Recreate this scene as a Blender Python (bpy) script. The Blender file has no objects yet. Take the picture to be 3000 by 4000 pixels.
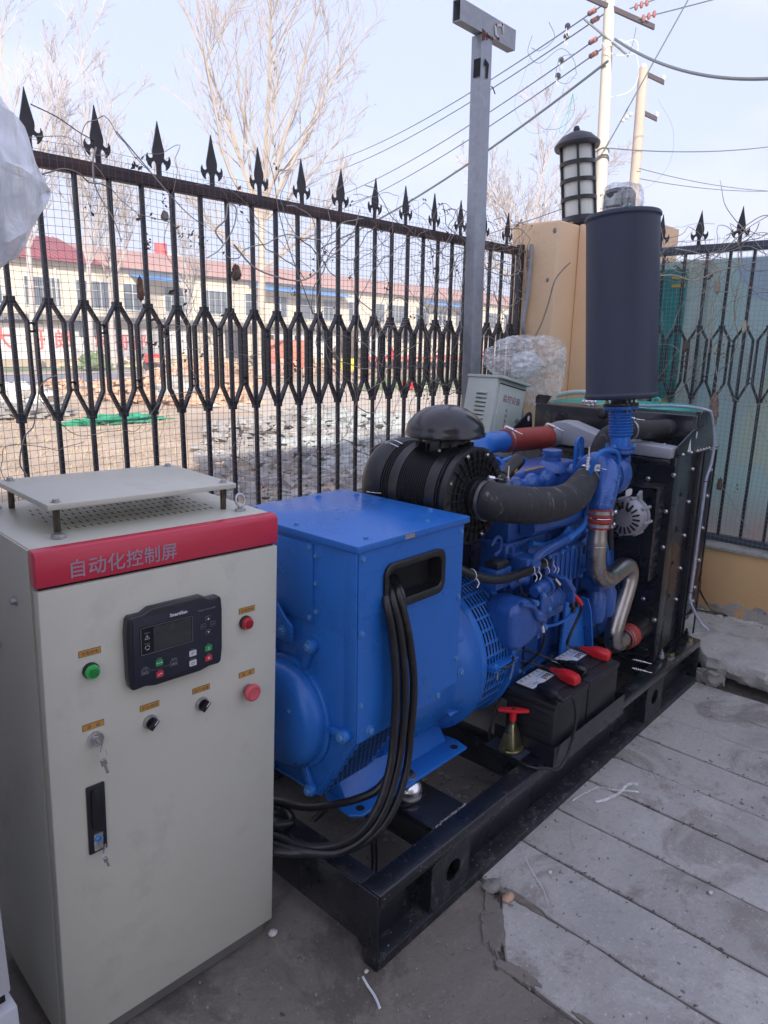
import bpy, bmesh, math, random
from mathutils import Vector, Matrix, noise
R = math.radians
random.seed(7)
scene = bpy.context.scene
col = scene.collection

# ------------------------------------------------------------------ camera
CAM = Vector((-1.0953, -0.9909, 1.55))
right = Vector((0.67828558, -0.73456772, 0.01841014))
down = Vector((-0.15888191, -0.17107836, -0.97236245))
fwd = Vector((0.71741565, 0.65661439, -0.23274951))
cd = bpy.data.cameras.new('camera')
cam = bpy.data.objects.new('camera', cd)
col.objects.link(cam)
mw = Matrix((right, -down, -fwd)).transposed().to_4x4()
mw.translation = CAM
cam.matrix_world = mw
cd.sensor_fit = 'HORIZONTAL'
cd.sensor_width = 36
cd.lens = 36 * 1535.24 / 1659
cd.clip_start = 0.05
cd.clip_end = 2000
cd.dof.use_dof = False
scene.camera = cam

# ------------------------------------------------------------------ sky, sun, exposure
SUN_EL, SUN_AZ = R(27), math.atan2(0.80, 0.60)      # light travels towards +x +y and down
w = bpy.data.worlds.new('World')
scene.world = w
w.use_nodes = True
wn, wl = w.node_tree.nodes, w.node_tree.links
wn.clear()
out = wn.new('ShaderNodeOutputWorld')
bg = wn.new('ShaderNodeBackground')
sky = wn.new('ShaderNodeTexSky')
sky.sky_type = 'NISHITA'
sky.sun_disc = False
sky.sun_elevation = SUN_EL
sky.sun_rotation = math.atan2(-0.60, -0.80)
sky.air_density = 1.0
sky.dust_density = 3.0
sky.ozone_density = 2.0
tc = wn.new('ShaderNodeTexCoord')
mp = wn.new('ShaderNodeMapping')
mp.inputs['Scale'].default_value = (1.0, 1.0, 2.2)
cn = wn.new('ShaderNodeTexNoise')
cn.inputs['Scale'].default_value = 2.6
cn.inputs['Detail'].default_value = 7
cn.inputs['Roughness'].default_value = 0.52
cr = wn.new('ShaderNodeValToRGB')
cr.color_ramp.elements[0].position = 0.44
cr.color_ramp.elements[0].color = (0, 0, 0, 1)
cr.color_ramp.elements[1].position = 0.74
cr.color_ramp.elements[1].color = (0.8, 0.8, 0.8, 1)
mx = wn.new('ShaderNodeMix')
mx.data_type = 'RGBA'
mx.inputs['B'].default_value = (6.8, 6.5, 8.0, 1)
veil = wn.new('ShaderNodeMix')
veil.data_type = 'RGBA'
veil.inputs['Factor'].default_value = 0.68
veil.inputs['B'].default_value = (5.05, 5.45, 7.8, 1)
wl.new(tc.outputs['Generated'], mp.inputs['Vector'])
wl.new(mp.outputs['Vector'], cn.inputs['Vector'])
wl.new(cn.outputs['Fac'], cr.inputs['Fac'])
wl.new(sky.outputs['Color'], veil.inputs['A'])
wl.new(cr.outputs['Color'], mx.inputs['Factor'])
wl.new(veil.outputs['Result'], mx.inputs['A'])
wl.new(mx.outputs['Result'], bg.inputs['Color'])
bg.inputs['Strength'].default_value = 0.096
wl.new(bg.outputs['Background'], out.inputs['Surface'])

sl = bpy.data.lights.new('sun', 'SUN')
sl.energy = 4.2
sl.angle = R(0.6)
sl.color = (1.0, 0.95, 0.87)
so = bpy.data.objects.new('sun', sl)
col.objects.link(so)
ld = Vector((0.60 * math.cos(SUN_EL), 0.80 * math.cos(SUN_EL), -math.sin(SUN_EL)))
so.rotation_euler = ld.to_track_quat('-Z', 'Y').to_euler()
so.location = (-20, -25, 25)

vs = scene.view_settings
vs.view_transform = 'Standard'
vs.look = 'None'
vs.exposure = 1.0
vs.gamma = 1.0
vs.use_curve_mapping = False

# ------------------------------------------------------------------ materials
def mat(name, base, rough=0.5, metal=0.0, var=0.08, scale=6.0, bump=0.0, bscale=60.0,
        dirt=None, dscale=4.0, damt=0.5, dlo=0.55, dhi=0.75, coat=0.0, trans=0.0, alpha=1.0, emit=None, rvar=0.0, spec=0.5, stretch=None, world=False):
    m = bpy.data.materials.new(name)
    m.use_nodes = True
    n, l = m.node_tree.nodes, m.node_tree.links
    b = n['Principled BSDF']
    b.inputs['Roughness'].default_value = rough
    b.inputs['Metallic'].default_value = metal
    b.inputs['Coat Weight'].default_value = coat
    b.inputs['Specular IOR Level'].default_value = spec
    b.inputs['Transmission Weight'].default_value = trans
    b.inputs['Alpha'].default_value = alpha
    if emit:
        b.inputs['Emission Color'].default_value = (*emit[:3], 1)
        b.inputs['Emission Strength'].default_value = emit[3]
    if world:
        g = n.new('ShaderNodeNewGeometry')
        src = g.outputs['Position']
    else:
        t = n.new('ShaderNodeTexCoord')
        src = t.outputs['Object']
    if stretch:
        mpn = n.new('ShaderNodeMapping')
        mpn.inputs['Scale'].default_value = stretch
        l.new(src, mpn.inputs['Vector'])
        src = mpn.outputs['Vector']
    no = n.new('ShaderNodeTexNoise')
    no.inputs['Scale'].default_value = scale
    no.inputs['Detail'].default_value = 6
    no.inputs['Roughness'].default_value = 0.6
    l.new(src, no.inputs['Vector'])
    ra = n.new('ShaderNodeMapRange')
    ra.inputs['From Min'].default_value = 0.3
    ra.inputs['From Max'].default_value = 0.7
    l.new(no.outputs['Fac'], ra.inputs['Value'])
    m1 = n.new('ShaderNodeMix')
    m1.data_type = 'RGBA'
    m1.inputs['A'].default_value = (*[max(0, c * (1 - var)) for c in base], 1)
    m1.inputs['B'].default_value = (*[min(1, c * (1 + var)) for c in base], 1)
    l.new(ra.outputs['Result'], m1.inputs['Factor'])
    res = m1.outputs['Result']
    if dirt:
        n2 = n.new('ShaderNodeTexNoise')
        n2.inputs['Scale'].default_value = dscale
        n2.inputs['Detail'].default_value = 9
        n2.inputs['Roughness'].default_value = 0.68
        l.new(src, n2.inputs['Vector'])
        r2 = n.new('ShaderNodeMapRange')
        r2.inputs['From Min'].default_value = dlo
        r2.inputs['From Max'].default_value = dhi
        r2.inputs['To Max'].default_value = damt
        l.new(n2.outputs['Fac'], r2.inputs['Value'])
        m2 = n.new('ShaderNodeMix')
        m2.data_type = 'RGBA'
        m2.inputs['B'].default_value = (*dirt, 1)
        l.new(r2.outputs['Result'], m2.inputs['Factor'])
        l.new(res, m2.inputs['A'])
        res = m2.outputs['Result']
    l.new(res, b.inputs['Base Color'])
    if rvar:
        r3 = n.new('ShaderNodeMapRange')
        r3.inputs['From Min'].default_value = 0.3
        r3.inputs['From Max'].default_value = 0.7
        r3.inputs['To Min'].default_value = max(0.02, rough - rvar)
        r3.inputs['To Max'].default_value = min(1, rough + rvar)
        l.new(no.outputs['Fac'], r3.inputs['Value'])
        l.new(r3.outputs['Result'], b.inputs['Roughness'])
    if bump:
        nb = n.new('ShaderNodeTexNoise')
        nb.inputs['Scale'].default_value = bscale
        nb.inputs['Detail'].default_value = 5
        l.new(src, nb.inputs['Vector'])
        bp = n.new('ShaderNodeBump')
        bp.inputs['Strength'].default_value = bump
        bp.inputs['Distance'].default_value = 0.01
        l.new(nb.outputs['Fac'], bp.inputs['Height'])
        l.new(bp.outputs['Normal'], b.inputs['Normal'])
    return m

M = {}
M['blue'] = mat('blue_enamel', (0.014, 0.140, 0.50), 0.30, var=0.10, scale=5, bump=0.06, bscale=220, dirt=(0.10, 0.16, 0.28), dscale=14, damt=0.35, dlo=0.62, dhi=0.8, rvar=0.08)
M['blue_cast'] = mat('blue_painted_casting', (0.011, 0.085, 0.35), 0.34, coat=0.45, var=0.14, scale=9, bump=0.35, bscale=130, dirt=(0.02, 0.03, 0.05), dscale=9, damt=0.6, dlo=0.55, dhi=0.75, rvar=0.1)
M['blue_hi'] = mat('blue_painted_bolt', (0.07, 0.22, 0.50), 0.4, var=0.1)
M['black'] = mat('black_enamel', (0.007, 0.008, 0.013), 0.3, coat=0.3, var=0.2, scale=7, bump=0.05, bscale=180, dirt=(0.09, 0.08, 0.075), dscale=12, damt=0.35, dlo=0.6, dhi=0.8, rvar=0.1)
M['skid_dusty'] = mat('dusty_black_paint', (0.014, 0.015, 0.019), 0.5, var=0.3, scale=8, bump=0.3, bscale=140, dirt=(0.22, 0.21, 0.20), dscale=30, damt=0.45, dlo=0.52, dhi=0.72, rvar=0.12)
M['skid'] = mat('scuffed_black_paint', (0.007, 0.008, 0.012), 0.30, coat=0.4, var=0.25, scale=6, bump=0.12, bscale=140, dirt=(0.16, 0.15, 0.15), dscale=22, damt=0.6, dlo=0.60, dhi=0.74, rvar=0.12)
M['black_matt'] = mat('matt_black_paint', (0.026, 0.034, 0.062), 0.55, var=0.12, scale=3, bump=0.10, bscale=260, rvar=0.06)
M['plastic'] = mat('black_moulded_plastic', (0.008, 0.008, 0.009), 0.33, var=0.15, scale=10, bump=0.10, bscale=400, dirt=(0.05, 0.045, 0.04), dscale=18, damt=0.4, dlo=0.6, dhi=0.8)
M['gloss'] = mat('gloss_black_plastic', (0.008, 0.008, 0.010), 0.24, var=0.1, coat=0.3)
M['rubber'] = mat('black_rubber', (0.020, 0.020, 0.021), 0.62, var=0.2, scale=20, bump=0.2, bscale=120, dirt=(0.34, 0.32, 0.30), dscale=16, damt=0.7, dlo=0.58, dhi=0.70, stretch=(3.5, 1, .7))
M['cable'] = mat('black_cable_sheath', (0.012, 0.012, 0.014), 0.30, var=0.2, scale=14, dirt=(0.10, 0.09, 0.10), dscale=16, damt=0.5, dlo=0.58, dhi=0.75)
M['red_hose'] = mat('red_silicone_hose', (0.34, 0.035, 0.022), 0.5, var=0.15, scale=30, bump=0.1, bscale=120)
M['red'] = mat('red_plastic', (0.62, 0.015, 0.02), 0.3, var=0.08)
M['red_band'] = mat('red_enamel', (0.56, 0.03, 0.065), 0.3, var=0.05, scale=3, bump=0.03, bscale=200, rvar=0.05)
M['pink_red'] = mat('faded_red_plastic', (0.62, 0.10, 0.12), 0.45, var=0.06)
M['steel'] = mat('brushed_stainless', (0.42, 0.40, 0.37), 0.30, 1.0, var=0.22, scale=5, bump=0.05, bscale=300, rvar=0.12, dirt=(0.20, 0.17, 0.14), dscale=7, damt=0.6, dlo=0.5, dhi=0.7)
M['chrome'] = mat('bright_zinc', (0.75, 0.75, 0.76), 0.2, 1.0, var=0.1, rvar=0.08)
M['zinc'] = mat('dull_zinc', (0.50, 0.50, 0.50), 0.42, 1.0, var=0.15, scale=20, rvar=0.1)
M['brassy'] = mat('yellow_passivated_zinc', (0.42, 0.38, 0.20), 0.3, 1.0, var=0.3, scale=12, rvar=0.1)
M['alu'] = mat('cast_aluminium', (0.36, 0.37, 0.40), 0.5, 0.6, var=0.15, scale=20, bump=0.15, bscale=150)
M['greypaint'] = mat('silver_grey_paint', (0.33, 0.35, 0.38), 0.45, 0.2, var=0.06)
M['cab'] = mat('warm_grey_powder_coat', (0.56, 0.555, 0.465), 0.38, var=0.05, scale=2.5, bump=0.05, bscale=500, dirt=(0.33, 0.32, 0.27), dscale=4.5, damt=0.45, dlo=0.55, dhi=0.72, rvar=0.05)
M['cab_dark'] = mat('grey_plinth_paint', (0.16, 0.16, 0.14), 0.6, var=0.15)
M['leftcab'] = mat('pale_grey_enamel', (0.52, 0.53, 0.55), 0.4, var=0.05)
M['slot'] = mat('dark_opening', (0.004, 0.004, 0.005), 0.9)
M['silver_print'] = mat('silver_print', (0.34, 0.26, 0.32), 0.5)
M['label'] = mat('amber_engraved_label', (0.52, 0.26, 0.05), 0.5, var=0.08)
M['ink'] = mat('dark_ink', (0.03, 0.02, 0.02), 0.6)
M['white_print'] = mat('white_print', (0.72, 0.74, 0.78), 0.5)
M['ctl'] = mat('controller_housing', (0.008, 0.010, 0.018), 0.33, var=0.1, coat=0.2)
M['ctl_face'] = mat('controller_overlay', (0.010, 0.013, 0.026), 0.45)
M['screen'] = mat('lcd_screen', (0.020, 0.023, 0.022), 0.2, coat=0.4)
M['green'] = mat('green_plastic', (0.02, 0.30, 0.09), 0.3)
M['green_lens'] = mat('green_lens', (0.02, 0.42, 0.08), 0.15, coat=0.5)
M['red_lens'] = mat('red_lens', (0.55, 0.01, 0.02), 0.12, coat=0.5)
M['button_red'] = mat('button_red', (0.55, 0.03, 0.05), 0.4)
M['button_white'] = mat('button_white', (0.62, 0.62, 0.66), 0.4)
M['paper'] = mat('white_label', (0.72, 0.75, 0.78), 0.5, var=0.04)
M['print_blue'] = mat('blue_print', (0.02, 0.25, 0.65), 0.5)
M['print_grey'] = mat('grey_print', (0.18, 0.19, 0.2), 0.6)
M['yellow'] = mat('yellow_warning', (0.75, 0.52, 0.03), 0.5)
M['galv'] = mat('galvanised_steel', (0.30, 0.32, 0.35), 0.5, 0.5, var=0.16, scale=26, bump=0.05, bscale=80, dirt=(0.42, 0.43, 0.46), dscale=12, damt=0.4, dlo=0.5, dhi=0.7, rvar=0.1)
M['rust'] = mat('rusty_weld', (0.16, 0.055, 0.035), 0.8, var=0.3, scale=30)
M['iron'] = mat('fence_black_paint', (0.014, 0.014, 0.018), 0.42, var=0.2, scale=20, dirt=(0.05, 0.022, 0.018), dscale=14, damt=0.7, dlo=0.5, dhi=0.7)
M['iron_rust'] = mat('rusting_rail_paint', (0.040, 0.020, 0.022), 0.5, var=0.3, scale=10, dirt=(0.12, 0.045, 0.03), dscale=11, damt=0.8, dlo=0.45, dhi=0.68, bump=0.15, bscale=90)
M['iron_grey'] = mat('grey_fence_paint', (0.06, 0.075, 0.10), 0.45, var=0.15)
M['wire_grey'] = mat('grey_mesh_wire', (0.30, 0.33, 0.36), 0.5, 0.3)
M['box_ink'] = mat('dull_red_lettering', (0.30, 0.10, 0.12), 0.6)
M['panel_line'] = mat('dull_black_edge', (0.045, 0.045, 0.055), 0.5)
M['wire'] = mat('mesh_wire', (0.13, 0.14, 0.16), 0.5, 0.4)
M['orange_wall'] = mat('ochre_render', (0.74, 0.45, 0.22), 0.85, var=0.10, scale=2.5, bump=0.3, bscale=45, dirt=(0.56, 0.46, 0.38), dscale=3.2, damt=0.7, dlo=0.56, dhi=0.68, world=True)
M['orange_pillar'] = mat('faded_ochre_render', (0.80, 0.57, 0.35), 0.85, var=0.08, scale=2, bump=0.2, bscale=40, dirt=(0.66, 0.50, 0.36), dscale=2.0, damt=0.6, dlo=0.5, dhi=0.75, world=True)
M['concrete'] = mat('pale_slab_concrete', (0.45, 0.44, 0.43), 0.85, var=0.14, scale=3.5, bump=0.5, bscale=70, dirt=(0.17, 0.155, 0.145), dscale=5.5, damt=0.75, dlo=0.5, dhi=0.72, world=True)
M['concrete_light'] = mat('whitish_slab_concrete', (0.52, 0.51, 0.50), 0.85, var=0.12, scale=3.0, bump=0.5, bscale=60, dirt=(0.20, 0.19, 0.18), dscale=6.5, damt=0.7, dlo=0.5, dhi=0.70, world=True)
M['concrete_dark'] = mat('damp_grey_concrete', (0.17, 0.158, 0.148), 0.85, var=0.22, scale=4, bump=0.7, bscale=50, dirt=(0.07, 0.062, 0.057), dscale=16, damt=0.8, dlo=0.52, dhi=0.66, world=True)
M['soil'] = mat('joint_dirt', (0.13, 0.112, 0.092), 0.95, var=0.3, scale=40, bump=0.6, bscale=90, world=True)
M['stone'] = mat('broken_stone', (0.24, 0.23, 0.21), 0.9, var=0.2, scale=8, bump=0.5, bscale=30)
M['field'] = mat('dry_field_earth', (0.44, 0.34, 0.25), 0.95, var=0.22, scale=0.35, bump=0.5, bscale=4, dirt=(0.24, 0.18, 0.12), dscale=0.9, damt=0.6, dlo=0.5, dhi=0.66, world=True)
M['path'] = mat('pale_dusty_path', (0.50, 0.42, 0.33), 0.9, var=0.08, scale=0.6, world=True)
M['road'] = mat('grey_asphalt_road', (0.20, 0.21, 0.24), 0.9, var=0.08, scale=1)
M['grass_dry'] = mat('dry_grass', (0.50, 0.38, 0.22), 0.9, var=0.25, scale=1.2, world=True)
M['grass_green'] = mat('sparse_green_grass', (0.16, 0.21, 0.10), 0.9, var=0.3, scale=2, world=True)
M['rubble'] = mat('grey_rubble', (0.30, 0.28, 0.26), 0.9, var=0.35, scale=1.5, bump=0.3, bscale=10, world=True)
M['rubble_red'] = mat('brick_rubble', (0.52, 0.33, 0.22), 0.9, var=0.35, scale=1.2, world=True)
M['bark'] = mat('pale_poplar_bark', (0.42, 0.35, 0.28), 0.9, var=0.2, scale=3, world=True)
M['twig'] = mat('tan_twig', (0.38, 0.32, 0.27), 0.9, var=0.15, scale=2, world=True)
M['twig_far'] = mat('greyish_twig', (0.42, 0.37, 0.34), 0.9, var=0.15, scale=2, world=True)
M['vine'] = mat('dead_vine', (0.30, 0.26, 0.21), 0.85, var=0.3, scale=9)
M['vine_pale'] = mat('pale_dead_vine', (0.40, 0.36, 0.31), 0.85, var=0.2, scale=9)
M['leaf_dead'] = mat('dead_leaf', (0.13, 0.095, 0.070), 0.9, var=0.4, scale=30)
M['pole'] = mat('spun_concrete_pole', (0.52, 0.46, 0.38), 0.85, var=0.1, scale=2, bump=0.1, bscale=20, dirt=(0.36, 0.30, 0.24), dscale=3, damt=0.5)
M['insul'] = mat('red_brown_insulator', (0.30, 0.11, 0.09), 0.4)
M['porcelain'] = mat('white_porcelain', (0.6, 0.58, 0.55), 0.3)
M['lwire'] = mat('line_wire', (0.10, 0.12, 0.13), 0.6)
M['facade'] = mat('cream_facade', (0.66, 0.58, 0.46), 0.9, var=0.06, scale=0.3, dirt=(0.42, 0.34, 0.25), dscale=0.5, damt=0.5, world=True)
M['whitewash'] = mat('whitewashed_wall', (0.68, 0.66, 0.62), 0.9, var=0.06, scale=0.4, world=True)
M['roof_red'] = mat('red_sheet_roof', (0.30, 0.055, 0.06), 0.7, var=0.1, scale=1, world=True)
M['roof_tile'] = mat('terracotta_roof', (0.46, 0.25, 0.19), 0.85, var=0.12, scale=2, bump=0.3, bscale=6, world=True)
M['glass'] = mat('window_glass', (0.11, 0.13, 0.15), 0.15)
M['blue_sheet'] = mat('blue_sheet_awning', (0.10, 0.28, 0.62), 0.5)
M['wframe'] = mat('window_frame_white', (0.62, 0.62, 0.60), 0.6)
M['red_sign'] = mat('red_wall_paint', (0.62, 0.13, 0.12), 0.8)
M['machine_red'] = mat('machine_red', (0.62, 0.07, 0.06), 0.5)
M['machine_orange'] = mat('orange_red_box', (0.56, 0.16, 0.10), 0.6)
M['net_green'] = mat('green_netting', (0.03, 0.27, 0.15), 0.8, var=0.3, scale=3)
M['sack'] = mat('white_sack', (0.6, 0.57, 0.52), 0.9, var=0.15, scale=3)
M['tarp_yellow'] = mat('yellow_plastic', (0.75, 0.68, 0.05), 0.6)
M['dark_canvas'] = mat('dark_canvas', (0.06, 0.045, 0.05), 0.9)
M['teal'] = mat('turquoise_plastic', (0.06, 0.42, 0.36), 0.5, var=0.1)
M['teal_board'] = mat('teal_board', (0.02, 0.30, 0.29), 0.6, var=0.1, world=True)
M['lamp_glass'] = mat('opal_lamp_glass', (0.62, 0.66, 0.62), 0.3, var=0.03)
M['strap'] = mat('black_webbing', (0.010, 0.010, 0.012), 0.9)
M['yard_wall'] = mat('beige_yard_building', (0.55, 0.50, 0.44), 0.9, var=0.05, world=True)
M['monbox'] = mat('pale_green_grey_box', (0.52, 0.58, 0.53), 0.45, var=0.04)
M['bat'] = mat('battery_case', (0.011, 0.011, 0.014), 0.45, var=0.15, bump=0.05, bscale=300)

def concrete(name, base, dark, light, seed, wet=0.5):
    """cast concrete: cloudy tone, fine grit, dark stains and chalky bloom, all in world space"""
    m = bpy.data.materials.new(name)
    m.use_nodes = True
    n, l = m.node_tree.nodes, m.node_tree.links
    b = n['Principled BSDF']
    b.inputs['Roughness'].default_value = 0.88
    b.inputs['Specular IOR Level'].default_value = 0.3
    g = n.new('ShaderNodeNewGeometry')
    mp_ = n.new('ShaderNodeMapping')
    mp_.inputs['Location'].default_value = (seed * 3.7, seed * 1.3, 0)
    l.new(g.outputs['Position'], mp_.inputs['Vector'])
    def noi(scale, detail, rough, dist=0.0):
        t = n.new('ShaderNodeTexNoise')
        t.inputs['Scale'].default_value = scale
        t.inputs['Detail'].default_value = detail
        t.inputs['Roughness'].default_value = rough
        t.inputs['Distortion'].default_value = dist
        l.new(mp_.outputs['Vector'], t.inputs['Vector'])
        return t.outputs['Fac']
    def ramp(src, lo, hi, mx_):
        r = n.new('ShaderNodeMapRange')
        r.interpolation_type = 'SMOOTHSTEP'
        r.inputs['From Min'].default_value = lo
        r.inputs['From Max'].default_value = hi
        r.inputs['To Max'].default_value = mx_
        l.new(src, r.inputs['Value'])
        return r.outputs['Result']
    def mix(a, c, f):
        x = n.new('ShaderNodeMix')
        x.data_type = 'RGBA'
        if isinstance(a, tuple): x.inputs['A'].default_value = (*a, 1)
        else: l.new(a, x.inputs['A'])
        x.inputs['B'].default_value = (*c, 1)
        l.new(f, x.inputs['Factor'])
        return x.outputs['Result']
    c = mix(base, tuple(v * .80 for v in base), ramp(noi(2.2, 5, .6, .6), .38, .66, 1))
    c = mix(c, dark, ramp(noi(3.1, 9, .70, .8), .49, .62, wet))
    c = mix(c, light, ramp(noi(4.3, 10, .75, .4), .53, .70, .6))
    c = mix(c, tuple(v * .55 for v in base), ramp(noi(38, 8, .85), .53, .66, .8))
    c = mix(c, tuple(min(.7, v * 1.5) for v in base), ramp(noi(90, 4, .8), .57, .70, .7))
    c = mix(c, tuple(v * .25 for v in base), ramp(noi(31, 2, .5), .69, .74, .8))
    l.new(c, b.inputs['Base Color'])
    bp = n.new('ShaderNodeBump')
    bp.inputs['Strength'].default_value = 0.75
    bp.inputs['Distance'].default_value = 0.006
    l.new(noi(70, 8, .75), bp.inputs['Height'])
    bp2 = n.new('ShaderNodeBump')
    bp2.inputs['Strength'].default_value = 0.5
    bp2.inputs['Distance'].default_value = 0.02
    l.new(noi(9, 6, .65), bp2.inputs['Height'])
    l.new(bp.outputs['Normal'], bp2.inputs['Normal'])
    l.new(bp2.outputs['Normal'], b.inputs['Normal'])
    return m
M['concrete'] = concrete('pale_slab_concrete', (0.47, 0.45, 0.415), (0.28, 0.255, 0.225), (0.58, 0.565, 0.54), 1, .9)
M['concrete_light'] = concrete('whitish_slab_concrete', (0.51, 0.49, 0.455), (0.31, 0.28, 0.25), (0.62, 0.605, 0.58), 2, .85)
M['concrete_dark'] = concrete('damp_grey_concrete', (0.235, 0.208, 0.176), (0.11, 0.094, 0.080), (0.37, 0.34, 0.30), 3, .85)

def plastic_film(name, tint, alpha, rough):
    m = bpy.data.materials.new(name)
    m.use_nodes = True
    n, l = m.node_tree.nodes, m.node_tree.links
    b = n['Principled BSDF']
    b.inputs['Base Color'].default_value = (*tint, 1)
    b.inputs['Roughness'].default_value = rough
    b.inputs['Coat Weight'].default_value = 0.6
    b.inputs['Coat Roughness'].default_value = 0.1
    t = n.new('ShaderNodeTexCoord')
    no = n.new('ShaderNodeTexNoise')
    no.inputs['Scale'].default_value = 9
    no.inputs['Detail'].default_value = 8
    no.inputs['Distortion'].default_value = 1.2
    l.new(t.outputs['Object'], no.inputs['Vector'])
    r = n.new('ShaderNodeMapRange')
    r.inputs['From Min'].default_value = 0.35
    r.inputs['From Max'].default_value = 0.7
    r.inputs['To Min'].default_value = max(0, alpha - 0.18)
    r.inputs['To Max'].default_value = min(1, alpha + 0.25)
    l.new(no.outputs['Fac'], r.inputs['Value'])
    l.new(r.outputs['Result'], b.inputs['Alpha'])
    bp = n.new('ShaderNodeBump')
    bp.inputs['Strength'].default_value = 0.6
    bp.inputs['Distance'].default_value = 0.02
    l.new(no.outputs['Fac'], bp.inputs['Height'])
    l.new(bp.outputs['Normal'], b.inputs['Normal'])
    return m
M['film'] = plastic_film('clear_plastic_film', (0.93, 0.95, 0.95), 0.30, 0.12)
M['film_milky'] = plastic_film('milky_plastic_film', (0.86, 0.89, 0.92), 0.72, 0.28)
M['film_tube'] = plastic_film('clear_vinyl_tube', (0.45, 0.48, 0.60), 0.75, 0.25)

def mural_mat():
    m = bpy.data.materials.new('pastel_mural_print')
    m.use_nodes = True
    n, l = m.node_tree.nodes, m.node_tree.links
    b = n['Principled BSDF']
    b.inputs['Roughness'].default_value = 0.7
    g = n.new('ShaderNodeNewGeometry')
    mpn = n.new('ShaderNodeMapping')
    mpn.inputs['Scale'].default_value = (1, 3.2, 1.6)
    l.new(g.outputs['Position'], mpn.inputs['Vector'])
    v = n.new('ShaderNodeTexVoronoi')
    v.distance = 'CHEBYCHEV'
    v.inputs['Scale'].default_value = 1.6
    l.new(mpn.outputs['Vector'], v.inputs['Vector'])
    r = n.new('ShaderNodeValToRGB')
    e = r.color_ramp.elements
    e[0].color = (0.58, 0.78, 0.76, 1)
    e[1].color = (0.55, 0.74, 0.76, 1)
    e[1].position = 1
    for p, c in ((0.40, (0.60, 0.78, 0.74, 1)), (0.55, (0.76, 0.76, 0.56, 1)), (0.66, (0.48, 0.60, 0.80, 1)), (0.74, (0.60, 0.78, 0.76, 1)), (0.86, (0.72, 0.66, 0.62, 1))):
        x = e.new(p)
        x.color = c
    sx = n.new('ShaderNodeSeparateColor')
    l.new(v.outputs['Color'], sx.inputs['Color'])
    l.new(sx.outputs['Red'], r.inputs['Fac'])
    sp = n.new('ShaderNodeSeparateXYZ')
    l.new(g.outputs['Position'], sp.inputs['Vector'])
    r2 = n.new('ShaderNodeMapRange')
    r2.inputs['From Min'].default_value = 0.80
    r2.inputs['From Max'].default_value = 0.58
    r2.inputs['To Max'].default_value = 0.8
    l.new(sp.outputs['Z'], r2.inputs['Value'])
    m2 = n.new('ShaderNodeMix')
    m2.data_type = 'RGBA'
    m2.inputs['B'].default_value = (0.66, 0.46, 0.42, 1)
    l.new(r2.outputs['Result'], m2.inputs['Factor'])
    l.new(r.outputs['Color'], m2.inputs['A'])
    no = n.new('ShaderNodeTexNoise')
    no.inputs['Scale'].default_value = 5
    no.inputs['Detail'].default_value = 6
    l.new(g.outputs['Position'], no.inputs['Vector'])
    m3 = n.new('ShaderNodeMix')
    m3.data_type = 'RGBA'
    m3.inputs['B'].default_value = (0.64, 0.78, 0.76, 1)
    l.new(no.outputs['Fac'], m3.inputs['Factor'])
    l.new(m2.outputs['Result'], m3.inputs['A'])
    l.new(m3.outputs['Result'], b.inputs['Base Color'])
    tr = n.new('ShaderNodeBsdfTranslucent')
    l.new(m3.outputs['Result'], tr.inputs['Color'])
    ms = n.new('ShaderNodeMixShader')
    ms.inputs['Fac'].default_value = 0.45
    l.new(b.outputs['BSDF'], ms.inputs[1])
    l.new(tr.outputs['BSDF'], ms.inputs[2])
    l.new(ms.outputs['Shader'], n['Material Output'].inputs['Surface'])
    return m
M['mural'] = mural_mat()

# ------------------------------------------------------------------ mesh helpers
WM = {}
def V(*a):
    return Vector(a[0]) if len(a) == 1 else Vector(a)

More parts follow.
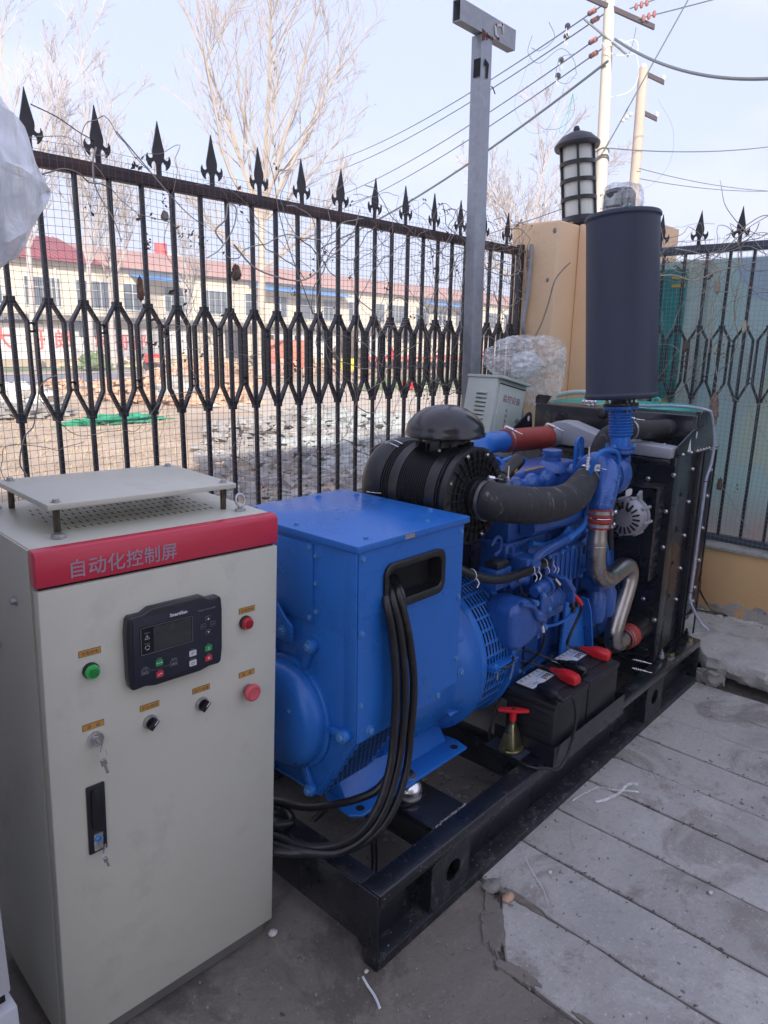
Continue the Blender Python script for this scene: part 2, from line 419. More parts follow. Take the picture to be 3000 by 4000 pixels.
class MB:
    def __init__(s):
        s.v, s.f = [], []
    def add(s, vs_, fs):
        o = len(s.v)
        s.v += [Vector(p) for p in vs_]
        s.f += [tuple(i + o for i in f) for f in fs]
        return s
    def box(s, x0, x1, y0, y1, z0, z1):
        return s.add([(x, y, z) for z in (z0, z1) for y in (y0, y1) for x in (x0, x1)],
                     [(0, 2, 3, 1), (4, 5, 7, 6), (0, 1, 5, 4), (2, 6, 7, 3), (0, 4, 6, 2), (1, 3, 7, 5)])
    def obox(s, c, ax, ay, az):
        c, ax, ay, az = map(Vector, (c, ax, ay, az))
        return s.add([c + ax * i + ay * j + az * k for k in (-1, 1) for j in (-1, 1) for i in (-1, 1)],
                     [(0, 2, 3, 1), (4, 5, 7, 6), (0, 1, 5, 4), (2, 6, 7, 3), (0, 4, 6, 2), (1, 3, 7, 5)])
    def prism(s, poly, axis, a, b, flip=False):
        """poly of 2-D points in the plane normal to axis, from a to b along it (x: (y,z), y: (x,z), z: (x,y))"""
        def P(p, t):
            return {'x': (t, p[0], p[1]), 'y': (p[0], t, p[1]), 'z': (p[0], p[1], t)}[axis]
        n = len(poly)
        vs_ = [P(p, a) for p in poly] + [P(p, b) for p in poly]
        fs = [tuple(range(n))[::-1], tuple(range(n, 2 * n))] + [(i, (i + 1) % n, n + (i + 1) % n, n + i) for i in range(n)]
        return s.add(vs_, fs)
    def tube(s, pts, r, n=8, caps=True, closed=False):
        pts = [Vector(p) for p in pts]
        m = len(pts)
        rs = r if isinstance(r, (list, tuple)) else [r] * m
        tan = []
        for i in range(m):
            if closed:
                t = pts[(i + 1) % m] - pts[i - 1]
            else:
                t = pts[min(i + 1, m - 1)] - pts[max(i - 1, 0)]
            tan.append(t.normalized() if t.length > 1e-9 else Vector((0, 0, 1)))
        up = Vector((0, 0, 1)) if abs(tan[0].z) < 0.9 else Vector((1, 0, 0))
        u = tan[0].cross(up).normalized()
        o = len(s.v)
        for i in range(m):
            u = (u - tan[i] * u.dot(tan[i]))
            u = u.normalized() if u.length > 1e-6 else tan[i].orthogonal().normalized()
            w_ = tan[i].cross(u)
            for k in range(n):
                a = 2 * math.pi * k / n
                s.v.append(pts[i] + (u * math.cos(a) + w_ * math.sin(a)) * rs[i])
        for i in range(m if closed else m - 1):
            j = (i + 1) % m
            for k in range(n):
                k2 = (k + 1) % n
                s.f.append((o + i * n + k, o + i * n + k2, o + j * n + k2, o + j * n + k))
        if caps and not closed:
            s.f.append(tuple(o + k for k in range(n))[::-1])
            s.f.append(tuple(o + (m - 1) * n + k for k in range(n)))
        return s
    def cyl(s, a, b, r, r2=None, n=20):
        return s.tube([a, b], [r, r if r2 is None else r2], n)
    def lathe(s, prof, org, axis, n=32, a0=0, a1=2 * math.pi):
        """prof: list of (radius, distance along axis)"""
        org, axis = Vector(org), Vector(axis).normalized()
        u = axis.orthogonal().normalized()
        w_ = axis.cross(u)
        full = abs(a1 - a0 - 2 * math.pi) < 1e-6
        k_n = n if full else n + 1
        o = len(s.v)
        for (r, h) in prof:
            for k in range(k_n):
                a = a0 + (a1 - a0) * k / n
                s.v.append(org + axis * h + (u * math.cos(a) + w_ * math.sin(a)) * r)
        for i in range(len(prof) - 1):
            for k in range(n):
                k2 = (k + 1) % k_n
                s.f.append((o + i * k_n + k, o + i * k_n + k2, o + (i + 1) * k_n + k2, o + (i + 1) * k_n + k))
        return s
    def sphere(s, c, r, n=12, m=8, sc=(1, 1, 1)):
        c = Vector(c)
        o = len(s.v)
        for i in range(m + 1):
            t = math.pi * i / m
            for k in range(n):
                a = 2 * math.pi * k / n
                s.v.append(c + Vector((math.sin(t) * math.cos(a) * sc[0], math.sin(t) * math.sin(a) * sc[1], math.cos(t) * sc[2])) * r)
        for i in range(m):
            for k in range(n):
                k2 = (k + 1) % n
                s.f.append((o + i * n + k, o + (i + 1) * n + k, o + (i + 1) * n + k2, o + i * n + k2))
        return s
    def bolt(s, p, d, r=0.008, h=None, washer=True):
        p, d = Vector(p), Vector(d).normalized()
        h = h or r * 0.9
        if washer:
            s.cyl(p, p + d * r * 0.25, r * 1.5, n=14)
        s.tube([p, p + d * h, p + d * (h + r * 0.15)], [r, r, r * 0.8], 6)
        return s
    def build(s, name, m, parent=None, frame=None, bevel=0.0, seg=2, sharp=40, smooth=True):
        if not s.v:
            return None
        c = Vector()
        mn = Vector((min(v.x for v in s.v), min(v.y for v in s.v), min(v.z for v in s.v)))
        mxv = Vector((max(v.x for v in s.v), max(v.y for v in s.v), max(v.z for v in s.v)))
        c = (mn + mxv) / 2
        me = bpy.data.meshes.new(name)
        me.from_pydata([v - c for v in s.v], [], s.f)
        bm = bmesh.new()
        bm.from_mesh(me)
        bmesh.ops.recalc_face_normals(bm, faces=bm.faces)
        if bevel:
            es = [e for e in bm.edges if len(e.link_faces) == 2 and e.calc_face_angle(0) > R(30)]
            bmesh.ops.bevel(bm, geom=es, offset=bevel, segments=seg, profile=0.5, affect='EDGES', clamp_overlap=True)
        bm.to_mesh(me)
        bm.free()
        if smooth:
            me.shade_smooth()
            me.set_sharp_from_angle(angle=R(sharp))
        me.materials.append(M[m] if isinstance(m, str) else m)
        return place(name, me, Matrix.Translation(c), parent, frame)

def place(name, me, mloc, parent=None, frame=None):
    o = bpy.data.objects.new(name, me)
    col.objects.link(o)
    world = (WM[frame.name] if frame else Matrix()) @ mloc
    if parent:
        o.parent = parent
        o.matrix_basis = WM[parent.name].inverted() @ world
    else:
        o.matrix_basis = world
    WM[o.name] = world
    return o

def tag(o, label=None, cat=None, group=None, kind=None):
    if label: o['label'] = label
    if cat: o['category'] = cat
    if group: o['group'] = group
    if kind: o['kind'] = kind
    return o

def thing(name, label, cat, mtx, group=None):
    e = bpy.data.objects.new(name, None)
    e.empty_display_size = 0.1
    col.objects.link(e)
    if not isinstance(mtx, Matrix):
        mtx = Matrix.Translation(Vector(mtx))
    e.matrix_basis = mtx
    WM[e.name] = mtx
    return tag(e, label, cat, group)

def copy_at(o, mtx, parent=None, recurse=True):
    """a copy of o (and of its parts) with world matrix mtx; mesh data shared"""
    c = o.copy()
    col.objects.link(c)
    c.parent = parent
    c.matrix_parent_inverse = Matrix()
    c.matrix_basis = (WM[parent.name].inverted() @ mtx) if parent else mtx
    WM[c.name] = mtx
    if recurse:
        for ch in list(o.children):
            copy_at(ch, mtx @ (WM[o.name].inverted() @ WM[ch.name]), c)
    return c

def text_mesh(name, s, size, m, org, xdir, ydir, parent=None, frame=None, depth=0.0006, align='LEFT', bold=0.0, xs=1.0):
    cu = bpy.data.curves.new('lettering', 'FONT')
    cu.body = s
    cu.size = size
    cu.extrude = depth
    cu.offset = bold
    cu.align_x = align
    cu.align_y = 'BOTTOM_BASELINE'
    cu.resolution_u = 3
    ob = bpy.data.objects.new('tmp', cu)
    col.objects.link(ob)
    dg = bpy.context.evaluated_depsgraph_get()
    me = bpy.data.meshes.new_from_object(ob.evaluated_get(dg))
    bpy.data.objects.remove(ob)
    bpy.data.curves.remove(cu)
    x, y = Vector(xdir).normalized(), Vector(ydir).normalized()
    z = x.cross(y)
    rot = Matrix((x * xs, y, z)).transposed().to_4x4()
    me.transform(rot)
    me.materials.clear()
    me.materials.append(M[m])
    return place(name, me, Matrix.Translation(Vector(org)), parent, frame)

def smooth_path(pts, n=8, closed=False):
    """Catmull-Rom through the points"""
    P = [Vector(p) for p in pts]
    if closed:
        Q = [P[-1]] + P + [P[0], P[1]]
    else:
        Q = [P[0] * 2 - P[1]] + P + [P[-1] * 2 - P[-2]]
    res = []
    for i in range(1, len(Q) - 2):
        a, b, c, d = Q[i - 1], Q[i], Q[i + 1], Q[i + 2]
        for k in range(n):
            t = k / n
            res.append(0.5 * ((2 * b) + (c - a) * t + (2 * a - 5 * b + 4 * c - d) * t * t + (3 * b - a - 3 * c + d) * t ** 3))
    if not closed:
        res.append(P[-1])
    return res

def rrect(x0, x1, z0, z1, r, n=5):
    pts = []
    for (cx, cz, a) in ((x1 - r, z1 - r, 0), (x0 + r, z1 - r, 90), (x0 + r, z0 + r, 180), (x1 - r, z0 + r, 270)):
        for k in range(n + 1):
            t = R(a + 90 * k / n)
            pts.append((cx + r * math.cos(t), cz + r * math.sin(t)))
    return pts
# ================================================================== ground
def jag(a, b, n, amp, rnd, seed=0.0):
    """points from a to b (2-D), jittered sideways"""
    a, b = Vector(a), Vector(b)
    d = (b - a)
    nn = Vector((-d.y, d.x)).normalized()
    return [a + d * i / n + nn * (rnd.uniform(-amp, amp) * .5 + amp * 1.6 * noise.noise(Vector((i * .22, seed, a.x))) - amp * 2.2 * max(0, noise.noise(Vector((i * .11, seed + 4, 1))) - .25)) for i in range(n)]

def slab_mesh(poly, z0, z1, edge=0.006):
    """slab with chamfered, slightly ragged rim"""
    mb = MB()
    n = len(poly)
    c = sum((Vector(p) for p in poly), Vector((0, 0))) / n
    inner = []
    for i, p in enumerate(poly):
        a, b = Vector(poly[i - 1]), Vector(poly[(i + 1) % n])
        t = (b - a).normalized()
        nn = Vector((-t.y, t.x))
        inner.append(Vector(p) + nn * edge)
    vs_ = [(p[0], p[1], z0) for p in poly] + [(p[0], p[1], z1 - edge) for p in poly] + [(p.x, p.y, z1) for p in inner]
    fs = [(i, (i + 1) % n, n + (i + 1) % n, n + i) for i in range(n)]
    fs += [(n + i, n + (i + 1) % n, 2 * n + (i + 1) % n, 2 * n + i) for i in range(n)]
    fs.append(tuple(range(2 * n, 3 * n)))
    mb.add(vs_, fs)
    return mb

rnd = random.Random(3)
g = MB()
g.add([(-400, -400, -0.06), (500, -400, -0.06), (500, 500, -0.06), (-400, 500, -0.06)], [(0, 1, 2, 3)])
tag(g.build('ground', 'field'), kind='structure')
g = MB()
g.add([(-14, -6.4, -0.014), (9, -6.4, -0.014), (9, 1.60, -0.014), (-14, 1.60, -0.014)], [(0, 1, 2, 3)])
tag(g.build('joint_bed', 'soil'), kind='structure')

# old cast concrete of the yard: everything left of the first plank and under the generator set
yard = [(0.226, -6.3), (0.226, -0.235)] + [(0.226 + 0.02 * math.sin(3), -0.235)] 
edge = [(0.222, -6.3)] + [(0.222 + rnd.uniform(-.003, .003), -6.3 + 6.02 * i / 40) for i in range(1, 40)]
edge += [(0.222, -0.26), (0.232, -0.222), (0.245, -0.203), (0.262, -0.186), (0.282, -0.172), (0.305, -0.152), (0.327, -0.139), (0.352, -0.119), (0.374, -0.103), (0.405, -0.078), (0.436, -0.052), (0.444, 0.035)]
edge += [(0.5 + 0.2 * i, 0.04 + rnd.uniform(-.004, .004)) for i in range(9)] + [(2.24, 0.04), (2.24, 1.60), (-14, 1.60), (-14, -6.3)]
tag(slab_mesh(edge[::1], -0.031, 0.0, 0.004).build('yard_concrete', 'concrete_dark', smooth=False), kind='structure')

# precast concrete planks
pav = thing('plank_pavement', None, None, (1.2, -2.4, 0))
pav['kind'] = 'structure'
joints = [0.228, 0.452, 0.676, 0.903, 1.128, 1.342, 1.556, 1.78, 2.00, 2.222]
for k in range(9):
    gw = (.004, .0035, .0055, .003, .0060, .003, .0035, .003, .003, .003)
    a, b = joints[k] + gw[k], joints[k + 1] - gw[k + 1]
    top = -0.26 if k == 0 else 0.030
    N = 150
    left = jag((a, -4.6), (a, top), N, 0.0030, rnd, k * 3.1)
    rightp = jag((b, top if k else -0.075), (b, -4.6), N, 0.0030, rnd, k * 5.7 + 1)
    if k == 0:
        mid = [Vector((a + 0.02, -0.215)), Vector((a + 0.055, -0.185)), Vector((a + 0.10, -0.150)), Vector((a + 0.15, -0.115))]
    else:
        mid = []
    poly = [tuple(p) for p in (left + [Vector((a, top))] + mid + rightp + [Vector((b, -4.6))])][::-1]
    sm = slab_mesh(poly, -0.031, 0.002 + 0.0015 * math.sin(k * 2.3), 0.0035)
    if sm.v:
        # make sure the chamfer runs inwards
        o_ = sm.build('plank', 'concrete_light' if k in (1, 3, 4) else 'concrete', parent=pav, smooth=False)

# raised slab at the far end with a broken front edge
rnd = random.Random(11)
NF = 241
front = [(2.262 + .030 * noise.noise(Vector((i * .09, 2.2, 0))) + .014 * noise.noise(Vector((i * .35, 7, 0))), -4.6 + 4.55 * i / 240) for i in range(NF)]
body = front + [(2.26, -0.02), (2.30, 0.02), (2.36, 0.05), (2.36, 1.60), (3.0, 1.60), (3.0, -4.6)]
mb = MB()
n = len(body)
rows = [(0.032, 0.030), (0.012, 0.050), (0.0, 0.078), (0.0, 0.100), (0.010, 0.117), (0.022, 0.120)]
for j, (ins, z) in enumerate(rows):
    for i, p in enumerate(body):
        dx = (ins + (.016 * noise.noise(Vector((i * .30, j * 1.9, 3))) + rnd.uniform(-.004, .004) if i < NF and j < 5 else 0)) if i < NF + 3 else 0
        mb.v.append(Vector((p[0] + dx, p[1], z + (.010 * noise.noise(Vector((i * .25, j * 2.9, 9))) + rnd.uniform(-.003, .003) if i < NF and j < 5 else 0))))
for j in range(len(rows) - 1):
    for i in range(n - 1):
        mb.f.append((j * n + i, j * n + i + 1, (j + 1) * n + i + 1, (j + 1) * n + i))
mb.f.append(tuple((len(rows) - 1) * n + i for i in range(n)))
mb.f.append(tuple(range(n))[::-1])
tag(mb.build('raised_slab', 'concrete_light', sharp=30), kind='structure')
mb = MB()
for (x, y, r) in ((2.235, -0.055, 0.030), (2.245, -0.10, 0.018), (2.25, 0.0, 0.028)):
    mb.sphere((x, y, 0.03), r, 14, 10, (1, 1.2, 1.4))
for v in mb.v:
    v += Vector((noise.noise(v * 40), noise.noise(v * 40 + Vector((9, 0, 0))), noise.noise(v * 40 + Vector((0, 9, 0))))) * .022
tag(mb.build('broken_concrete_lump', 'stone', smooth=False), 'rough grey concrete lump broken off below the edge of the raised slab', 'concrete lump')

# flakes of old paint and grit lying on the yard
mb = MB()
rnd = random.Random(5)
for i in range(420):
    if i < 130:
        x, y = rnd.gauss(0.62, 0.16), rnd.gauss(0.33, 0.09)
        sc = rnd.uniform(.004, .015)
    elif i < 260:
        x, y = rnd.uniform(-0.5, 0.22), rnd.uniform(-0.6, 0.3)
        sc = rnd.uniform(.0012, .004)
    else:
        x, y = rnd.uniform(0.1, 2.1), rnd.uniform(-1.3, 0.0)
        sc = rnd.uniform(.001, .0032)
    k = rnd.randint(5, 7)
    a0 = rnd.random() * 6
    z = 0.0046 if i < 260 else 0.0072
    pts = [(x + math.cos(a0 + 6.283 * j / k) * sc * rnd.uniform(.5, 1.1), y + math.sin(a0 + 6.283 * j / k) * sc * rnd.uniform(.5, 1.1)) for j in range(k)]
    mb.prism(pts, 'z', z - 0.004, z if i < 130 else z + sc * 0.7)
jg = MB()
for i in range(260):
    k = rnd.choice((1, 2, 2, 3, 4, 4, 5, 6))
    x = joints[k] + rnd.gauss(0, .006)
    y = -abs(rnd.gauss(0, .75)) - .0
    sc = rnd.uniform(.0008, .0028)
    jg.obox((x, y, .0028 + sc * .3), (sc, sc * rnd.uniform(-.6, .6), 0), (-sc * .5, sc * .8, 0), (0, 0, sc * .6))
tag(jg.build('joint_grit', 'soil', smooth=False), kind='stuff')
tag(mb.build('grit_and_flakes', mat('pale_flakes', (0.26, 0.245, 0.23), 0.9, var=0.4, scale=3, world=True), smooth=False), kind='stuff')

# crumbled mortar smeared over the broken corner between yard and planks
def smear(cx, cy, rx, ry, seed, m, z=.0052, rot=0.0):
    pts = []
    for k in range(64):
        a = 6.2832 * k / 64
        r = 1 + .45 * noise.noise(Vector((math.cos(a) * 1.6, math.sin(a) * 1.6, seed))) + .22 * noise.noise(Vector((math.cos(a) * 6, math.sin(a) * 6, seed + 5)))
        x, y = rx * r * math.cos(a), ry * r * math.sin(a)
        pts.append((cx + x * math.cos(rot) - y * math.sin(rot), cy + x * math.sin(rot) + y * math.cos(rot)))
    mb = MB()
    mb.v = [Vector((x, y, -.012)) for x, y in pts] + [Vector((x, y, z - .0035)) for x, y in pts] + [Vector((cx + (x - cx) * .93, cy + (y - cy) * .93, z)) for x, y in pts]
    mb.f = [(i, (i + 1) % 64, 64 + (i + 1) % 64, 64 + i) for i in range(64)] + [(64 + i, 64 + (i + 1) % 64, 128 + (i + 1) % 64, 128 + i) for i in range(64)] + [tuple(range(128, 192))]
    tag(mb.build('mortar_patch', m, smooth=False), kind='structure')
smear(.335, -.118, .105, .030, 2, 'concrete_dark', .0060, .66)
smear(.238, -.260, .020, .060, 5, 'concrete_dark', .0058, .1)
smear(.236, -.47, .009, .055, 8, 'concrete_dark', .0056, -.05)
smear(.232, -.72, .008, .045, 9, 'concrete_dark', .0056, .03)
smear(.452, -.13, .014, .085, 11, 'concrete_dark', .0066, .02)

# pebbles one can point at
def pebble(name, p, r, label, m='stone', sc=(1, 0.8, 0.6)):
    mb = MB().sphere((0, 0, 0), r, 8, 6, sc)
    rr = random.Random(int(r * 1e5))
    for v in mb.v:
        v *= rr.uniform(.85, 1.12)
        v += Vector(p) + Vector((0, 0, r * sc[2] * 0.9))
    return tag(mb.build(name, m), label, 'stone')
pebble('pebble', (-0.112, 0.283, 0), 0.014, 'pale pebble lying against the right foot of the grey control cabinet', 'sack')
pebble('pebble', (-0.022, 0.022, 0), 0.007, 'small pale pebble beside the near corner of the black skid', 'sack')
pebble('concrete_chunk', (0.435, -0.045, 0.0), 0.026, 'flat grey concrete chunk in the gap at the end of the second plank', 'stone', (1.3, 1.0, .45))
pebble('concrete_chunk', (0.432, -0.105, 0.0), 0.017, 'brown stub of brick lying in the gap beside the skid', 'rubble_red', (1.5, .8, .6))
pebble('pebble', (0.606, -0.139, 0.003), 0.008, 'small whitish pebble alone on the plank beside the clear strip', 'sack')
pebble('pebble', (0.86, -0.52, 0.003), 0.008, 'whitish crumb on the joint between the third and fourth plank', 'sack')

# clear plastic strips on the ground
def strip(pts, wd, label, m='film', z=0.006):
    P_ = smooth_path([(p[0], p[1], z + (p[2] if len(p) > 2 else 0)) for p in pts], 6)
    mb = MB()
    for i, p in enumerate(P_):
        t = (P_[min(i + 1, len(P_) - 1)] - P_[max(i - 1, 0)]).normalized()
        nn = Vector((-t.y, t.x, 0.35)).normalized()
        a, b = p - nn * wd / 2, p + nn * wd / 2
        a.z, b.z = max(a.z, z), max(b.z, z) + 0.002
        mb.v += [a, b]
    k = len(P_)
    mb.f += [(2 * i, 2 * i + 1, 2 * i + 3, 2 * i + 2) for i in range(k - 1)]
    o = mb.build('plastic_strip', m)
    so_ = o.modifiers.new('thickness', 'SOLIDIFY')
    so_.thickness = 0.0012
    return tag(o, label, 'plastic strip')
strip([(0.650, -0.002, .006), (0.60, -0.055, .01), (0.567, -0.104), (0.53, -0.16), (0.489, -0.200)], 0.004, 'long thin clear plastic strip lying across the second joint by the skid', 'film')
strip([(0.964, -0.019), (1.03, -0.03, .002), (1.112, -0.050)], 0.004, 'short straight clear plastic sliver close to the skid', 'film')
strip([(1.016, -0.080), (1.06, -0.105, .003), (1.115, -0.125, .012), (1.165, -0.13, .02), (1.21, -0.15, .01)], 0.010, 'wider crumpled clear plastic strip curling over the dark joint', 'film')
strip([(1.112, -0.052), (1.12, -0.10, .006), (1.15, -0.14, .008), (1.18, -0.166)], 0.006, 'thin clear strip running under the crumpled one', 'film')
strip([(-0.041, 0.017), (-0.047, 0.0), (-0.052, -0.015), (-0.060, -0.044), (-0.075, -0.075)], 0.006, 'short curved white plastic strip in front of the near skid corner', 'film_milky', 0.004)

# ================================================================== yard edge: plinth wall, mural board, pillar
mb = MB()
mb.box(2.905, 3.16, -5.0, 0.85, 0.0, 0.478)
tag(mb.build('plinth_wall', 'orange_wall', bevel=0.008), 'low ochre rendered wall with peeling foot carrying the right hand fence', 'wall')
mb = MB()
rnd = random.Random(2)
for i in range(60):
    y0 = -5 + i * 0.0975
    mb.box(2.895 + rnd.uniform(-.006, .006), 3.165, y0, y0 + 0.0973, 0.480, 0.497 + rnd.uniform(-.003, .004))
tag(mb.build('wall_coping', 'concrete', bevel=0.003), 'rough grey mortar coping on top of the low ochre wall', 'coping')
# peeled foot of the wall
mb = MB()
for i in range(60):
    y = rnd.gauss(0.02, 0.16)
    z = 0.12 + abs(rnd.gauss(0, 0.035))
    a = rnd.uniform(.006, .026)
    k = 9
    mb.prism([(y + a * 1.5 * math.cos(6.28 * j / k) * rnd.uniform(.85, 1.1), z + a * .8 * math.sin(6.28 * j / k) * rnd.uniform(.85, 1.1)) for j in range(k)], 'x', 2.9005 + rnd.uniform(0, .003), 2.906)
tag(mb.build('peeled_render_patches', 'concrete', smooth=False), kind='stuff')

fallen = MB()
for i in range(90):
    y = rnd.gauss(-0.05, 0.22)
    x = 2.885 - abs(rnd.gauss(0, 0.03))
    a = rnd.uniform(.003, .011)
    fallen.obox((x, y, 0.122 + a * .3), (a, a * rnd.uniform(-.5, .5), 0), (-a * .4, a * .8, 0), (0, 0, a * .35))
tag(fallen.build('fallen_render_crumbs', 'sack', smooth=False), kind='stuff')

mb = MB().box(3.200, 3.203, -5.0, 0.84, 0.50, 2.03)
board = tag(mb.build('mural_board', 'mural'), 'long board painted with a faded pastel mural behind the right hand fence', 'board')
mb = MB().box(3.165, 3.188, 0.62, 0.80, 0.50, 1.985)
tb = tag(mb.build('teal_panel', 'teal_board'), 'narrow teal painted panel at the left end of the mural', 'panel')
mb = MB()
for z0, z1, y0, y1 in ((1.93, 1.945, .62, .70), (1.885, 1.90, .62, .70), (1.22, 1.25, .63, .72), (1.15, 1.19, .64, .70), (1.0, 1.05, .66, .74), (1.06, 1.2, .70, .72)):
    mb.box(3.161, 3.1645, y0, y1, z0, z1)
mb.build('yellow_stripe', 'yellow', parent=tb)
mb = MB()
for i in range(4):
    y = -4.6 + i * 1.7
    mb.box(3.210, 3.24, y, y + .03, .5, 2.03)
mb.build('backing_batten', 'galv', parent=board)

def pillar():
    t = thing('gate_pillar', 'stepped ochre rendered gate pillar in the corner carrying the lantern', 'pillar', (3.0, 1.4, 0))
    MB().box(2.755, 3.40, 1.217, 1.53, 0.0, 2.247).build('pillar_shaft', 'orange_pillar', parent=t, bevel=0.014, seg=3)
    MB().box(2.985, 3.50, 0.82, 1.215, 0.0, 2.250).build('side_buttress', 'orange_pillar', parent=t, bevel=0.010)
    r_ = random.Random(9)
    mb = MB()
    for i in range(26):
        mb.sphere((2.80 + r_.random() * .5, 1.22 + r_.random() * .5, 2.249), r_.uniform(.008, .02), 7, 4, (1.6, 1.3, .35))
    mb.build('mortar_crumbs', 'orange_pillar', parent=t)
    # holes
    for (y, z, r_) in ((1.245, 2.19, .012), (1.27, 1.92, .010)):
        MB().sphere((2.7535, y, z), r_, 8, 6, (.3, 1, 1.3)).build('render_chip', 'stone', parent=t)
    return t
pillar()

def lantern():
    c = Vector((3.098, 1.276, 2.250))
    t = thing('pillar_lantern', 'round black lantern with stacked opal glass bands on top of the ochre pillar', 'lantern', c)
    ax = Vector((-0.045, 0.10, 1)).normalized()
    def L(prof, name, m, n=32):
        return MB().lathe([(r_ * .76, h_ * .96) for r_, h_ in prof], c, ax, n).build(name, m, parent=t)
    L([(0, 0), (.155, 0), (.172, .012), (.172, .030), (.150, .045), (.135, .062), (0, .062)], 'base', 'iron')
    L([(.118, .062), (.118, .475)], 'opal_glass', 'lamp_glass')
    for h in (.165, .270, .372):
        L([(.119, h - .011), (.140, h - .011), (.140, h + .011), (.119, h + .011)], 'ring_band', 'iron')
    L([(.10, .470), (.168, .462), (.176, .475), (.176, .488), (.160, .502), (.118, .535), (.06, .556), (.024, .562), (.026, .575), (.018, .592), (0, .598)], 'cap', 'iron')
    for k in range(5):
        a = 0.35 + k * 2 * math.pi / 5
        u = ax.orthogonal().normalized()
        w_ = ax.cross(u)
        d = u * math.cos(a) + w_ * math.sin(a)
        p = c + d * .099
        MB().obox(p + ax * .255, d * .007, ax.cross(d) * .007, ax * .20).build('upright', 'iron', parent=t)
lantern()

# ================================================================== fences
SPIKE = [(.010, 0), (.010, .036), (.014, .046), (.021, .047), (.028, .040), (.030, .030), (.027, .022), (.033, .024), (.043, .034), (.049, .047), (.049, .060), (.043, .071), (.043, .062), (.038, .055), (.030, .054), (.022, .060), (.024, .074), (.0235, .084), (.018, .104), (.010, .135), (.004, .160), (0, .178)]
SPIKE = [(x * .92, z) for x, z in SPIKE]
SPIKE = SPIKE + [(-x, z) for x, z in SPIKE[-2::-1]]

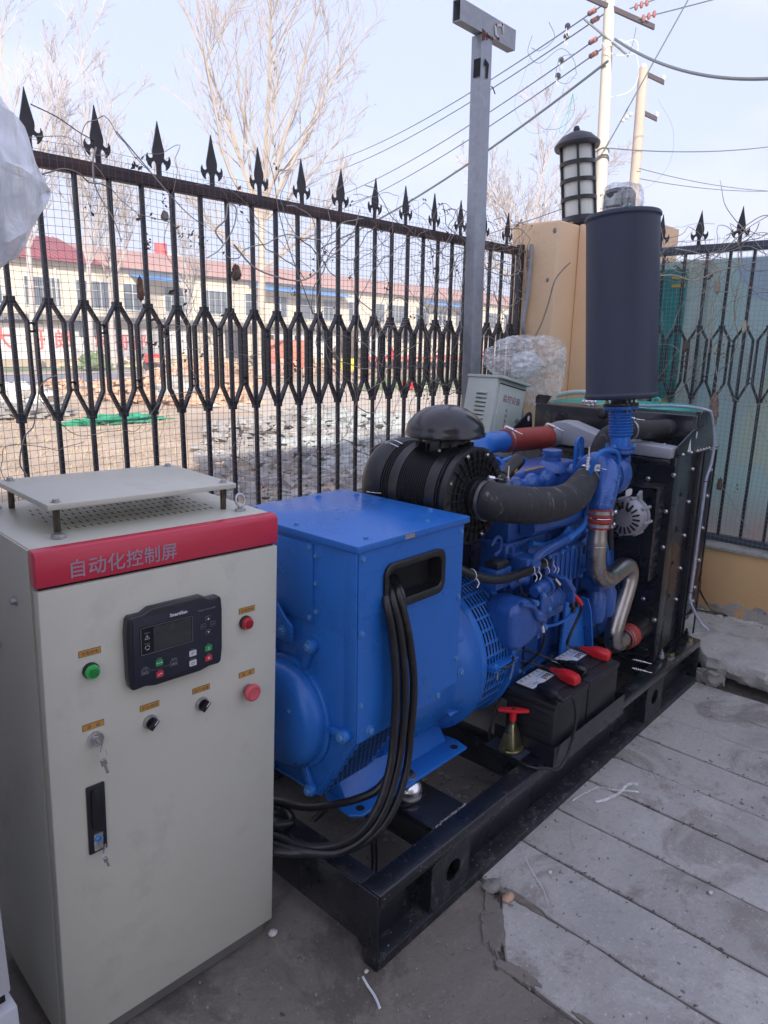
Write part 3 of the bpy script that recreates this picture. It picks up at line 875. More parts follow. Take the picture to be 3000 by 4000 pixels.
def make_fence(name, label, mtx, x0, x1, bar_x, spike_x, z_low, z_top, rail_m, mesh_gap, rail_h=0.042, z_bar0=None, mesh_x0=None, mesh_x1=None, mesh_m='wire'):
    """local x along the fence, y depth (negative towards the yard), z up"""
    t = thing(name, label, 'fence', mtx)
    MB().box(x0, x1, 0, 0.040, z_top - rail_h, z_top).build('top_rail', rail_m, parent=t, frame=t, bevel=0.002)
    MB().box(x0, x1, 0.0, 0.040, z_low, z_low + 0.035).build('bottom_rail', rail_m, parent=t, frame=t, bevel=0.002)
    MB().box(x0 - 0.028, x0 - 0.001, 0, 0.04, z_low, z_top + .02).build('end_post', 'iron', parent=t, frame=t, bevel=.002)
    MB().box(x1 + 0.001, x1 + 0.028, 0, 0.04, z_low, z_top + .02).build('end_post', 'iron', parent=t, frame=t, bevel=.002)
    first = {}
    def rep(key, builder, x, name_, m, **kw):
        if key not in first:
            o = builder().build(name_, m, parent=t, frame=t, **kw)
            first[key] = o
            return o
        o = copy_at(first[key], WM[t.name] @ Matrix.Translation((x, 0, 0)) @ first[key + '_l'], t)
        return o
    zt = z_top - rail_h
    for i, x in enumerate(bar_x):
        # upright
        if 'bar' not in first:
            o = MB().box(-.0068, .0068, .005, .021, z_low + .035, zt).build('bar', 'iron', parent=t, frame=t, bevel=.001)
            first['bar'] = o
            first['bar_l'] = WM[t.name].inverted() @ WM[o.name]
            o2 = MB()
            for s_ in (-1, 1):
                pts = [(.0065, 1.660), (.0465, 1.594), (.0465, 1.366), (.0065, 1.280)]
                o2_pts = pts
                for a, b in zip(pts[:-1], pts[1:]):
                    a, b = Vector((a[0] * s_, .014, a[1])), Vector((b[0] * s_, .014, b[1]))
                    d = (b - a)
                    nn = Vector((-d.z, 0, d.x)).normalized() * .0043
                    e_ = d.normalized() * .002
                    o2.obox((a + b) / 2, d / 2 + e_, Vector((0, .0118, 0)), nn)
            o2.box(-.014, .014, .001, .027, 1.650, 1.668)
            o2.box(-.013, .013, .001, .027, 1.272, 1.290)
            oo = o2.build('elongated_hexagon', 'iron', parent=t, frame=t, bevel=.0008, seg=1)
            first['hex'] = oo
            first['hex_l'] = WM[t.name].inverted() @ WM[oo.name]
            base = Matrix.Translation((x, 0, 0))
            for k_ in ('bar', 'hex'):
                o_ = first[k_]
                nm = WM[t.name] @ base @ first[k_ + '_l']
                o_.matrix_basis = WM[t.name].inverted() @ nm
                WM[o_.name] = nm
        else:
            copy_at(first['bar'], WM[t.name] @ Matrix.Translation((x, 0, 0)) @ first['bar_l'], t)
            copy_at(first['hex'], WM[t.name] @ Matrix.Translation((x, 0, 0)) @ first['hex_l'], t)
    # small joining rings between hexagons
    rj = None
    for i in range(len(bar_x) - 1):
        xm = (bar_x[i] + bar_x[i + 1]) / 2
        zz = 1.575 if i % 2 else 1.385
        l = Matrix.Translation((xm, .014, zz))
        if rj is None:
            mb = MB().tube([(math.cos(a) * .0105, 0, math.sin(a) * .0135) for a in [k * math.pi / 8 for k in range(16)]], .0038, 6, closed=True)
            rj = mb.build('joining_ring', 'iron', parent=t, frame=t)
            lj = WM[t.name].inverted() @ WM[rj.name]
            nm = WM[t.name] @ l @ lj
            rj.matrix_basis = l @ lj
            WM[rj.name] = nm
        else:
            copy_at(rj, WM[t.name] @ l @ lj, t)
    sp = None
    for i, x in enumerate(spike_x):
        rr = random.Random(i * 7 + len(bar_x))
        l = Matrix.Translation((x, 0.018, z_top)) @ Matrix.Rotation(R(rr.uniform(-2.5, 2.5)), 4, 'Y') @ Matrix.Rotation(R(rr.uniform(-8, 8)), 4, 'Z')
        if sp is None:
            sp = MB().prism(SPIKE, 'y', -.004, .004).build('spearhead', 'iron', parent=t, frame=t, bevel=.0012, seg=1)
            lsp = WM[t.name].inverted() @ WM[sp.name]
            sp.matrix_basis = l @ lsp
            WM[sp.name] = WM[t.name] @ l @ lsp
        else:
            copy_at(sp, WM[t.name] @ l @ lsp, t)
    # welded wire mesh hung on the yard side
    rr = random.Random(4)
    mb = MB()
    a0, a1 = (mesh_x0 if mesh_x0 is not None else x0), (mesh_x1 if mesh_x1 is not None else x1)
    nx, nz = int((a1 - a0) / mesh_gap), int((z_top + .035 - z_low) / mesh_gap)
    def wob(x, z):
        return (Vector((x + .004 * math.sin(z * 5 + x * 2.2) + .0025 * math.sin(z * 13 + x * 3), -.010 - .006 * (1 + math.sin(x * 3.1 + z * 2)), z + .006 * math.sin(x * 4.2) + .003 * math.sin(x * 11 + z * 3))))
    for i in range(nx + 1):
        x = a0 + i * mesh_gap
        ztop = z_top + .022 + rr.uniform(-.008, .012)
        m_ = 14
        pts = [wob(x, z_low + (ztop - z_low) * k / m_) for k in range(m_ + 1)]
        mb.tube(pts, .00075, 3, caps=False)
    for j in range(nz + 1):
        z = z_low + j * mesh_gap
        m_ = max(8, int((a1 - a0) / .12))
        pts = [wob(a0 + (a1 - a0) * k / m_, z) for k in range(m_ + 1)]
        mb.tube(pts, .00075, 3, caps=False)
    o = mb.build('wire_mesh', mesh_m, parent=t, frame=t, smooth=False)
    o['kind'] = 'stuff'
    return t

bars1 = [0.042 + 0.1177 * k for k in range(-7, 23)]
spk1 = [0.352 + 0.2205 * k for k in range(-4, 11)]
f1 = make_fence('spearhead_fence', 'black iron fence with rusty top rail and spearheads along the field, left of the pillar', Matrix.Translation((0, 1.42, 0)),
           -0.82, 2.70, bars1, spk1, 0.02, 2.103, 'iron_rust', 0.0243)
# right hand fence runs towards -y at x = 3.0
f2m = Matrix.Translation((3.0, 0.82, 0)) @ Matrix.Rotation(R(-90), 4, 'Z')
f2 = make_fence('spearhead_fence', 'dark iron spearhead fence with grey top rail standing on the low ochre wall at right', f2m,
           0.03, 3.4, [0.005 + 0.1172 * k for k in range(1, 28)], [0.09 + 0.2085 * k for k in range(0, 15)], 0.50, 2.085, 'iron_grey', 0.0243, mesh_m='wire_grey')

# ================================================================== steel post with box beam
def steel_post():
    t = thing('steel_post', 'tall galvanised steel post with a short box beam across its top', 'post', (2.09, 1.273, 0.0))
    lean = Vector((-0.024, 0.0, 1.0))
    b0 = Vector((2.089, 1.281, 0.0))
    def P_(z): return b0 + lean * z
    a, b = P_(0), P_(2.972)
    MB().obox((a + b) / 2, (.0455, 0, 0), (0, .030, 0), (b - a) / 2).build('upright', 'galv', parent=t, bevel=.006)
    # box beam, open at its left end
    x0, x1, y0, y1, z0, z1 = 1.803, 2.256, 1.250, 1.296, 2.974, 3.064
    mb = MB()
    mb.box(x0, x1, y0, y0 + .004, z0, z1).box(x0, x1, y1 - .004, y1, z0, z1)
    mb.box(x0, x1, y0 + .0042, y1 - .0042, z0, z0 + .004).box(x0, x1, y0 + .0042, y1 - .0042, z1 - .004, z1)
    mb.box(x1 - .004, x1 + .001, y0 + .005, y1 - .005, z0 + .005, z1 - .005)
    mb.build('box_beam', 'galv', parent=t)
    mb = MB()
    r_ = random.Random(1)
    for i in range(60):
        x = r_.uniform(1.976, 2.060)
        h = .004 + .010 * abs(noise.noise(Vector((x * 60, 0, 0)))) + (abs(r_.gauss(0, .010)) if i % 9 == 0 else 0)
        mb.box(x - .003, x + .003, 1.2478 - .0002 * (i % 5), 1.2497, 2.972 - h, 2.974 + h * .5)
    mb.build('rusty_weld', 'rust', parent=t)
    mb = MB()
    mb.prism([(2.066, 3.03), (2.142, 3.062), (2.145, 3.018), (2.138, 3.012), (2.130, 3.040), (2.081, 3.030), (2.088, 3.0), (2.114, 2.985), (2.116, 2.979), (2.075, 2.992)], 'y', 1.245, 1.249)
    mb.build('cream_bracket', 'wframe', parent=t, bevel=.001)
    for p in ((2.078, 1.245, 3.034), (2.128, 1.245, 3.050), (2.104, 1.245, 2.984)):
        MB().bolt(p, (0, -1, 0), .004).build('screw', 'rust', parent=t)
    mb = MB()
    mb.prism([(2.0, 2.87), (2.033, 2.855), (2.028, 2.79), (2.016, 2.79), (2.016, 2.845), (2.0, 2.84)], 'y', 1.2445, 1.247)
    mb.box(1.9715, 1.9745, 1.252, 1.29, 2.79, 2.868)
    mb.build('black_tape', 'strap', parent=t)
    MB().tube([(2.085, 1.262, 2.775), (2.092, 1.255, 2.765), (2.103, 1.25, 2.742)], .003, 5).build('tape_end', 'strap', parent=t)
steel_post()

# ================================================================== the building whose shade covers the yard (behind the camera)
t = thing('yard_building', 'beige building behind the photographer shading the yard', 'building', (-8, -14, 0))
MB().box(-15, -2.2, -19, -9.5, -0.05, 9.9).build('wall', 'yard_wall', parent=t)
MB().box(-15.3, -1.9, -19.3, -9.2, 9.905, 10.15).build('roof', 'concrete', parent=t)
for i in range(4):
    x = -14 + i * 3.1
    for z in (1.0, 4.8):
        MB().box(x, x + 1.6, -9.53, -9.47, z, z + 1.7).build('window', 'glass', parent=t)
# ================================================================== beyond the fence
def patch(name, poly, z, m, **kw):
    mb = MB()
    mb.add([(x, y, z) for x, y in poly], [tuple(range(len(poly)))])
    return tag(mb.build(name, m), kind='structure')
patch('asphalt_road', [(-60, 25.5), (8, 24), (13, 25.2), (18, 27), (16, 30.0), (8, 30.5), (-60, 33)], -0.052, 'road')
patch('dusty_path', [(8.4, 11.0), (12, 10), (17, 11), (30, 14), (60, 20), (60, 27), (34, 22), (25, 20.5), (17.5, 20.8), (13.5, 20.5), (10, 16)], -0.048, 'path')
patch('far_verge', [(-60, 38), (18, 38), (30, 40), (100, 44), (100, 50.4), (-60, 47)], -0.044, 'grass_dry')
patch('green_verge', [(-60, 34.0), (16, 33.6), (26, 34.5), (40, 33), (60, 36), (60, 38.5), (30, 38.4), (-60, 37.6)], -0.040, 'grass_green')

rnd = random.Random(21)
def scatter(name, poly, n, s0, s1, m, zf=0.5, heap=0.0, seed=1, z=-0.05):
    """angular fragments spread over a polygon"""
    r_ = random.Random(seed)
    xs, ys = [p[0] for p in poly], [p[1] for p in poly]
    def inside(x, y):
        c = False
        for i in range(len(poly)):
            (x1, y1), (x2, y2) = poly[i], poly[i - 1]
            if (y1 > y) != (y2 > y) and x < (x2 - x1) * (y - y1) / (y2 - y1) + x1:
                c = not c
        return c
    vs_, fs = [], []
    k = 0
    while k < n:
        x, y = r_.uniform(min(xs), max(xs)), r_.uniform(min(ys), max(ys))
        if not inside(x, y):
            continue
        k += 1
        s_ = s0 + (s1 - s0) * r_.random() ** 2.5
        zz = z + heap * max(0, noise.noise(Vector((x * .5, y * .5, seed)))) + s_ * .2
        o = len(vs_)
        a = r_.random() * 6.28
        rot = Matrix.Rotation(a, 3, 'Z') @ Matrix.Rotation(r_.uniform(-.7, .7), 3, 'X')
        for (dx, dy, dz) in ((-1, -1, -1), (1, -1, -1), (1, 1, -1), (-1, 1, -1), (-.7, -.8, 1), (.8, -.6, 1), (.6, .8, 1), (-.8, .6, 1)):
            q = rot @ Vector((dx * s_ * r_.uniform(.6, 1.1), dy * s_ * .75 * r_.uniform(.6, 1.1), dz * s_ * zf * r_.uniform(.5, 1.1)))
            vs_.append((x + q.x, y + q.y, zz + q.z))
        fs += [(o, o + 3, o + 2, o + 1), (o + 4, o + 5, o + 6, o + 7), (o, o + 1, o + 5, o + 4), (o + 1, o + 2, o + 6, o + 5), (o + 2, o + 3, o + 7, o + 6), (o + 3, o, o + 4, o + 7)]
    mb = MB()
    mb.v = [Vector(v) for v in vs_]
    mb.f = fs
    return tag(mb.build(name, m, smooth=False), kind='stuff')
scatter('grey_rubble', [(2.9, 3.9), (3.2, 5.6), (4.8, 8.3), (6.5, 10.3), (9.3, 10.9), (10.8, 9.6), (8.0, 6.6), (4.9, 3.9)], 2600, .02, .12, 'rubble', .45, .35, 1)
scatter('pale_rubble', [(4.6, 5.0), (6.2, 8.4), (9.0, 10.2), (11.0, 9.4), (8.2, 6.2), (6.0, 4.4)], 900, .04, .16, mat('pale_rubble', (0.38, 0.39, 0.37), .9, var=.2, world=True), .35, .35, 2)
scatter('brick_rubble', [(7.2, 15), (8.5, 24), (15, 24.5), (17, 22), (12, 17), (10.2, 13.2)], 1500, .03, .16, 'rubble_red', .5, .5, 3)
scatter('brick_rubble', [(14, 27), (18, 31), (30, 33), (33, 29), (24, 27)], 900, .06, .3, 'rubble_red', .5, .9, 4)
scatter('leaf_litter', [(13, 36), (18, 40), (60, 46), (70, 41), (30, 36)], 900, .08, .35, mat('orange_litter', (0.58, 0.44, 0.29), .9, var=.2, world=True), .6, .9, 5)
scatter('brown_litter', [(15, 22), (26, 32), (60, 36), (60, 28), (34, 23), (22, 20.5)], 1300, .05, .22, mat('brown_litter', (0.36, 0.26, 0.18), .9, var=.3, world=True), .3, .3, 8)
scatter('green_weeds', [(16, 16.5), (22, 20), (50, 26), (50, 23), (24, 15.5), (17, 14)], 1500, .03, .14, 'grass_green', 1.2, .1, 6)

# dry grass
mb = MB()
r_ = random.Random(8)
for i in range(9000):
    x, y = r_.uniform(1.0, 9.5), r_.uniform(6.2, 16.5)
    if x - 2.2 > (y - 4.2) * 0.62:
        continue
    a = r_.random() * 6.28
    L = r_.uniform(.05, .14)
    d = Vector((math.cos(a), math.sin(a), r_.uniform(.25, 1.2))).normalized() * L
    p = Vector((x, y, -.06))
    s_ = Vector((-math.sin(a), math.cos(a), 0)) * .006
    o = len(mb.v)
    mb.v += [p - s_, p + s_, p + d]
    mb.f.append((o, o + 1, o + 2))
tag(mb.build('dry_grass', 'grass_dry', smooth=False), kind='stuff')

# ---- long two storey building
BO = Vector((17.0, 49.9, 0))
byaw = math.atan2(3.6, 64)
BM = Matrix.Translation(BO) @ Matrix.Rotation(byaw, 4, 'Z')
bt = thing('long_building', 'long cream two storey building with terracotta roof beyond the field', 'building', BM)
def bp(name, m, *boxes, **kw):
    mb = MB()
    for b in boxes:
        mb.box(*b)
    return mb.build(name, m, parent=bt, frame=bt, **kw)
L0, L1 = -34, 92
bp('upper_wall', 'facade', (L0, L1, 0, 12, 2.95, 6.3))
bp('lower_wall', 'facade', (3.0, L1, .25, 12, -.06, 2.62))
bp('whitewashed_front', 'whitewash', (L0, 14.5, .12, .245, -.06, 2.30), (21.5, 40, .12, .245, -.06, 2.35))
bp('canopy_slab', 'concrete_dark', (L0, L1, -.75, .24, 2.64, 2.94))
bp('eaves', 'concrete', (L0, L1, -.35, 12.3, 6.302, 6.44))
# roof slopes: rib detail as tile courses
mb = MB()
mb.prism([(-.6, 6.45), (6, 8.5), (12.6, 6.45)], 'x', 7.5, L1 + .5)
mb.build('tiled_roof', 'roof_tile', parent=bt, frame=bt)
mb = MB()
mb.prism([(-.8, 6.46), (5.8, 8.75), (12.8, 6.46)], 'x', L0, 7.4)
for i in range(90):
    x = L0 + i * .46
    mb.prism([(-.82, 6.47), (5.8, 8.79), (5.8, 8.83), (-.82, 6.51)], 'x', x, x + .06)
mb.build('red_sheet_roof', 'roof_red', parent=bt, frame=bt)
# upper windows, each its own part with frame
wins = []
x = L0 + 1.2
r_ = random.Random(12)
while x < L1 - 3:
    wdt = r_.choice((1.5, 2.4, 2.4, 2.1))
    wins.append((x, wdt))
    x += wdt + r_.choice((1.2, 1.5, 2.0))
wb = {}
for i, (x, wd) in enumerate(wins):
    o = bp('window', 'glass', (x, x + wd, -.02, .05, 3.55, 5.35))
    mb = MB()
    mb.box(x - .05, x + wd + .05, -.06, -.021, 5.35, 5.42).box(x - .05, x + wd + .05, -.10, -.021, 3.45, 3.55)
    mb.box(x - .05, x, -.06, -.021, 3.55, 5.35).box(x + wd, x + wd + .05, -.06, -.021, 3.55, 5.35)
    nb = int(wd / .6)
    for k in range(1, nb):
        xx = x + wd * k / nb
        mb.box(xx - .03, xx + .03, -.06, -.021, 3.55, 5.35)
    mb.box(x, x + wd, -.055, -.022, 4.70, 4.76)
    mb.build('window_frame', 'wframe', parent=o, frame=bt, smooth=False)
    if r_.random() < .6:
        gm = MB()
        for k in range(int(wd / .14)):
            gm.box(x + k * .14, x + k * .14 + .02, -.16, -.13, 3.5, 5.38)
        gm.build('window_grille', 'galv', parent=o, frame=bt, smooth=False)
for (x0, x1) in ((9.6, 13.5), (21, 33), (46, 55)):
    mb = MB()
    mb.add([(x0, -1.5, 5.75), (x1, -1.5, 5.75), (x1, -.02, 6.12), (x0, -.02, 6.12), (x0, -1.5, 5.70), (x1, -1.5, 5.70), (x1, -.02, 6.07), (x0, -.02, 6.07)],
           [(0, 1, 2, 3), (7, 6, 5, 4), (0, 4, 5, 1), (1, 5, 6, 2), (2, 6, 7, 3), (3, 7, 4, 0)])
    mb.build('blue_awning', 'blue_sheet', parent=bt, frame=bt)
bp('drainpipe', 'porcelain', (3.4, 3.55, -.12, -.01, 2.95, 6.3))
bp('drainpipe', 'porcelain', (3.95, 4.10, -.12, -.01, 2.95, 6.3))
for i, x in enumerate((5.5, 14, 22, 29.5, 43, 57, 70)):
    bp('window', 'glass', (x, x + 1.6, -.02 + .12, .26, 1.5, 2.45)) if i != 1 else bp('lower_grille_window', 'glass', (x - 9.6, x - 7.6, .05, .26, 1.9, 2.55))
bp('brown_door', 'dark_canvas', (18.5, 20.6, .10, .24, -.05, 2.3))
bp('low_door', 'dark_canvas', (36, 37.2, .02, .11, -.05, 2.1))
for ch, x, sz in (('大', -0.6, 1.5), ('哥', 1.6, 1.5), ('郎', 3.6, 1.4), ('城', 6.6, 1.2), ('哥', 8.2, 1.2), ('部', 9.7, 1.2), ('尤', -3.0, 1.4)):
    text_mesh('red_character', ch, sz, 'red_sign', (x, .10, .75), (1, 0, 0), (0, 0, 1), parent=bt, frame=bt, depth=.01, bold=.02)

# ---- roof top small red tank far behind
t = thing('rooftop_tank', 'small red and white tank showing above the far roof', 'tank', (34, 58, 8.0))
MB().cyl((34.2, 58.6, 8.0), (34.2, 58.6, 9.6), .55, n=14).build('tank_body', 'machine_red', parent=t)
MB().box(33.9, 35.8, 58.4, 58.9, 8.0, 9.0).build('tank_base', 'whitewash', parent=t)

# ---- things in the field
def boxy(name, label, cat, c, sx, sy, sz, m, yaw=.3, group=None, z=-.06, extra=None):
    mtx = Matrix.Translation((c[0], c[1], z)) @ Matrix.Rotation(yaw, 4, 'Z')
    t = thing(name, label, cat, mtx, group)
    MB().box(-sx / 2, sx / 2, -sy / 2, sy / 2, 0, sz).build('casing', m, parent=t, frame=t, bevel=.03)
    return t
t = boxy('metal_cabinet', 'tall orange red metal cabinet with two doors standing in the field', 'cabinet', (24.2, 29.6), 1.9, .8, 1.62, 'machine_orange', -.5)
for x0 in (-.9, .03):
    MB().box(x0, x0 + .86, -.44, -.405, .08, 1.55).build('door', 'machine_orange', parent=t, frame=t, bevel=.01)
for x in (-.7, 0, .6):
    MB().cyl((x, 0, 1.62), (x, 0, 1.86), .09, n=10).build('top_fitting', 'dark_canvas', parent=t, frame=t)
t = boxy('hopper', 'pinkish metal hopper lying left of the tall red cabinet', 'hopper', (20.6, 26.4), .9, .7, .55, mat('pinkish_metal', (.50, .30, .28), .6), .2)
MB().prism([(-.42, .56), (.42, .56), (.42, 1.0)], 'y', -.3, .3).build('chute', 'machine_orange', parent=t, frame=t)
def machine(p, yaw, label):
    t = thing('farm_implement', label, 'farm machine', Matrix.Translation((p[0], p[1], -.06)) @ Matrix.Rotation(yaw, 4, 'Z'), 'farm implements parked in the field')
    MB().box(-1.5, 1.5, -.1, .1, .62, .74).box(-1.5, 1.5, .5, .62, .62, .74).box(-1.4, -1.28, .101, .499, .63, .73).box(1.28, 1.4, .101, .499, .63, .73).build('frame', 'machine_red', parent=t, frame=t)
    for k in range(6):
        x = -1.3 + k * .52
        MB().lathe([(.02, -.02), (.28, -.012), (.28, .012), (.02, .02)], (x, .3, .26), (1, 0, .0), 12).build('disc', 'dark_canvas', parent=t, frame=t)
        MB().box(x - .04, x + .04, .26, .34, .27, .615).build('tine', 'machine_red', parent=t, frame=t)
    MB().prism([(-.3, .75), (.3, .75), (.06, 1.35), (-.06, 1.35)], 'y', .0, .08).build('hitch', 'machine_red', parent=t, frame=t)
    MB().box(-1.4, -.2, -.3, .85, .9, 1.02).build('white_hood', 'sack', parent=t, frame=t, bevel=.03)
machine((30.5, 27.6), -.35, 'leftmost red farm implement with white hood parked right of the red cabinet')
machine((33.8, 26.6), -.3, 'red farm implement second from the left in the parked row')
machine((37.5, 25.8), -.35, 'red farm implement third from the left in the parked row')
machine((42.5, 24.8), -.3, 'rightmost red farm implement, half hidden by the steel post')
t = boxy('yellow_tub', 'bright yellow plastic tub between the red cabinet and the machines', 'tub', (26.9, 27.4), .8, .6, .7, 'tarp_yellow', .1)
# red tiller
t = thing('small_tiller', 'small red and white tiller standing near the green bush', 'tiller', (17.2, 31.2, -.06))
MB().box(16.9, 17.5, 31, 31.4, .35, .8).build('engine', 'machine_red', parent=t, bevel=.05)
for s_ in (-.35, .35):
    MB().lathe([(.03, -.05), (.30, -.05), (.30, .05), (.03, .05)], (17.2, 31.2 + s_, .25), (0, 1, 0), 14).build('wheel', 'dark_canvas', parent=t)
MB().tube([(17.2, 31.2, .8), (16.9, 31.0, 1.1), (16.6, 30.9, 1.15)], .03, 6).build('handle', 'sack', parent=t)

def blob(name, label, cat, c, r, sc, m, amp=.35, seed=1, fr=2.0, n=40, mm=24, kind=None):
    mb = MB().sphere((0, 0, 0), 1, n, mm)
    for v in mb.v:
        d = 1 + amp * noise.fractal(v * fr + Vector((seed * 7.3, 0, 0)), 1, 2, 4)
        v *= d
        v.x *= r * sc[0]; v.y *= r * sc[1]; v.z *= r * sc[2]
        v.z = max(v.z, -r * sc[2] * .3)
        v += Vector(c)
    return tag(mb.build(name, m, sharp=50), label, cat, kind=kind)
blob('green_netting', 'heap of bright green shade netting lying on the dry grass', 'netting', (5.45, 12.1, -.05), .75, (1.15, .5, .16), 'net_green', .8, 3, 4)
blob('netting_scrap', 'small green netting strip beyond the gray rubble', 'netting', (9.9, 10.3, -.03), .4, (1.2, .5, .12), 'net_green', .8, 5, 4)
blob('sack_pile', 'pile of whitish sacks and rags left of the green netting', 'sacks', (5.0, 15.6, .15), .8, (.9, .7, .45), 'sack', .6, 4, 2.2)
blob('sack_pile', 'low brown and white heap in front of the whitish sacks', 'sacks', (4.6, 13.9, .0), .6, (1.3, .6, .35), 'rubble', .7, 9, 2.5)
blob('evergreen_bush', 'round dark green bush on the far verge', 'bush', (15.2, 33.0, .2), .55, (1.2, 1, 1), 'grass_green', .6, 8, 3)
blob('tyre_heap', 'grey heap like a covered mound at the edge of the dusty path', 'mound', (10.2, 17.6, .0), .8, (1, .7, .5), 'concrete', .4, 6)
blob('red_bag', 'crumpled red plastic bag on the dusty path', 'bag', (17.8, 15.3, .05), .30, (1.2, .7, .6), 'red', .5, 7, 2)
blob('white_bag', 'crumpled white bag right of the red one', 'bag', (18.5, 14.9, .02), .28, (1.3, .7, .4), 'sack', .5, 2, 2)
blob('white_bag', 'white scrap on the dry ground left of the red bag', 'bag', (8.7, 13.6, -.02), .16, (1.3, .7, .4), 'sack', .5, 12, 2)
blob('brown_shrub', 'leafless brown shrub right of the red cabinet', 'shrub', (28.6, 29.4, .8), 1.0, (.7, .7, 1.1), 'leaf_dead', .7, 10, 3)

# ---- bare trees
def grow(mb_t, mb_c, p, d, L, r, lvl, rr, up, spread, minr, nseg=5, twigs=True, maxlvl=4):
    pts, rs = [p.copy()], [r]
    cur, dd = p.copy(), d.normalized()
    for i in range(nseg):
        dd = (dd + Vector((rr.gauss(0, .09), rr.gauss(0, .09), up * (.06 if lvl else .0) + rr.gauss(0, .03)))).normalized()
        cur = cur + dd * L / nseg
        pts.append(cur.copy())
        rs.append(max(minr, r * (1 - (i + 1) / nseg * (.55 if lvl == 0 else .8))))
    (mb_t if lvl == 0 else mb_c).tube(pts, rs, 8 if lvl == 0 else (5 if lvl == 1 else 3), caps=False)
    if lvl >= maxlvl:
        return pts
    nb = {0: 0, 1: 10, 2: 6, 3: 4}.get(lvl, 3)
    for k in range(nb):
        f_ = rr.uniform(.12, 1.0)
        i = min(nseg - 1, int(f_ * nseg))
        q = pts[i].lerp(pts[i + 1], f_ * nseg - i)
        td = (pts[i + 1] - pts[i]).normalized()
        a = rr.random() * 6.28
        o1 = td.orthogonal().normalized()
        o2 = td.cross(o1)
        ang = spread * rr.uniform(.65, 1.25)
        nd = (td * math.cos(ang) + (o1 * math.cos(a) + o2 * math.sin(a)) * math.sin(ang))
        nd.z += up * .25
        grow(mb_t, mb_c, q, nd, L * rr.uniform(.30, .52) * (1.25 - .6 * f_), max(minr, rs[i] * .55), lvl + 1, rr, up, spread, minr, 4 if lvl < 2 else 3, twigs, maxlvl)
    return pts

def bare_tree(name, label, base, h_fork, r0, limbs, seed, m_tr='bark', m_cr='twig', group=None, minr=.010, up=1.0, spread=.62, maxlvl=4, cat='tree'):
    rr = random.Random(seed)
    base = Vector(base)
    t = thing(name, label, cat, base, group)
    tr, cr_ = MB(), MB()
    top = base + Vector(h_fork)
    mid = base.lerp(top, .5) + Vector((rr.gauss(0, .06), rr.gauss(0, .06), 0))
    tr.tube(smooth_path([base, mid, top], 4), [r0 * (1 - .3 * i / 8) for i in range(9)], 10)
    for (d, L, rf) in limbs:
        grow(tr, cr_, top.copy() if rf > 0 else base.lerp(top, -rf), Vector(d), L, r0 * .62 * abs(rf if rf > 0 else .8), 1, rr, up, spread, minr, 8, True, maxlvl)
    tr.build('trunk', m_tr, parent=t)
    cr_.build('crown', m_cr, parent=t, smooth=False)
    return t
rt = Vector((right.x, right.y, 0)).normalized()          # direction across the view, for laying out crowns
def dv(side, upv, back=0.0):
    return tuple(rt * side + Vector((-rt.y, rt.x, 0)) * back + Vector((0, 0, upv)))
bare_tree('poplar_tree', 'large bare poplar with spreading crown rising behind the middle of the fence', (17.87, 23.53, -.05), (1.06, 1.13, 6.4), .20,
          [(dv(.02, 1), 10.0, .95), (dv(-.42, 1, .1), 9.5, .85), (dv(-.72, 1, -.2), 8.5, .7), (dv(.62, 1, .1), 9.2, .8), (dv(.35, 1, -.3), 9.0, .7),
           (dv(1.15, 1, .2), 6.0, .6), (dv(-.16, 1, .5), 9.0, .6), (dv(-1.1, .8, .2), 4.6, -.72), (dv(1.5, .9, -.2), 5.5, -.70), (dv(.12, 1, -.4), 9, .6)], 5, up=.9, minr=.008)
bare_tree('poplar_tree', 'tall slim bare poplar at the left edge behind the first spearheads', (12.9, 34.6, -.05), (.5, .5, 5.5), .17,
          [(dv(.0, 1), 10.5, .9), (dv(-.25, 1, .2), 8, .7), (dv(.28, 1, -.1), 8.5, .7), (dv(.55, 1), 5, .6), (dv(-.5, 1), 5, .5)], 6, 'twig_far', 'twig_far', 'slim poplars left of the big tree')
bare_tree('poplar_tree', 'tall slim bare poplar, second from the left edge', (15.6, 34.2, -.05), (.4, .4, 5.0), .16,
          [(dv(.04, 1), 10, .9), (dv(-.3, 1, .2), 7, .7), (dv(.3, 1, -.1), 7.5, .7), (dv(.6, 1), 4, .6)], 7, 'twig_far', 'twig_far', 'slim poplars left of the big tree')
bare_tree('poplar_tree', 'slim bare poplar whose trunk crosses the red sheet roof, third from the left edge', (17.4, 35.5, -.05), (.3, .3, 4.0), .14,
          [(dv(-.02, 1), 8.5, .9), (dv(-.3, 1, .2), 6, .7), (dv(.35, 1, -.1), 6.5, .7), (dv(.7, 1), 4, .6)], 8, 'twig_far', 'twig_far', 'slim poplars left of the big tree')
bare_tree('poplar_tree', 'slim bare sapling left of the large poplar', (24.2, 38.9, -.05), (.1, .1, 3.0), .10,
          [(dv(-.02, 1), 7.0, .9), (dv(-.25, 1, .2), 4.5, .7), (dv(.3, 1, -.1), 4.5, .7)], 9, 'twig_far', 'twig_far', 'slim poplars left of the big tree')
bare_tree('plane_tree', 'broad bare reddish tree behind the pillar lantern', (31.3, 18.7, -.05), (.2, .2, 4.2), .20,
          [(dv(.0, 1), 8.0, .95), (dv(-.45, 1, .1), 6.6, .85), (dv(.45, 1, -.2), 6.6, .8), (dv(-.8, 1, .1), 5.4, .8), (dv(.8, 1, .2), 5.4, .7), (dv(-.2, 1, .5), 6.4, .6), (dv(.2, 1, .5), 6.4, .6), (dv(1.2, .6), 3.8, .6), (dv(-1.2, .6), 3.8, .6)], 10,
          mat('reddish_bark', (.40, .35, .31), .9), mat('reddish_twig', (.40, .35, .32), .9, var=.2), up=.7, spread=.75, minr=.011)

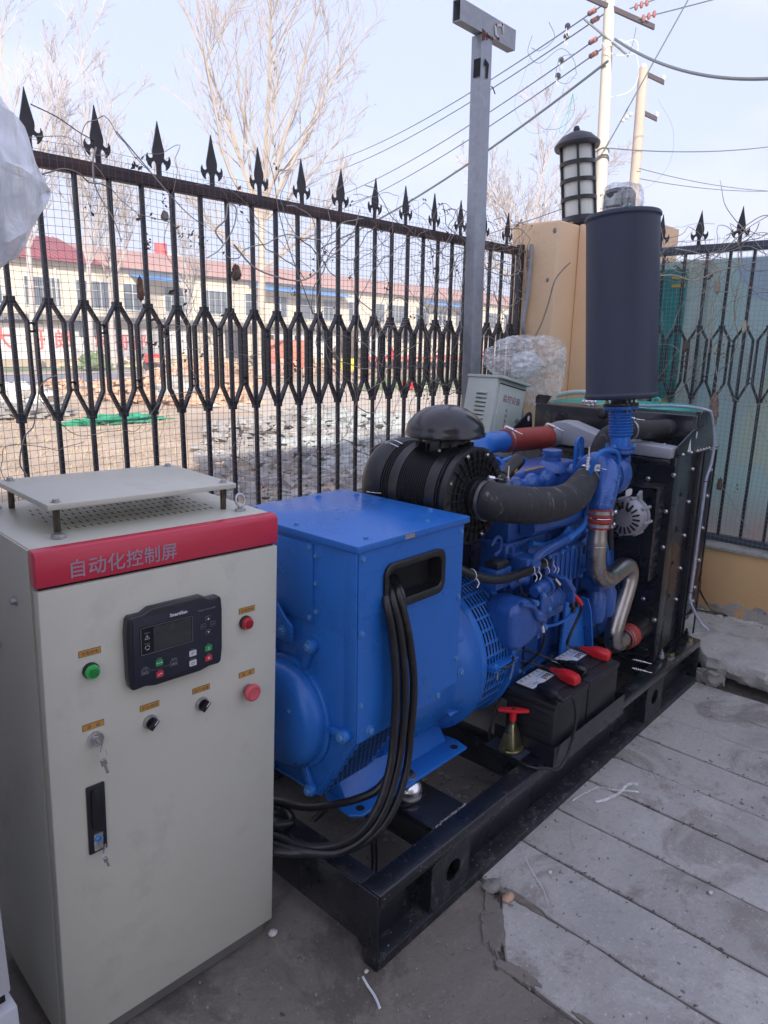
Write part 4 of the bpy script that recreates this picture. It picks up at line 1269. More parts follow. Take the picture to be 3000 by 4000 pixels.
# hazy far treeline just over the building roof
mb = MB()
r_ = random.Random(31)
for i in range(2600):
    x = r_.uniform(20, 130)
    y = 66 + r_.uniform(0, 10) + (x - 20) * .05
    h = 7 + 4.5 * abs(noise.noise(Vector((x * .08, 0, 3)))) + r_.uniform(-1, 1.4)
    p = Vector((x, y, h * r_.uniform(.3, .7)))
    q = Vector((x + r_.gauss(0, .7), y, h))
    mb.tube([p, (p + q) / 2 + Vector((r_.gauss(0, .15), 0, 0)), q], [.05, .03, .012], 3, caps=False)
tag(mb.build('far_treeline', 'twig_far', smooth=False), kind='stuff')

# ================================================================== utility poles and lines
def rod(mb, a, b, r=.02, n=6):
    mb.cyl(a, b, r, n=n)
def pole1():
    b, tp = Vector((13.98, 6.30, -.05)), Vector((15.72, 7.80, 9.45))
    b = Vector((14.55, 6.82, -.05))
    t = thing('utility_pole', 'tall pale concrete utility pole with crossarm and red insulators, left of the shorter one', 'utility pole', b)
    MB().tube([b, b.lerp(tp, .5), tp], [.155, .135, .115], 20).build('pole_shaft', 'pole', parent=t)
    # crossarm runs away from the camera to the right
    ad = Vector((.62, -.62, -.30)).normalized()
    c = Vector((15.62, 7.70, 8.95))
    mb = MB()
    mb.obox(c + ad * .05, ad * 1.05, Vector((0, 0, .05)), ad.cross(Vector((0, 0, 1))).normalized() * .035)
    mb.build('crossarm', 'dark_canvas', parent=t)
    MB().obox(Vector((15.45, 7.66, 8.30)), Vector((-.30, .42, .38)), Vector((.014, .014, 0)), Vector((0, 0, .02))).build('brace', 'lwire', parent=t)
    for z in (5.9, 5.75, 5.70):
        mb = MB().tube([b.lerp(tp, (z + .05) / 9.5) + Vector((math.cos(a) * .15, math.sin(a) * .15, .03 * math.sin(a * 2))) for a in [k * math.pi / 8 for k in range(16)]], .012, 5, closed=True)
        mb.build('band', 'lwire', parent=t)
    return b, tp
P1b, P1t = pole1()
b, tp = Vector((17.9, 7.55, -.05)), Vector((20.16, 8.90, 9.15))
b = Vector((18.95, 8.18, -.05))
t = thing('utility_pole', 'shorter tan utility pole with two stub brackets, right of the tall pole', 'utility pole', b)
MB().tube([b, tp], [.17, .13], 18).build('pole_shaft', mat('tan_pole', (.42, .34, .27), .85, var=.1, scale=2), parent=t)
for z, L in ((9.05, .62), (8.02, .50)):
    c = b.lerp(tp, (z + .05) / 9.2)
    ad = Vector((.45, -.75, -.42)).normalized()
    MB().obox(c + ad * L * .55, ad * L * .5, Vector((0, 0, .055)), ad.cross(Vector((0, 0, 1))).normalized() * .05).build('stub_bracket', 'dark_canvas', parent=t)
    MB().sphere(c + ad * L + Vector((0, 0, .1)), .07, 8, 6, (.8, .8, 1.2)).build('insulator', 'porcelain', parent=t)
c = b.lerp(tp, 8.0 / 9.2)
for k in range(3):
    MB().sphere(c + Vector((-.12 - .08 * k, .22 + .07 * k, -.08 * k)), .06, 8, 6).build('insulator', 'porcelain', parent=t)
MB().sphere(tp + Vector((0, 0, .05)), .09, 8, 6).build('insulator', 'porcelain', parent=t)

def wire(name, label, a, b, sag, r=.018, m='lwire', n=24, group=None, cat='cable'):
    a, b = Vector(a), Vector(b)
    pts = [a.lerp(b, i / n) - Vector((0, 0, sag * 4 * (i / n) * (1 - i / n))) for i in range(n + 1)]
    return tag(MB().tube(pts, r, 5).build(name, m), label, cat, group)
heads = [(14.94, 8.38, 8.62), (14.82, 8.41, 8.34), (14.93, 8.22, 7.84), (14.94, 8.16, 7.54)]
starts = [(15.60, 7.86, 9.05), (15.66, 7.80, 8.90), (15.50, 7.72, 8.42), (15.50, 7.68, 8.14)]
ends = [(28.6, 31.2, 11.3), (28.3, 31.3, 10.6), (28.2, 31.2, 9.2), (28.1, 31.1, 8.4)]
nm = ['top', 'second', 'third', 'lowest']
for i in range(4):
    wire('power_line', '%s of the four parallel lines running left from the tall pole over the fence' % nm[i], starts[i], ends[i], .45, .016, group='parallel power lines')
    s0, e0 = Vector(starts[i]), Vector(ends[i])
    d = (e0 - s0).normalized()
    t = thing('line_insulator', 'red insulator string on the %s parallel line beside the tall pole' % nm[i], 'insulator', s0 + d * .5)
    for k in range(4):
        MB().lathe([(.0, -.03), (.035, -.03), (.06, -.01), (.035, .03), (0, .03)], s0 + d * (.35 + .075 * k) - Vector((0, 0, .02)), d, 10).build('disc', 'insul' if k < 3 else 'dark_canvas', parent=t)
    q = s0 + d * (1.5 + .15 * i)
    t = thing('wire_clamp', 'dark clamp with a white hanging loop on the %s parallel line' % nm[i], 'clamp', q)
    MB().sphere(q - Vector((0, 0, .03)), .075, 8, 6).build('clamp_body', 'ctl', parent=t)
    MB().tube([q + Vector((-.05, 0, -.08)), q + Vector((-.06, 0, -.22)), q + Vector((.0, 0, -.27)), q + Vector((.06, 0, -.22)), q + Vector((.05, 0, -.08))], .008, 4).build('loop', 'wframe', parent=t)
# two lines leaving to the right
wire('power_line', 'upper power line leaving the tall pole to the upper right', (15.95, 7.4, 8.95), (17.8, 3.4, 10.2), .05, .015)
wire('power_line', 'lower power line leaving the tall pole to the upper right', (16.0, 7.3, 8.72), (18.2, 3.2, 9.6), .05, .015)
for q, l_ in (((16.02, 7.28, 8.98), 'upper'), ((16.10, 7.12, 8.74), 'lower')):
    t = thing('line_insulator', 'red insulator on the %s line right of the tall pole' % l_, 'insulator', q)
    for k in range(3):
        MB().sphere(Vector(q) + Vector((.05, -.1, .03)) * k, .065, 8, 6, (.7, .7, 1.2)).build('disc', 'insul', parent=t)
wire('heavy_cable', 'thick black cable falling from the tall pole to the right', (15.42, 7.42, 8.20), (13.0, 3.25, 5.95), .25, .030)
wire('guy_wire', 'steep grey guy wire crossing behind the shorter pole', (14.98, 7.24, 5.80), (16.3, 6.0, 9.3), 0.0, .016)
wire('service_cable', 'long sagging service cable from the tall pole down to the left', (15.30, 7.48, 7.75), (19.15, 21.02, 5.2), .35, .030)
wire('telephone_wire', 'level thin wire leaving both poles to the right at mid height', (15.0, 7.18, 5.86), (22.2, 5.96, 7.08), .10, .014)
wire('telephone_wire', 'faint upper sloping wire right of the shorter pole', (19.6, 8.5, 6.42), (26.6, 7.1, 6.74), .1, .012)
wire('telephone_wire', 'faint lower sloping wire right of the shorter pole', (19.5, 8.4, 6.12), (26.6, 7.0, 6.72), .1, .012)
wire('telephone_wire', 'faint thin wire crossing the tree left of the lantern, upper', (15.0, 7.2, 4.9), (26, 26, 5.2), .2, .012)
wire('telephone_wire', 'faint thin wire crossing the tree left of the lantern, lower', (15.0, 7.2, 4.6), (26, 25, 4.4), .2, .012)
# jumper loops near the pole
c0 = Vector((15.1, 7.8, 7.9))
t = thing('jumper_wires', 'tangle of dark and pale jumper wires hanging left of the tall pole head', 'wires', c0)
U = Vector((.678, -.735, 0))
def lp(pts, r, m):
    MB().tube(smooth_path([c0 + U * a + Vector((0, 0, b_)) for a, b_ in pts], 6), r * .62, 5).build('jumper', m, parent=t)
lp([(-1.35, .35), (-1.42, 0), (-1.15, -.2), (-.7, .1), (-.4, -.1), (-.3, -.4)], .013, 'lwire')
lp([(-1.0, .62), (-.85, .3), (-1.15, .05), (-1.35, .1)], .013, 'lwire')
lp([(-.3, -.4), (-.5, -.6), (-.75, -.5), (-.7, -.1), (-.4, .0)], .012, 'lwire')
lp([(-.3, -.5), (-.5, -.55), (-.85, -1.5), (-1.3, -1.6), (-1.65, -1.1), (-1.5, -.5), (-1.3, .1)], .006, 'lwire')
lp([(-.35, -.8), (-.45, -1.2), (-.6, -1.55), (-.5, -1.6), (-.4, -1.2), (-.35, -.8)], .010, 'net_green')
lp([(-.35, -.8), (-.3, -1.2), (-.55, -1.5), (-.9, -1.55), (-1.1, -1.45)], .010, 'lwire')
lp([(.3, .2), (.6, .3), (.95, .1), (1.1, -.4), (.9, -.75), (.3, -.9)], .010, 'wframe')
lp([(.2, .25), (.5, .0), (1.0, .05), (.95, .3), (.6, .2)], .014, 'wframe')
lp([(.95, .55), (.9, .2), (.82, -.05)], .013, 'lwire')
lp([(1.6, -.9), (2.0, -1.5), (2.0, -2.2), (1.6, -2.7), (1.1, -2.8)], .005, 'lwire')

# thin spring haze over the fields
mb = MB().box(-120, 220, -60, 180, -1.2, 26)
hz = mb.build('haze', None, smooth=False) if False else None
hm = bpy.data.materials.new('haze_air')
hm.use_nodes = True
hn, hl = hm.node_tree.nodes, hm.node_tree.links
hn.clear()
ho = hn.new('ShaderNodeOutputMaterial')
pv = hn.new('ShaderNodeVolumePrincipled')
pv.inputs['Color'].default_value = (0.86, 0.89, 0.96, 1)
pv.inputs['Density'].default_value = 0.0042
hl.new(pv.outputs['Volume'], ho.inputs['Volume'])
M['haze'] = hm
tag(mb.build('haze', 'haze', smooth=False), kind='stuff')
# ================================================================== control cabinet (local frame: x across the door, y into the depth, z up)
CM = Matrix(((0.999, 0.036, 0.024, -0.648), (-0.036, 0.999, -0.018, 0.308), (-0.025, 0.017, 1.0, 0.013), (0, 0, 0, 1)))
q_ = CM.to_quaternion()
CM = Matrix.Translation(CM.to_translation()) @ q_.to_matrix().to_4x4()
W_, H_, D_ = 0.538, 1.158, 0.44
cb = thing('control_cabinet', 'warm grey generator control cabinet with red header band and black controller', 'control cabinet', CM)
def cp_(name, m, mb, parent=None, **kw):
    return mb.build(name, m, parent=parent or cb, frame=cb, **kw)
ZD0, ZD1 = 0.047, H_ - .074
cp_('body', 'cab', MB().box(0.002, W_ - .002, .030, D_, .047, H_), bevel=.003)
cp_('plinth', 'cab_dark', MB().box(.012, W_ - .014, .020, D_ - .02, 0.0, .0465), bevel=.002)
door = cp_('door', 'cab', MB().box(0, W_, 0, .024, ZD0 + .002, ZD1), bevel=.004)
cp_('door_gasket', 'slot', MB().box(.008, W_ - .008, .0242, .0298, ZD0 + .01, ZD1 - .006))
band = cp_('header_band', 'red_band', MB().prism([(.0295, ZD1 + .006), (.001, ZD1 + .006), (.001, H_ - .012), (.007, H_ - .001), (.0295, H_ + .0015)][::-1], 'x', -.001, W_ + .001), bevel=.0022)
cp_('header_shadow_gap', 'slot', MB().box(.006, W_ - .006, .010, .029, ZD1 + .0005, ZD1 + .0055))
for i, ch in enumerate('自动化控制屏'):
    text_mesh('header_character', ch, .037, 'silver_print', (.056 + .0375 * i, .0004, ZD1 + .0185), (1, 0, 0), (0, 0, 1), parent=band, frame=cb, bold=.0003, depth=.0004)
cp_('corner_fold', 'cab', MB().box(-.0015, .0018, .032, D_, .05, H_ - .002))

# canopy plate on four standoffs over the slotted roof
pl = cp_('canopy_plate', 'cab', MB().box(.060, .486, .092, .392, H_ + .052, H_ + .0635), bevel=.002)
for (x, y) in ((.083, .112), (.464, .114), (.085, .372), (.464, .372)):
    cp_('standoff', 'rust' if False else mat('bronze_standoff', (.12, .10, .07), .4, .8, var=.3, scale=60), MB().cyl((x, y, H_ + .001), (x, y, H_ + .0515), .0068, n=6))
    b_ = MB().cyl((x, y, H_ + .064), (x, y, H_ + .0652), .010, n=16)
    b_.cyl((x, y, H_ + .0653), (x, y, H_ + .070), .0066, n=14)
    cp_('screw', 'zinc', b_, parent=pl)
sl_me = None
for r_i in range(6):
    for c_i in range(23):
        x = .100 + c_i * .0158 + (r_i % 2) * .0079
        y = .140 + r_i * .0375
        if sl_me is None:
            o = cp_('roof_slot', 'slot', MB().box(x - .0010, x + .0010, y - .0068, y + .0068, H_ - .001, H_ + .0006), smooth=False)
            sl_me, l0, p0 = o, WM[cb.name].inverted() @ WM[o.name], Vector((x, y, 0))
        else:
            copy_at(sl_me, WM[cb.name] @ Matrix.Translation(Vector((x, y, 0)) - p0) @ l0, cb)
# lifting eye and plug bolt
mb = MB().cyl((.487, .078, H_), (.487, .078, H_ + .006), .0125, n=18)
mb.cyl((.487, .078, H_ + .006), (.487, .078, H_ + .013), .006, n=12)
mb.tube([(.487 + math.cos(a) * .0118, .078 + math.sin(a) * .004, H_ + .0255 + math.sin(a) * .0135) for a in [k * math.pi / 12 for k in range(24)]], .0036, 10, closed=True)
cp_('lifting_eye', 'zinc', mb)
cp_('plug_bolt', 'zinc', MB().cyl((.072, .078, H_), (.072, .078, H_ + .009), .0145, n=6), bevel=.0015)
cp_('plug_bolt', 'zinc', MB().cyl((.060, .40, H_), (.060, .40, H_ + .018), .008, n=6).cyl((.060, .40, H_), (.060, .40, H_ + .003), .013, n=16))
for (y, z) in ((.114, 1.037), (.235, .908), (.35, 1.03)):
    cp_('side_bolt', 'zinc', MB().bolt((-.0016, y, z), (-1, 0, 0), .0075, .010))

# amber engraved labels
def lab(x0, z0, txt, wd=.0435, hh=.0135, gap=0):
    o = cp_('engraved_label', 'ink', MB().box(x0, x0 + wd, -.0009, -.0001, z0, z0 + hh))
    cp_('label_face', 'label', MB().box(x0 + .0008, x0 + wd - .0008, -.0013, -.00091, z0 + .0008, z0 + hh - .0008), parent=o)
    text_mesh('label_text', txt, .0088, 'ink', (x0 + wd / 2, -.0013, z0 + .0030), (1, 0, 0), (0, 0, 1), parent=o, frame=cb, align='CENTER', depth=.0001, xs=.98)
lab(.431, .938, '机组供电')
lab(.067, .937, '市电供电')
lab(.067, .780, '启　动')
lab(.187, .780, '手动/自动')
lab(.310, .779, '运行/怠速')
lab(.431, .779, '急　停')

def lamp(x, z, lens, name):
    o = cp_(name, 'ctl', MB().lathe([(0, 0), (.0165, 0), (.0165, -.006), (.0150, -.009), (0, -.009)], (x, 0, z), (0, 1, 0), 28))
    cp_('lens', lens, MB().lathe([(.0145, -.0092), (.0140, -.014), (.0125, -.0165), (0, -.0175)], (x, 0, z), (0, 1, 0), 28), parent=o)
    for k in range(4):
        zz = z + .006 - k * .0042
        hw = (.009, .0105, .0105, .009)[k]
        mb = MB()
        mb.box(x - hw * .85, x + hw * .85, -.0184, -.0176, zz - .0006, zz + .0006)
        cp_('lens_mark', 'ink', mb, parent=o)
lamp(.448, .915, 'red_lens', 'indicator_lamp')
lamp(.0885, .906, 'green_lens', 'indicator_lamp')

# emergency stop
es = cp_('emergency_stop', 'zinc', MB().lathe([(0, 0), (.014, 0), (.014, -.005), (0, -.005)], (.455, 0, .744), (0, 1, 0), 24))
cp_('mushroom_head', 'pink_red', MB().lathe([(.009, -.0052), (.0105, -.012), (.0195, -.016), (.021, -.021), (.020, -.026), (.016, -.0285), (.0145, -.0285), (.0135, -.0275), (0, -.0272)], (.455, 0, .744), (0, 1, 0), 36), parent=es)
for k in range(3):
    a0 = .3 + k * 2.094
    mb = MB().tube([(.455 + math.cos(a0 + j * .16) * .0145, -.0289, .744 + math.sin(a0 + j * .16) * .0145) for j in range(8)], .0005, 4)
    cp_('turn_arrow', 'red_band', mb, parent=es)

# rotary selectors
def selector(x, z, ang):
    o = cp_('selector_switch', 'zinc', MB().lathe([(0, 0), (.0160, 0), (.0160, -.005), (.0140, -.009), (.0125, -.009), (.0125, -.0065), (0, -.0065)], (x, 0, z), (0, 1, 0), 30))
    cp_('dial', 'plastic', MB().lathe([(.0122, -.0066), (.0122, -.0100), (0, -.0100)], (x, 0, z), (0, 1, 0), 26), parent=o)
    u = Vector((math.sin(ang), 0, math.cos(ang)))
    v_ = Vector((math.cos(ang), 0, -math.sin(ang)))
    c = Vector((x, -.0160, z))
    cp_('grip', 'plastic', MB().obox(c, u * .0125, v_ * .0048, Vector((0, .0058, 0))), parent=o, bevel=.001)
    cp_('pointer_line', 'white_print', MB().obox(c + Vector((0, -.0060, 0)) + u * .006, u * .0060, v_ * .0009, Vector((0, .0003, 0))), parent=o)
selector(.2085, .751, .75)
selector(.3325, .750, .75)

# key switch with key, ring and hanging key
ks = cp_('key_switch', 'chrome', MB().lathe([(0, 0), (.0165, 0), (.0165, -.006), (.0150, -.009), (.0115, -.009), (.0105, -.0075), (0, -.0075)], (.091, 0, .757), (0, 1, 0), 30))
cp_('lock_barrel', 'zinc', MB().lathe([(.0070, -.0076), (.0070, -.0095), (0, -.0095)], (.091, 0, .757), (0, 1, 0), 20), parent=ks)
def keys(name, label, p, s_):
    """a key standing in the lock, a ring and a second key hanging from it"""
    x, z = p
    t = thing(name, label, 'keys', CM @ Matrix.Translation((x, -.012, z)))
    def kb(n_, mb, m='zinc'):
        return mb.build(n_, m, parent=t, frame=cb)
    mb = MB().obox((x, -.0185, z), (.0016 * s_, 0, .0009 * s_), (0, .009 * s_, 0), (-.0007, 0, .0013))
    o = kb('key_blade', mb)
    d = Vector((-.35, -.15, -.93)).normalized()
    sd = Vector((.28, .88, -.25)).normalized()
    c = Vector((x, -.030, z - .004))
    o = kb('key_bow', MB().obox(c, d * .012 * s_, sd.cross(d).cross(d).normalized() * .006 * s_, sd.cross(d).normalized() * .0011), 'zinc')
    rc = Vector((x - .001, -.032, z - .021 * s_))
    kb('key_ring', MB().tube([rc + Vector((math.cos(a) * .009 * s_, math.sin(a) * .004, math.sin(a) * .0105 * s_)) for a in [k * math.pi / 10 for k in range(20)]], .0006, 6, closed=True))
    hd = Vector((.25, 0, -.97))
    c0 = rc + Vector((0, 0, -.010 * s_))
    pr = Vector((.97, 0, .25))
    mb = MB().obox(c0 + hd * .008 * s_, hd * .008 * s_, pr * .0062 * s_, Vector((0, .0009, 0)))
    mb.obox(c0 + hd * .026 * s_, hd * .0105 * s_, pr * .0024 * s_, Vector((0, .0007, 0)))
    for k in range(4):
        mb.obox(c0 + hd * (.020 + .005 * k) * s_ + pr * .0028 * s_, hd * .0012, pr * .0014, Vector((0, .0006, 0)))
    kb('hanging_key', mb, 'chrome')
keys('switch_keys', 'pair of steel keys on a ring in the round key switch', (.0915, .757), 1.0)

# black swing handle
hb_ = cp_('swing_handle', 'black', MB().prism(rrect(.0665, .1045, .500, .656, .003), 'y', -.0040, -.0002), bevel=.0008)
cp_('handle_grip', 'gloss', MB().prism(rrect(.0745, .0945, .556, .648, .008), 'y', -.0085, -.0042), parent=hb_, bevel=.0015)
cp_('lock_plate', 'chrome', MB().prism(rrect(.0765, .0955, .505, .544, .002), 'y', -.0058, -.0042), parent=hb_)
cp_('lock_ring', 'print_blue', MB().lathe([(.0078, -.0059), (.0078, -.0070), (.0045, -.0070)], (.086, 0, .532), (0, 1, 0), 20), parent=hb_)
keys('handle_keys', 'pair of thin keys hanging from the lock of the black swing handle', (.087, .525), .72)

# genset controller
ct = thing_ct = cp_('controller', 'ctl', MB().prism([(.156, .870), (.160, .848), (.166, .844), (.190, .846), (.212, .841), (.318, .841), (.340, .846), (.364, .845), (.370, .850), (.3735, .880), (.3735, .970), (.371, .998), (.366, 1.003), (.340, 1.003), (.324, 1.012), (.206, 1.012), (.190, 1.003), (.163, 1.003), (.158, .998), (.1545, .968)], 'y', -.022, -.0001), bevel=.0045, seg=3)
cp_('overlay', 'ctl_face', MB().prism(rrect(.1655, .3635, .8520, .9975, .004), 'y', -.0236, -.0222), parent=ct, bevel=.0006)
cp_('screen_recess', 'slot', MB().prism(rrect(.1800, .3000, .9150, .9775, .003), 'y', -.0243, -.0237), parent=ct)
fr = MB()
outer, inner = rrect(.1818, .2988, .9168, .9757, .003), rrect(.1828, .2978, .9178, .9747, .0025)
n_ = len(outer)
fr.add([(x, -.0249, z) for x, z in outer] + [(x, -.0249, z) for x, z in inner], [(i, (i + 1) % n_, n_ + (i + 1) % n_, n_ + i) for i in range(n_)])
cp_('screen_outline', 'print_grey', fr, parent=ct)
cp_('lcd', 'screen', MB().box(.2090, .2955, -.0254, -.0250, .9195, .9730), parent=ct)
def tx(s_, x, z, size, m='print_grey', align='CENTER', bold=0.0):
    text_mesh('panel_text', s_, size, m, (x, -.0240, z), (1, 0, 0), (0, 0, 1), parent=ct, frame=cb, align=align, depth=.0005, bold=bold)
tx('SmartGen', .267, .9845, .0098, 'white_print', bold=.00018)
tx('Genset Controller', .3335, .9800, .0058, 'print_grey')
cp_('name_underline', 'slot', MB().box(.236, .318, -.0240, -.0237, .9815, .9820), parent=ct)
def tx2(s_, x, z, size, m='print_grey', bold=0.0):
    text_mesh('panel_text', s_, size, m, (x, -.0250, z), (1, 0, 0), (0, 0, 1), parent=ct, frame=cb, align='CENTER', depth=.0003, bold=bold)
tx2('Alarm', .1955, .9620, .0046)
tx2('Status', .1955, .9385, .0046)
tri = MB()
tri.tube([(.1905, -.0250, .9500), (.2005, -.0250, .9500), (.1955, -.0250, .9590)], .0005, 4, closed=True)
tri.box(.1951, .1959, -.0254, -.0249, .9530, .9565).box(.1951, .1959, -.0254, -.0249, .9512, .9520)
cp_('alarm_symbol', 'white_print', tri, parent=ct)
mb = MB()
for k in range(3):
    mb.tube([(.1955 + math.cos(a) * .0045, -.0250, .9315 + math.sin(a) * .0045) for a in [k * 2.094 + j * .3 for j in range(6)]], .0005, 4)
cp_('status_symbol', 'white_print', mb, parent=ct)
def key(name, x, z, wd, hh, m, outline=False):
    o = cp_(name, 'print_grey' if outline else m, MB().prism(rrect(x - wd / 2, x + wd / 2, z - hh / 2, z + hh / 2, .0018), 'y', -.0246, -.0237), parent=ct)
    if outline:
        cp_(name + '_face', m, MB().prism(rrect(x - wd / 2 + .0007, x + wd / 2 - .0007, z - hh / 2 + .0007, z + hh / 2 - .0007, .0012), 'y', -.0249, -.02461), parent=ct)
def mark(m, *boxes, poly=None):
    mb = MB()
    for (x0, x1, z0, z1) in boxes:
        mb.box(x0, x1, -.0254, -.0250, z0, z1)
    if poly:
        mb.prism(poly, 'y', -.0254, -.0250)
    cp_('button_mark', m, mb, parent=ct)
for (x, z, n2) in ((.3365, .9595, 'up_button'), (.3485, .9440, 'ok_button'), (.3245, .9440, 'set_button'), (.3365, .9280, 'down_button')):
    key(n2, x, z, .0125, .0112, 'ctl_face', True)
mark('white_print', poly=[(.3340, .9572), (.3390, .9572), (.3365, .9615)])
mark('white_print', poly=[(.3340, .9303), (.3365, .9260), (.3390, .9303)])
mark('print_grey', (.3450, .3520, .9434, .9446))
mark('print_grey', (.3205, .3285, .9434, .9446))
key('close_button', .2210, .8905, .0155, .0135, 'green')
key('open_button', .2215, .8650, .0155, .0135, 'button_red')
key('auto_button', .2985, .8895, .0170, .0130, 'button_white')
key('manual_button', .2985, .8670, .0170, .0130, 'button_white')
key('start_button', .3370, .8905, .0170, .0130, 'green')
key('stop_button', .3370, .8675, .0170, .0130, 'button_red')
key('load_symbol', .1895, .8800, .0175, .0125, 'ctl_face', True)
key('genset_symbol', .2540, .8805, .0165, .0130, 'ctl_face', True)
mark('white_print', (.2155, .2265, .8902, .8908), (.2145, .2165, .8893, .8917), (.2250, .2270, .8893, .8917))
mark('white_print', (.2155, .2190, .8637, .8644), (.2240, .2275, .8652, .8659), poly=[(.2188, .8634), (.2246, .8672), (.2243, .8680), (.2184, .8643)])
mark('white_print', (.3364, .3376, .8870, .8940))
cp_('button_mark', 'white_print', MB().tube([(.3370 + math.cos(a) * .0022, -.0252, .8675 + math.sin(a) * .0026) for a in [k * math.pi / 6 for k in range(12)]], .0005, 4, closed=True), parent=ct)
cp_('button_mark', 'ink', MB().tube([(.2985 + math.cos(a) * .0028, -.0252, .8895 + math.sin(a) * .0028) for a in [k * math.pi / 6 for k in range(9)]], .0005, 4), parent=ct)
cp_('button_mark', 'ink', MB().tube([(.2945, -.0252, .8650), (.2960, -.0252, .8690), (.3000, -.0252, .8700), (.3025, -.0252, .8670), (.3000, -.0252, .8640), (.2945, -.0252, .8650)], .0004, 4), parent=ct)
for k in range(4):
    mark('print_grey', (.1835 + k * .0032, .1850 + k * .0032, .8765, .8785 + (.0045, .002, .005, .003)[k]))
    mark('print_grey', (.2482 + k * .0030, .2502 + k * .0030, .8775, .8815 + .001 * (k % 2)))
mark('print_grey', (.1830, .1960, .8757, .8763))
mark('print_grey', (.2470, .2610, .8767, .8773))
mark('print_grey', (.2000, .2120, .8795, .8800))
mark('print_grey', (.2305, .2440, .8795, .8800))
mark('button_red', (.2150, .2280, .8795, .8801))
for s_, x, z in (('Close', .2210, .8990), ('Open', .2215, .8735), ('Genset', .2540, .8890), ('Load', .1895, .8880), ('Auto', .2985, .8978), ('Manual', .2985, .8755), ('Start', .3370, .8985), ('Stop', .3370, .8755)):
    tx(s_, x, z, .0042)

# ---- neighbouring pale cabinet whose edge shows at the far left
lc = thing('pale_cabinet', 'pale grey cabinet at the far left edge, mostly outside the picture', 'cabinet', (-1.1, .5, 0))
MB().box(-1.56, -.768, .20, 1.30, .395, 1.62).build('upper_body', 'leftcab', parent=lc, bevel=.004)  # depth drawn out behind, out of view, to keep the gap beside it dark
MB().box(-1.56, -.775, .215, 1.30, .368, .392).build('shadow_groove', 'slot', parent=lc)
MB().box(-1.56, -.762, .192, 1.30, .03, .366).build('lower_body', 'leftcab', parent=lc, bevel=.006)
for (x, z) in ((-.7665, .60), (-.7665, 1.0), (-.7665, 1.4)):
    MB().bolt((x, .3, z), (1, 0, 0), .006).build('side_bolt', 'zinc', parent=lc)
MB().box(-1.50, -.80, .25, .75, 0, .029).build('plinth', 'cab_dark', parent=lc)

# ---- milky plastic cover bulging over its top
mb = MB()
NU, NV = 60, 44
for i in range(NU + 1):
    u = i / NU
    x = -.432 - 1.05 * u ** 1.35                       # from the pointed corner to the left
    hz = (.004 + .31 * (1 - math.exp(-(-.432 - x) / .150)))
    hy = .004 + .36 * (1 - math.exp(-(-.432 - x) / .22))
    for j in range(NV):
        a = 2 * math.pi * j / NV
        ca_, sa_ = math.cos(a), math.sin(a)
        q = Vector((x * 9, ca_ * 1.2, sa_ * 1.2))
        cre = .085 * abs(noise.noise(q * .8)) + .05 * abs(noise.noise(q * 1.7 + Vector((5, 0, 0)))) + .015 * abs(noise.noise(q * 4))
        py = math.copysign(abs(ca_) ** .8, ca_) * hy
        pz = math.copysign(abs(sa_) ** .9, sa_) * hz
        k = 1 - cre * 2.2
        mb.v.append(Vector((x - cre * .25, .52 + py * k, 1.818 + pz * k + .012 * math.sin(x * 9))))
for i in range(NU):
    for j in range(NV):
        j2 = (j + 1) % NV
        mb.f.append((i * NV + j, i * NV + j2, (i + 1) * NV + j2, (i + 1) * NV + j))
mb.f.append(tuple(range(NV)))
mb.f.append(tuple(NU * NV + j for j in range(NV))[::-1])
tag(mb.build('plastic_cover', 'film_milky', sharp=24), 'milky crumpled plastic cover bulging into the picture at top left', 'plastic cover')
# ================================================================== generator set
gs = thing('generator_set', 'blue diesel generator set with black radiator and tall black silencer on a black skid', 'generator', (1.1, .42, 0))
def part(name, m, mb, parent=None, **kw):
    return mb.build(name, m, parent=parent or gs, **kw)
def bolts(m, pts, d, r=.0065, parent=None, h=None, name='bolt'):
    first = None
    for p in pts:
        if first is None:
            first = MB().bolt(p, d, r, h).build(name, m, parent=parent or gs)
            p0 = Vector(p)
        else:
            copy_at(first, Matrix.Translation(Vector(p) - p0) @ WM[first.name], parent or gs)

# ---------------- skid
SW = .88
def hole_plate(x0, x1, z0, z1, cx, cz, r, y0, y1, n=32):
    mb = MB()
    outer, inner = [], []
    for k in range(n):
        a = 2 * math.pi * k / n
        c, s_ = math.cos(a), math.sin(a)
        t = min(((x1 - cx) / c if c > 1e-9 else (x0 - cx) / c if c < -1e-9 else 9), ((z1 - cz) / s_ if s_ > 1e-9 else (z0 - cz) / s_ if s_ < -1e-9 else 9))
        outer.append((cx + c * t, cz + s_ * t))
        inner.append((cx + c * r, cz + s_ * r))
    vs_ = [(x, y0, z) for x, z in outer] + [(x, y0, z) for x, z in inner] + [(x, y1, z) for x, z in outer] + [(x, y1, z) for x, z in inner]
    fs = []
    for k in range(n):
        j = (k + 1) % n
        fs += [(k, j, n + j, n + k), (2 * n + k, 3 * n + k, 3 * n + j, 2 * n + j), (n + k, n + j, 3 * n + j, 3 * n + k), (k, 2 * n + k, 2 * n + j, j)]
    mb.add(vs_, fs)
    # true corners
    return mb
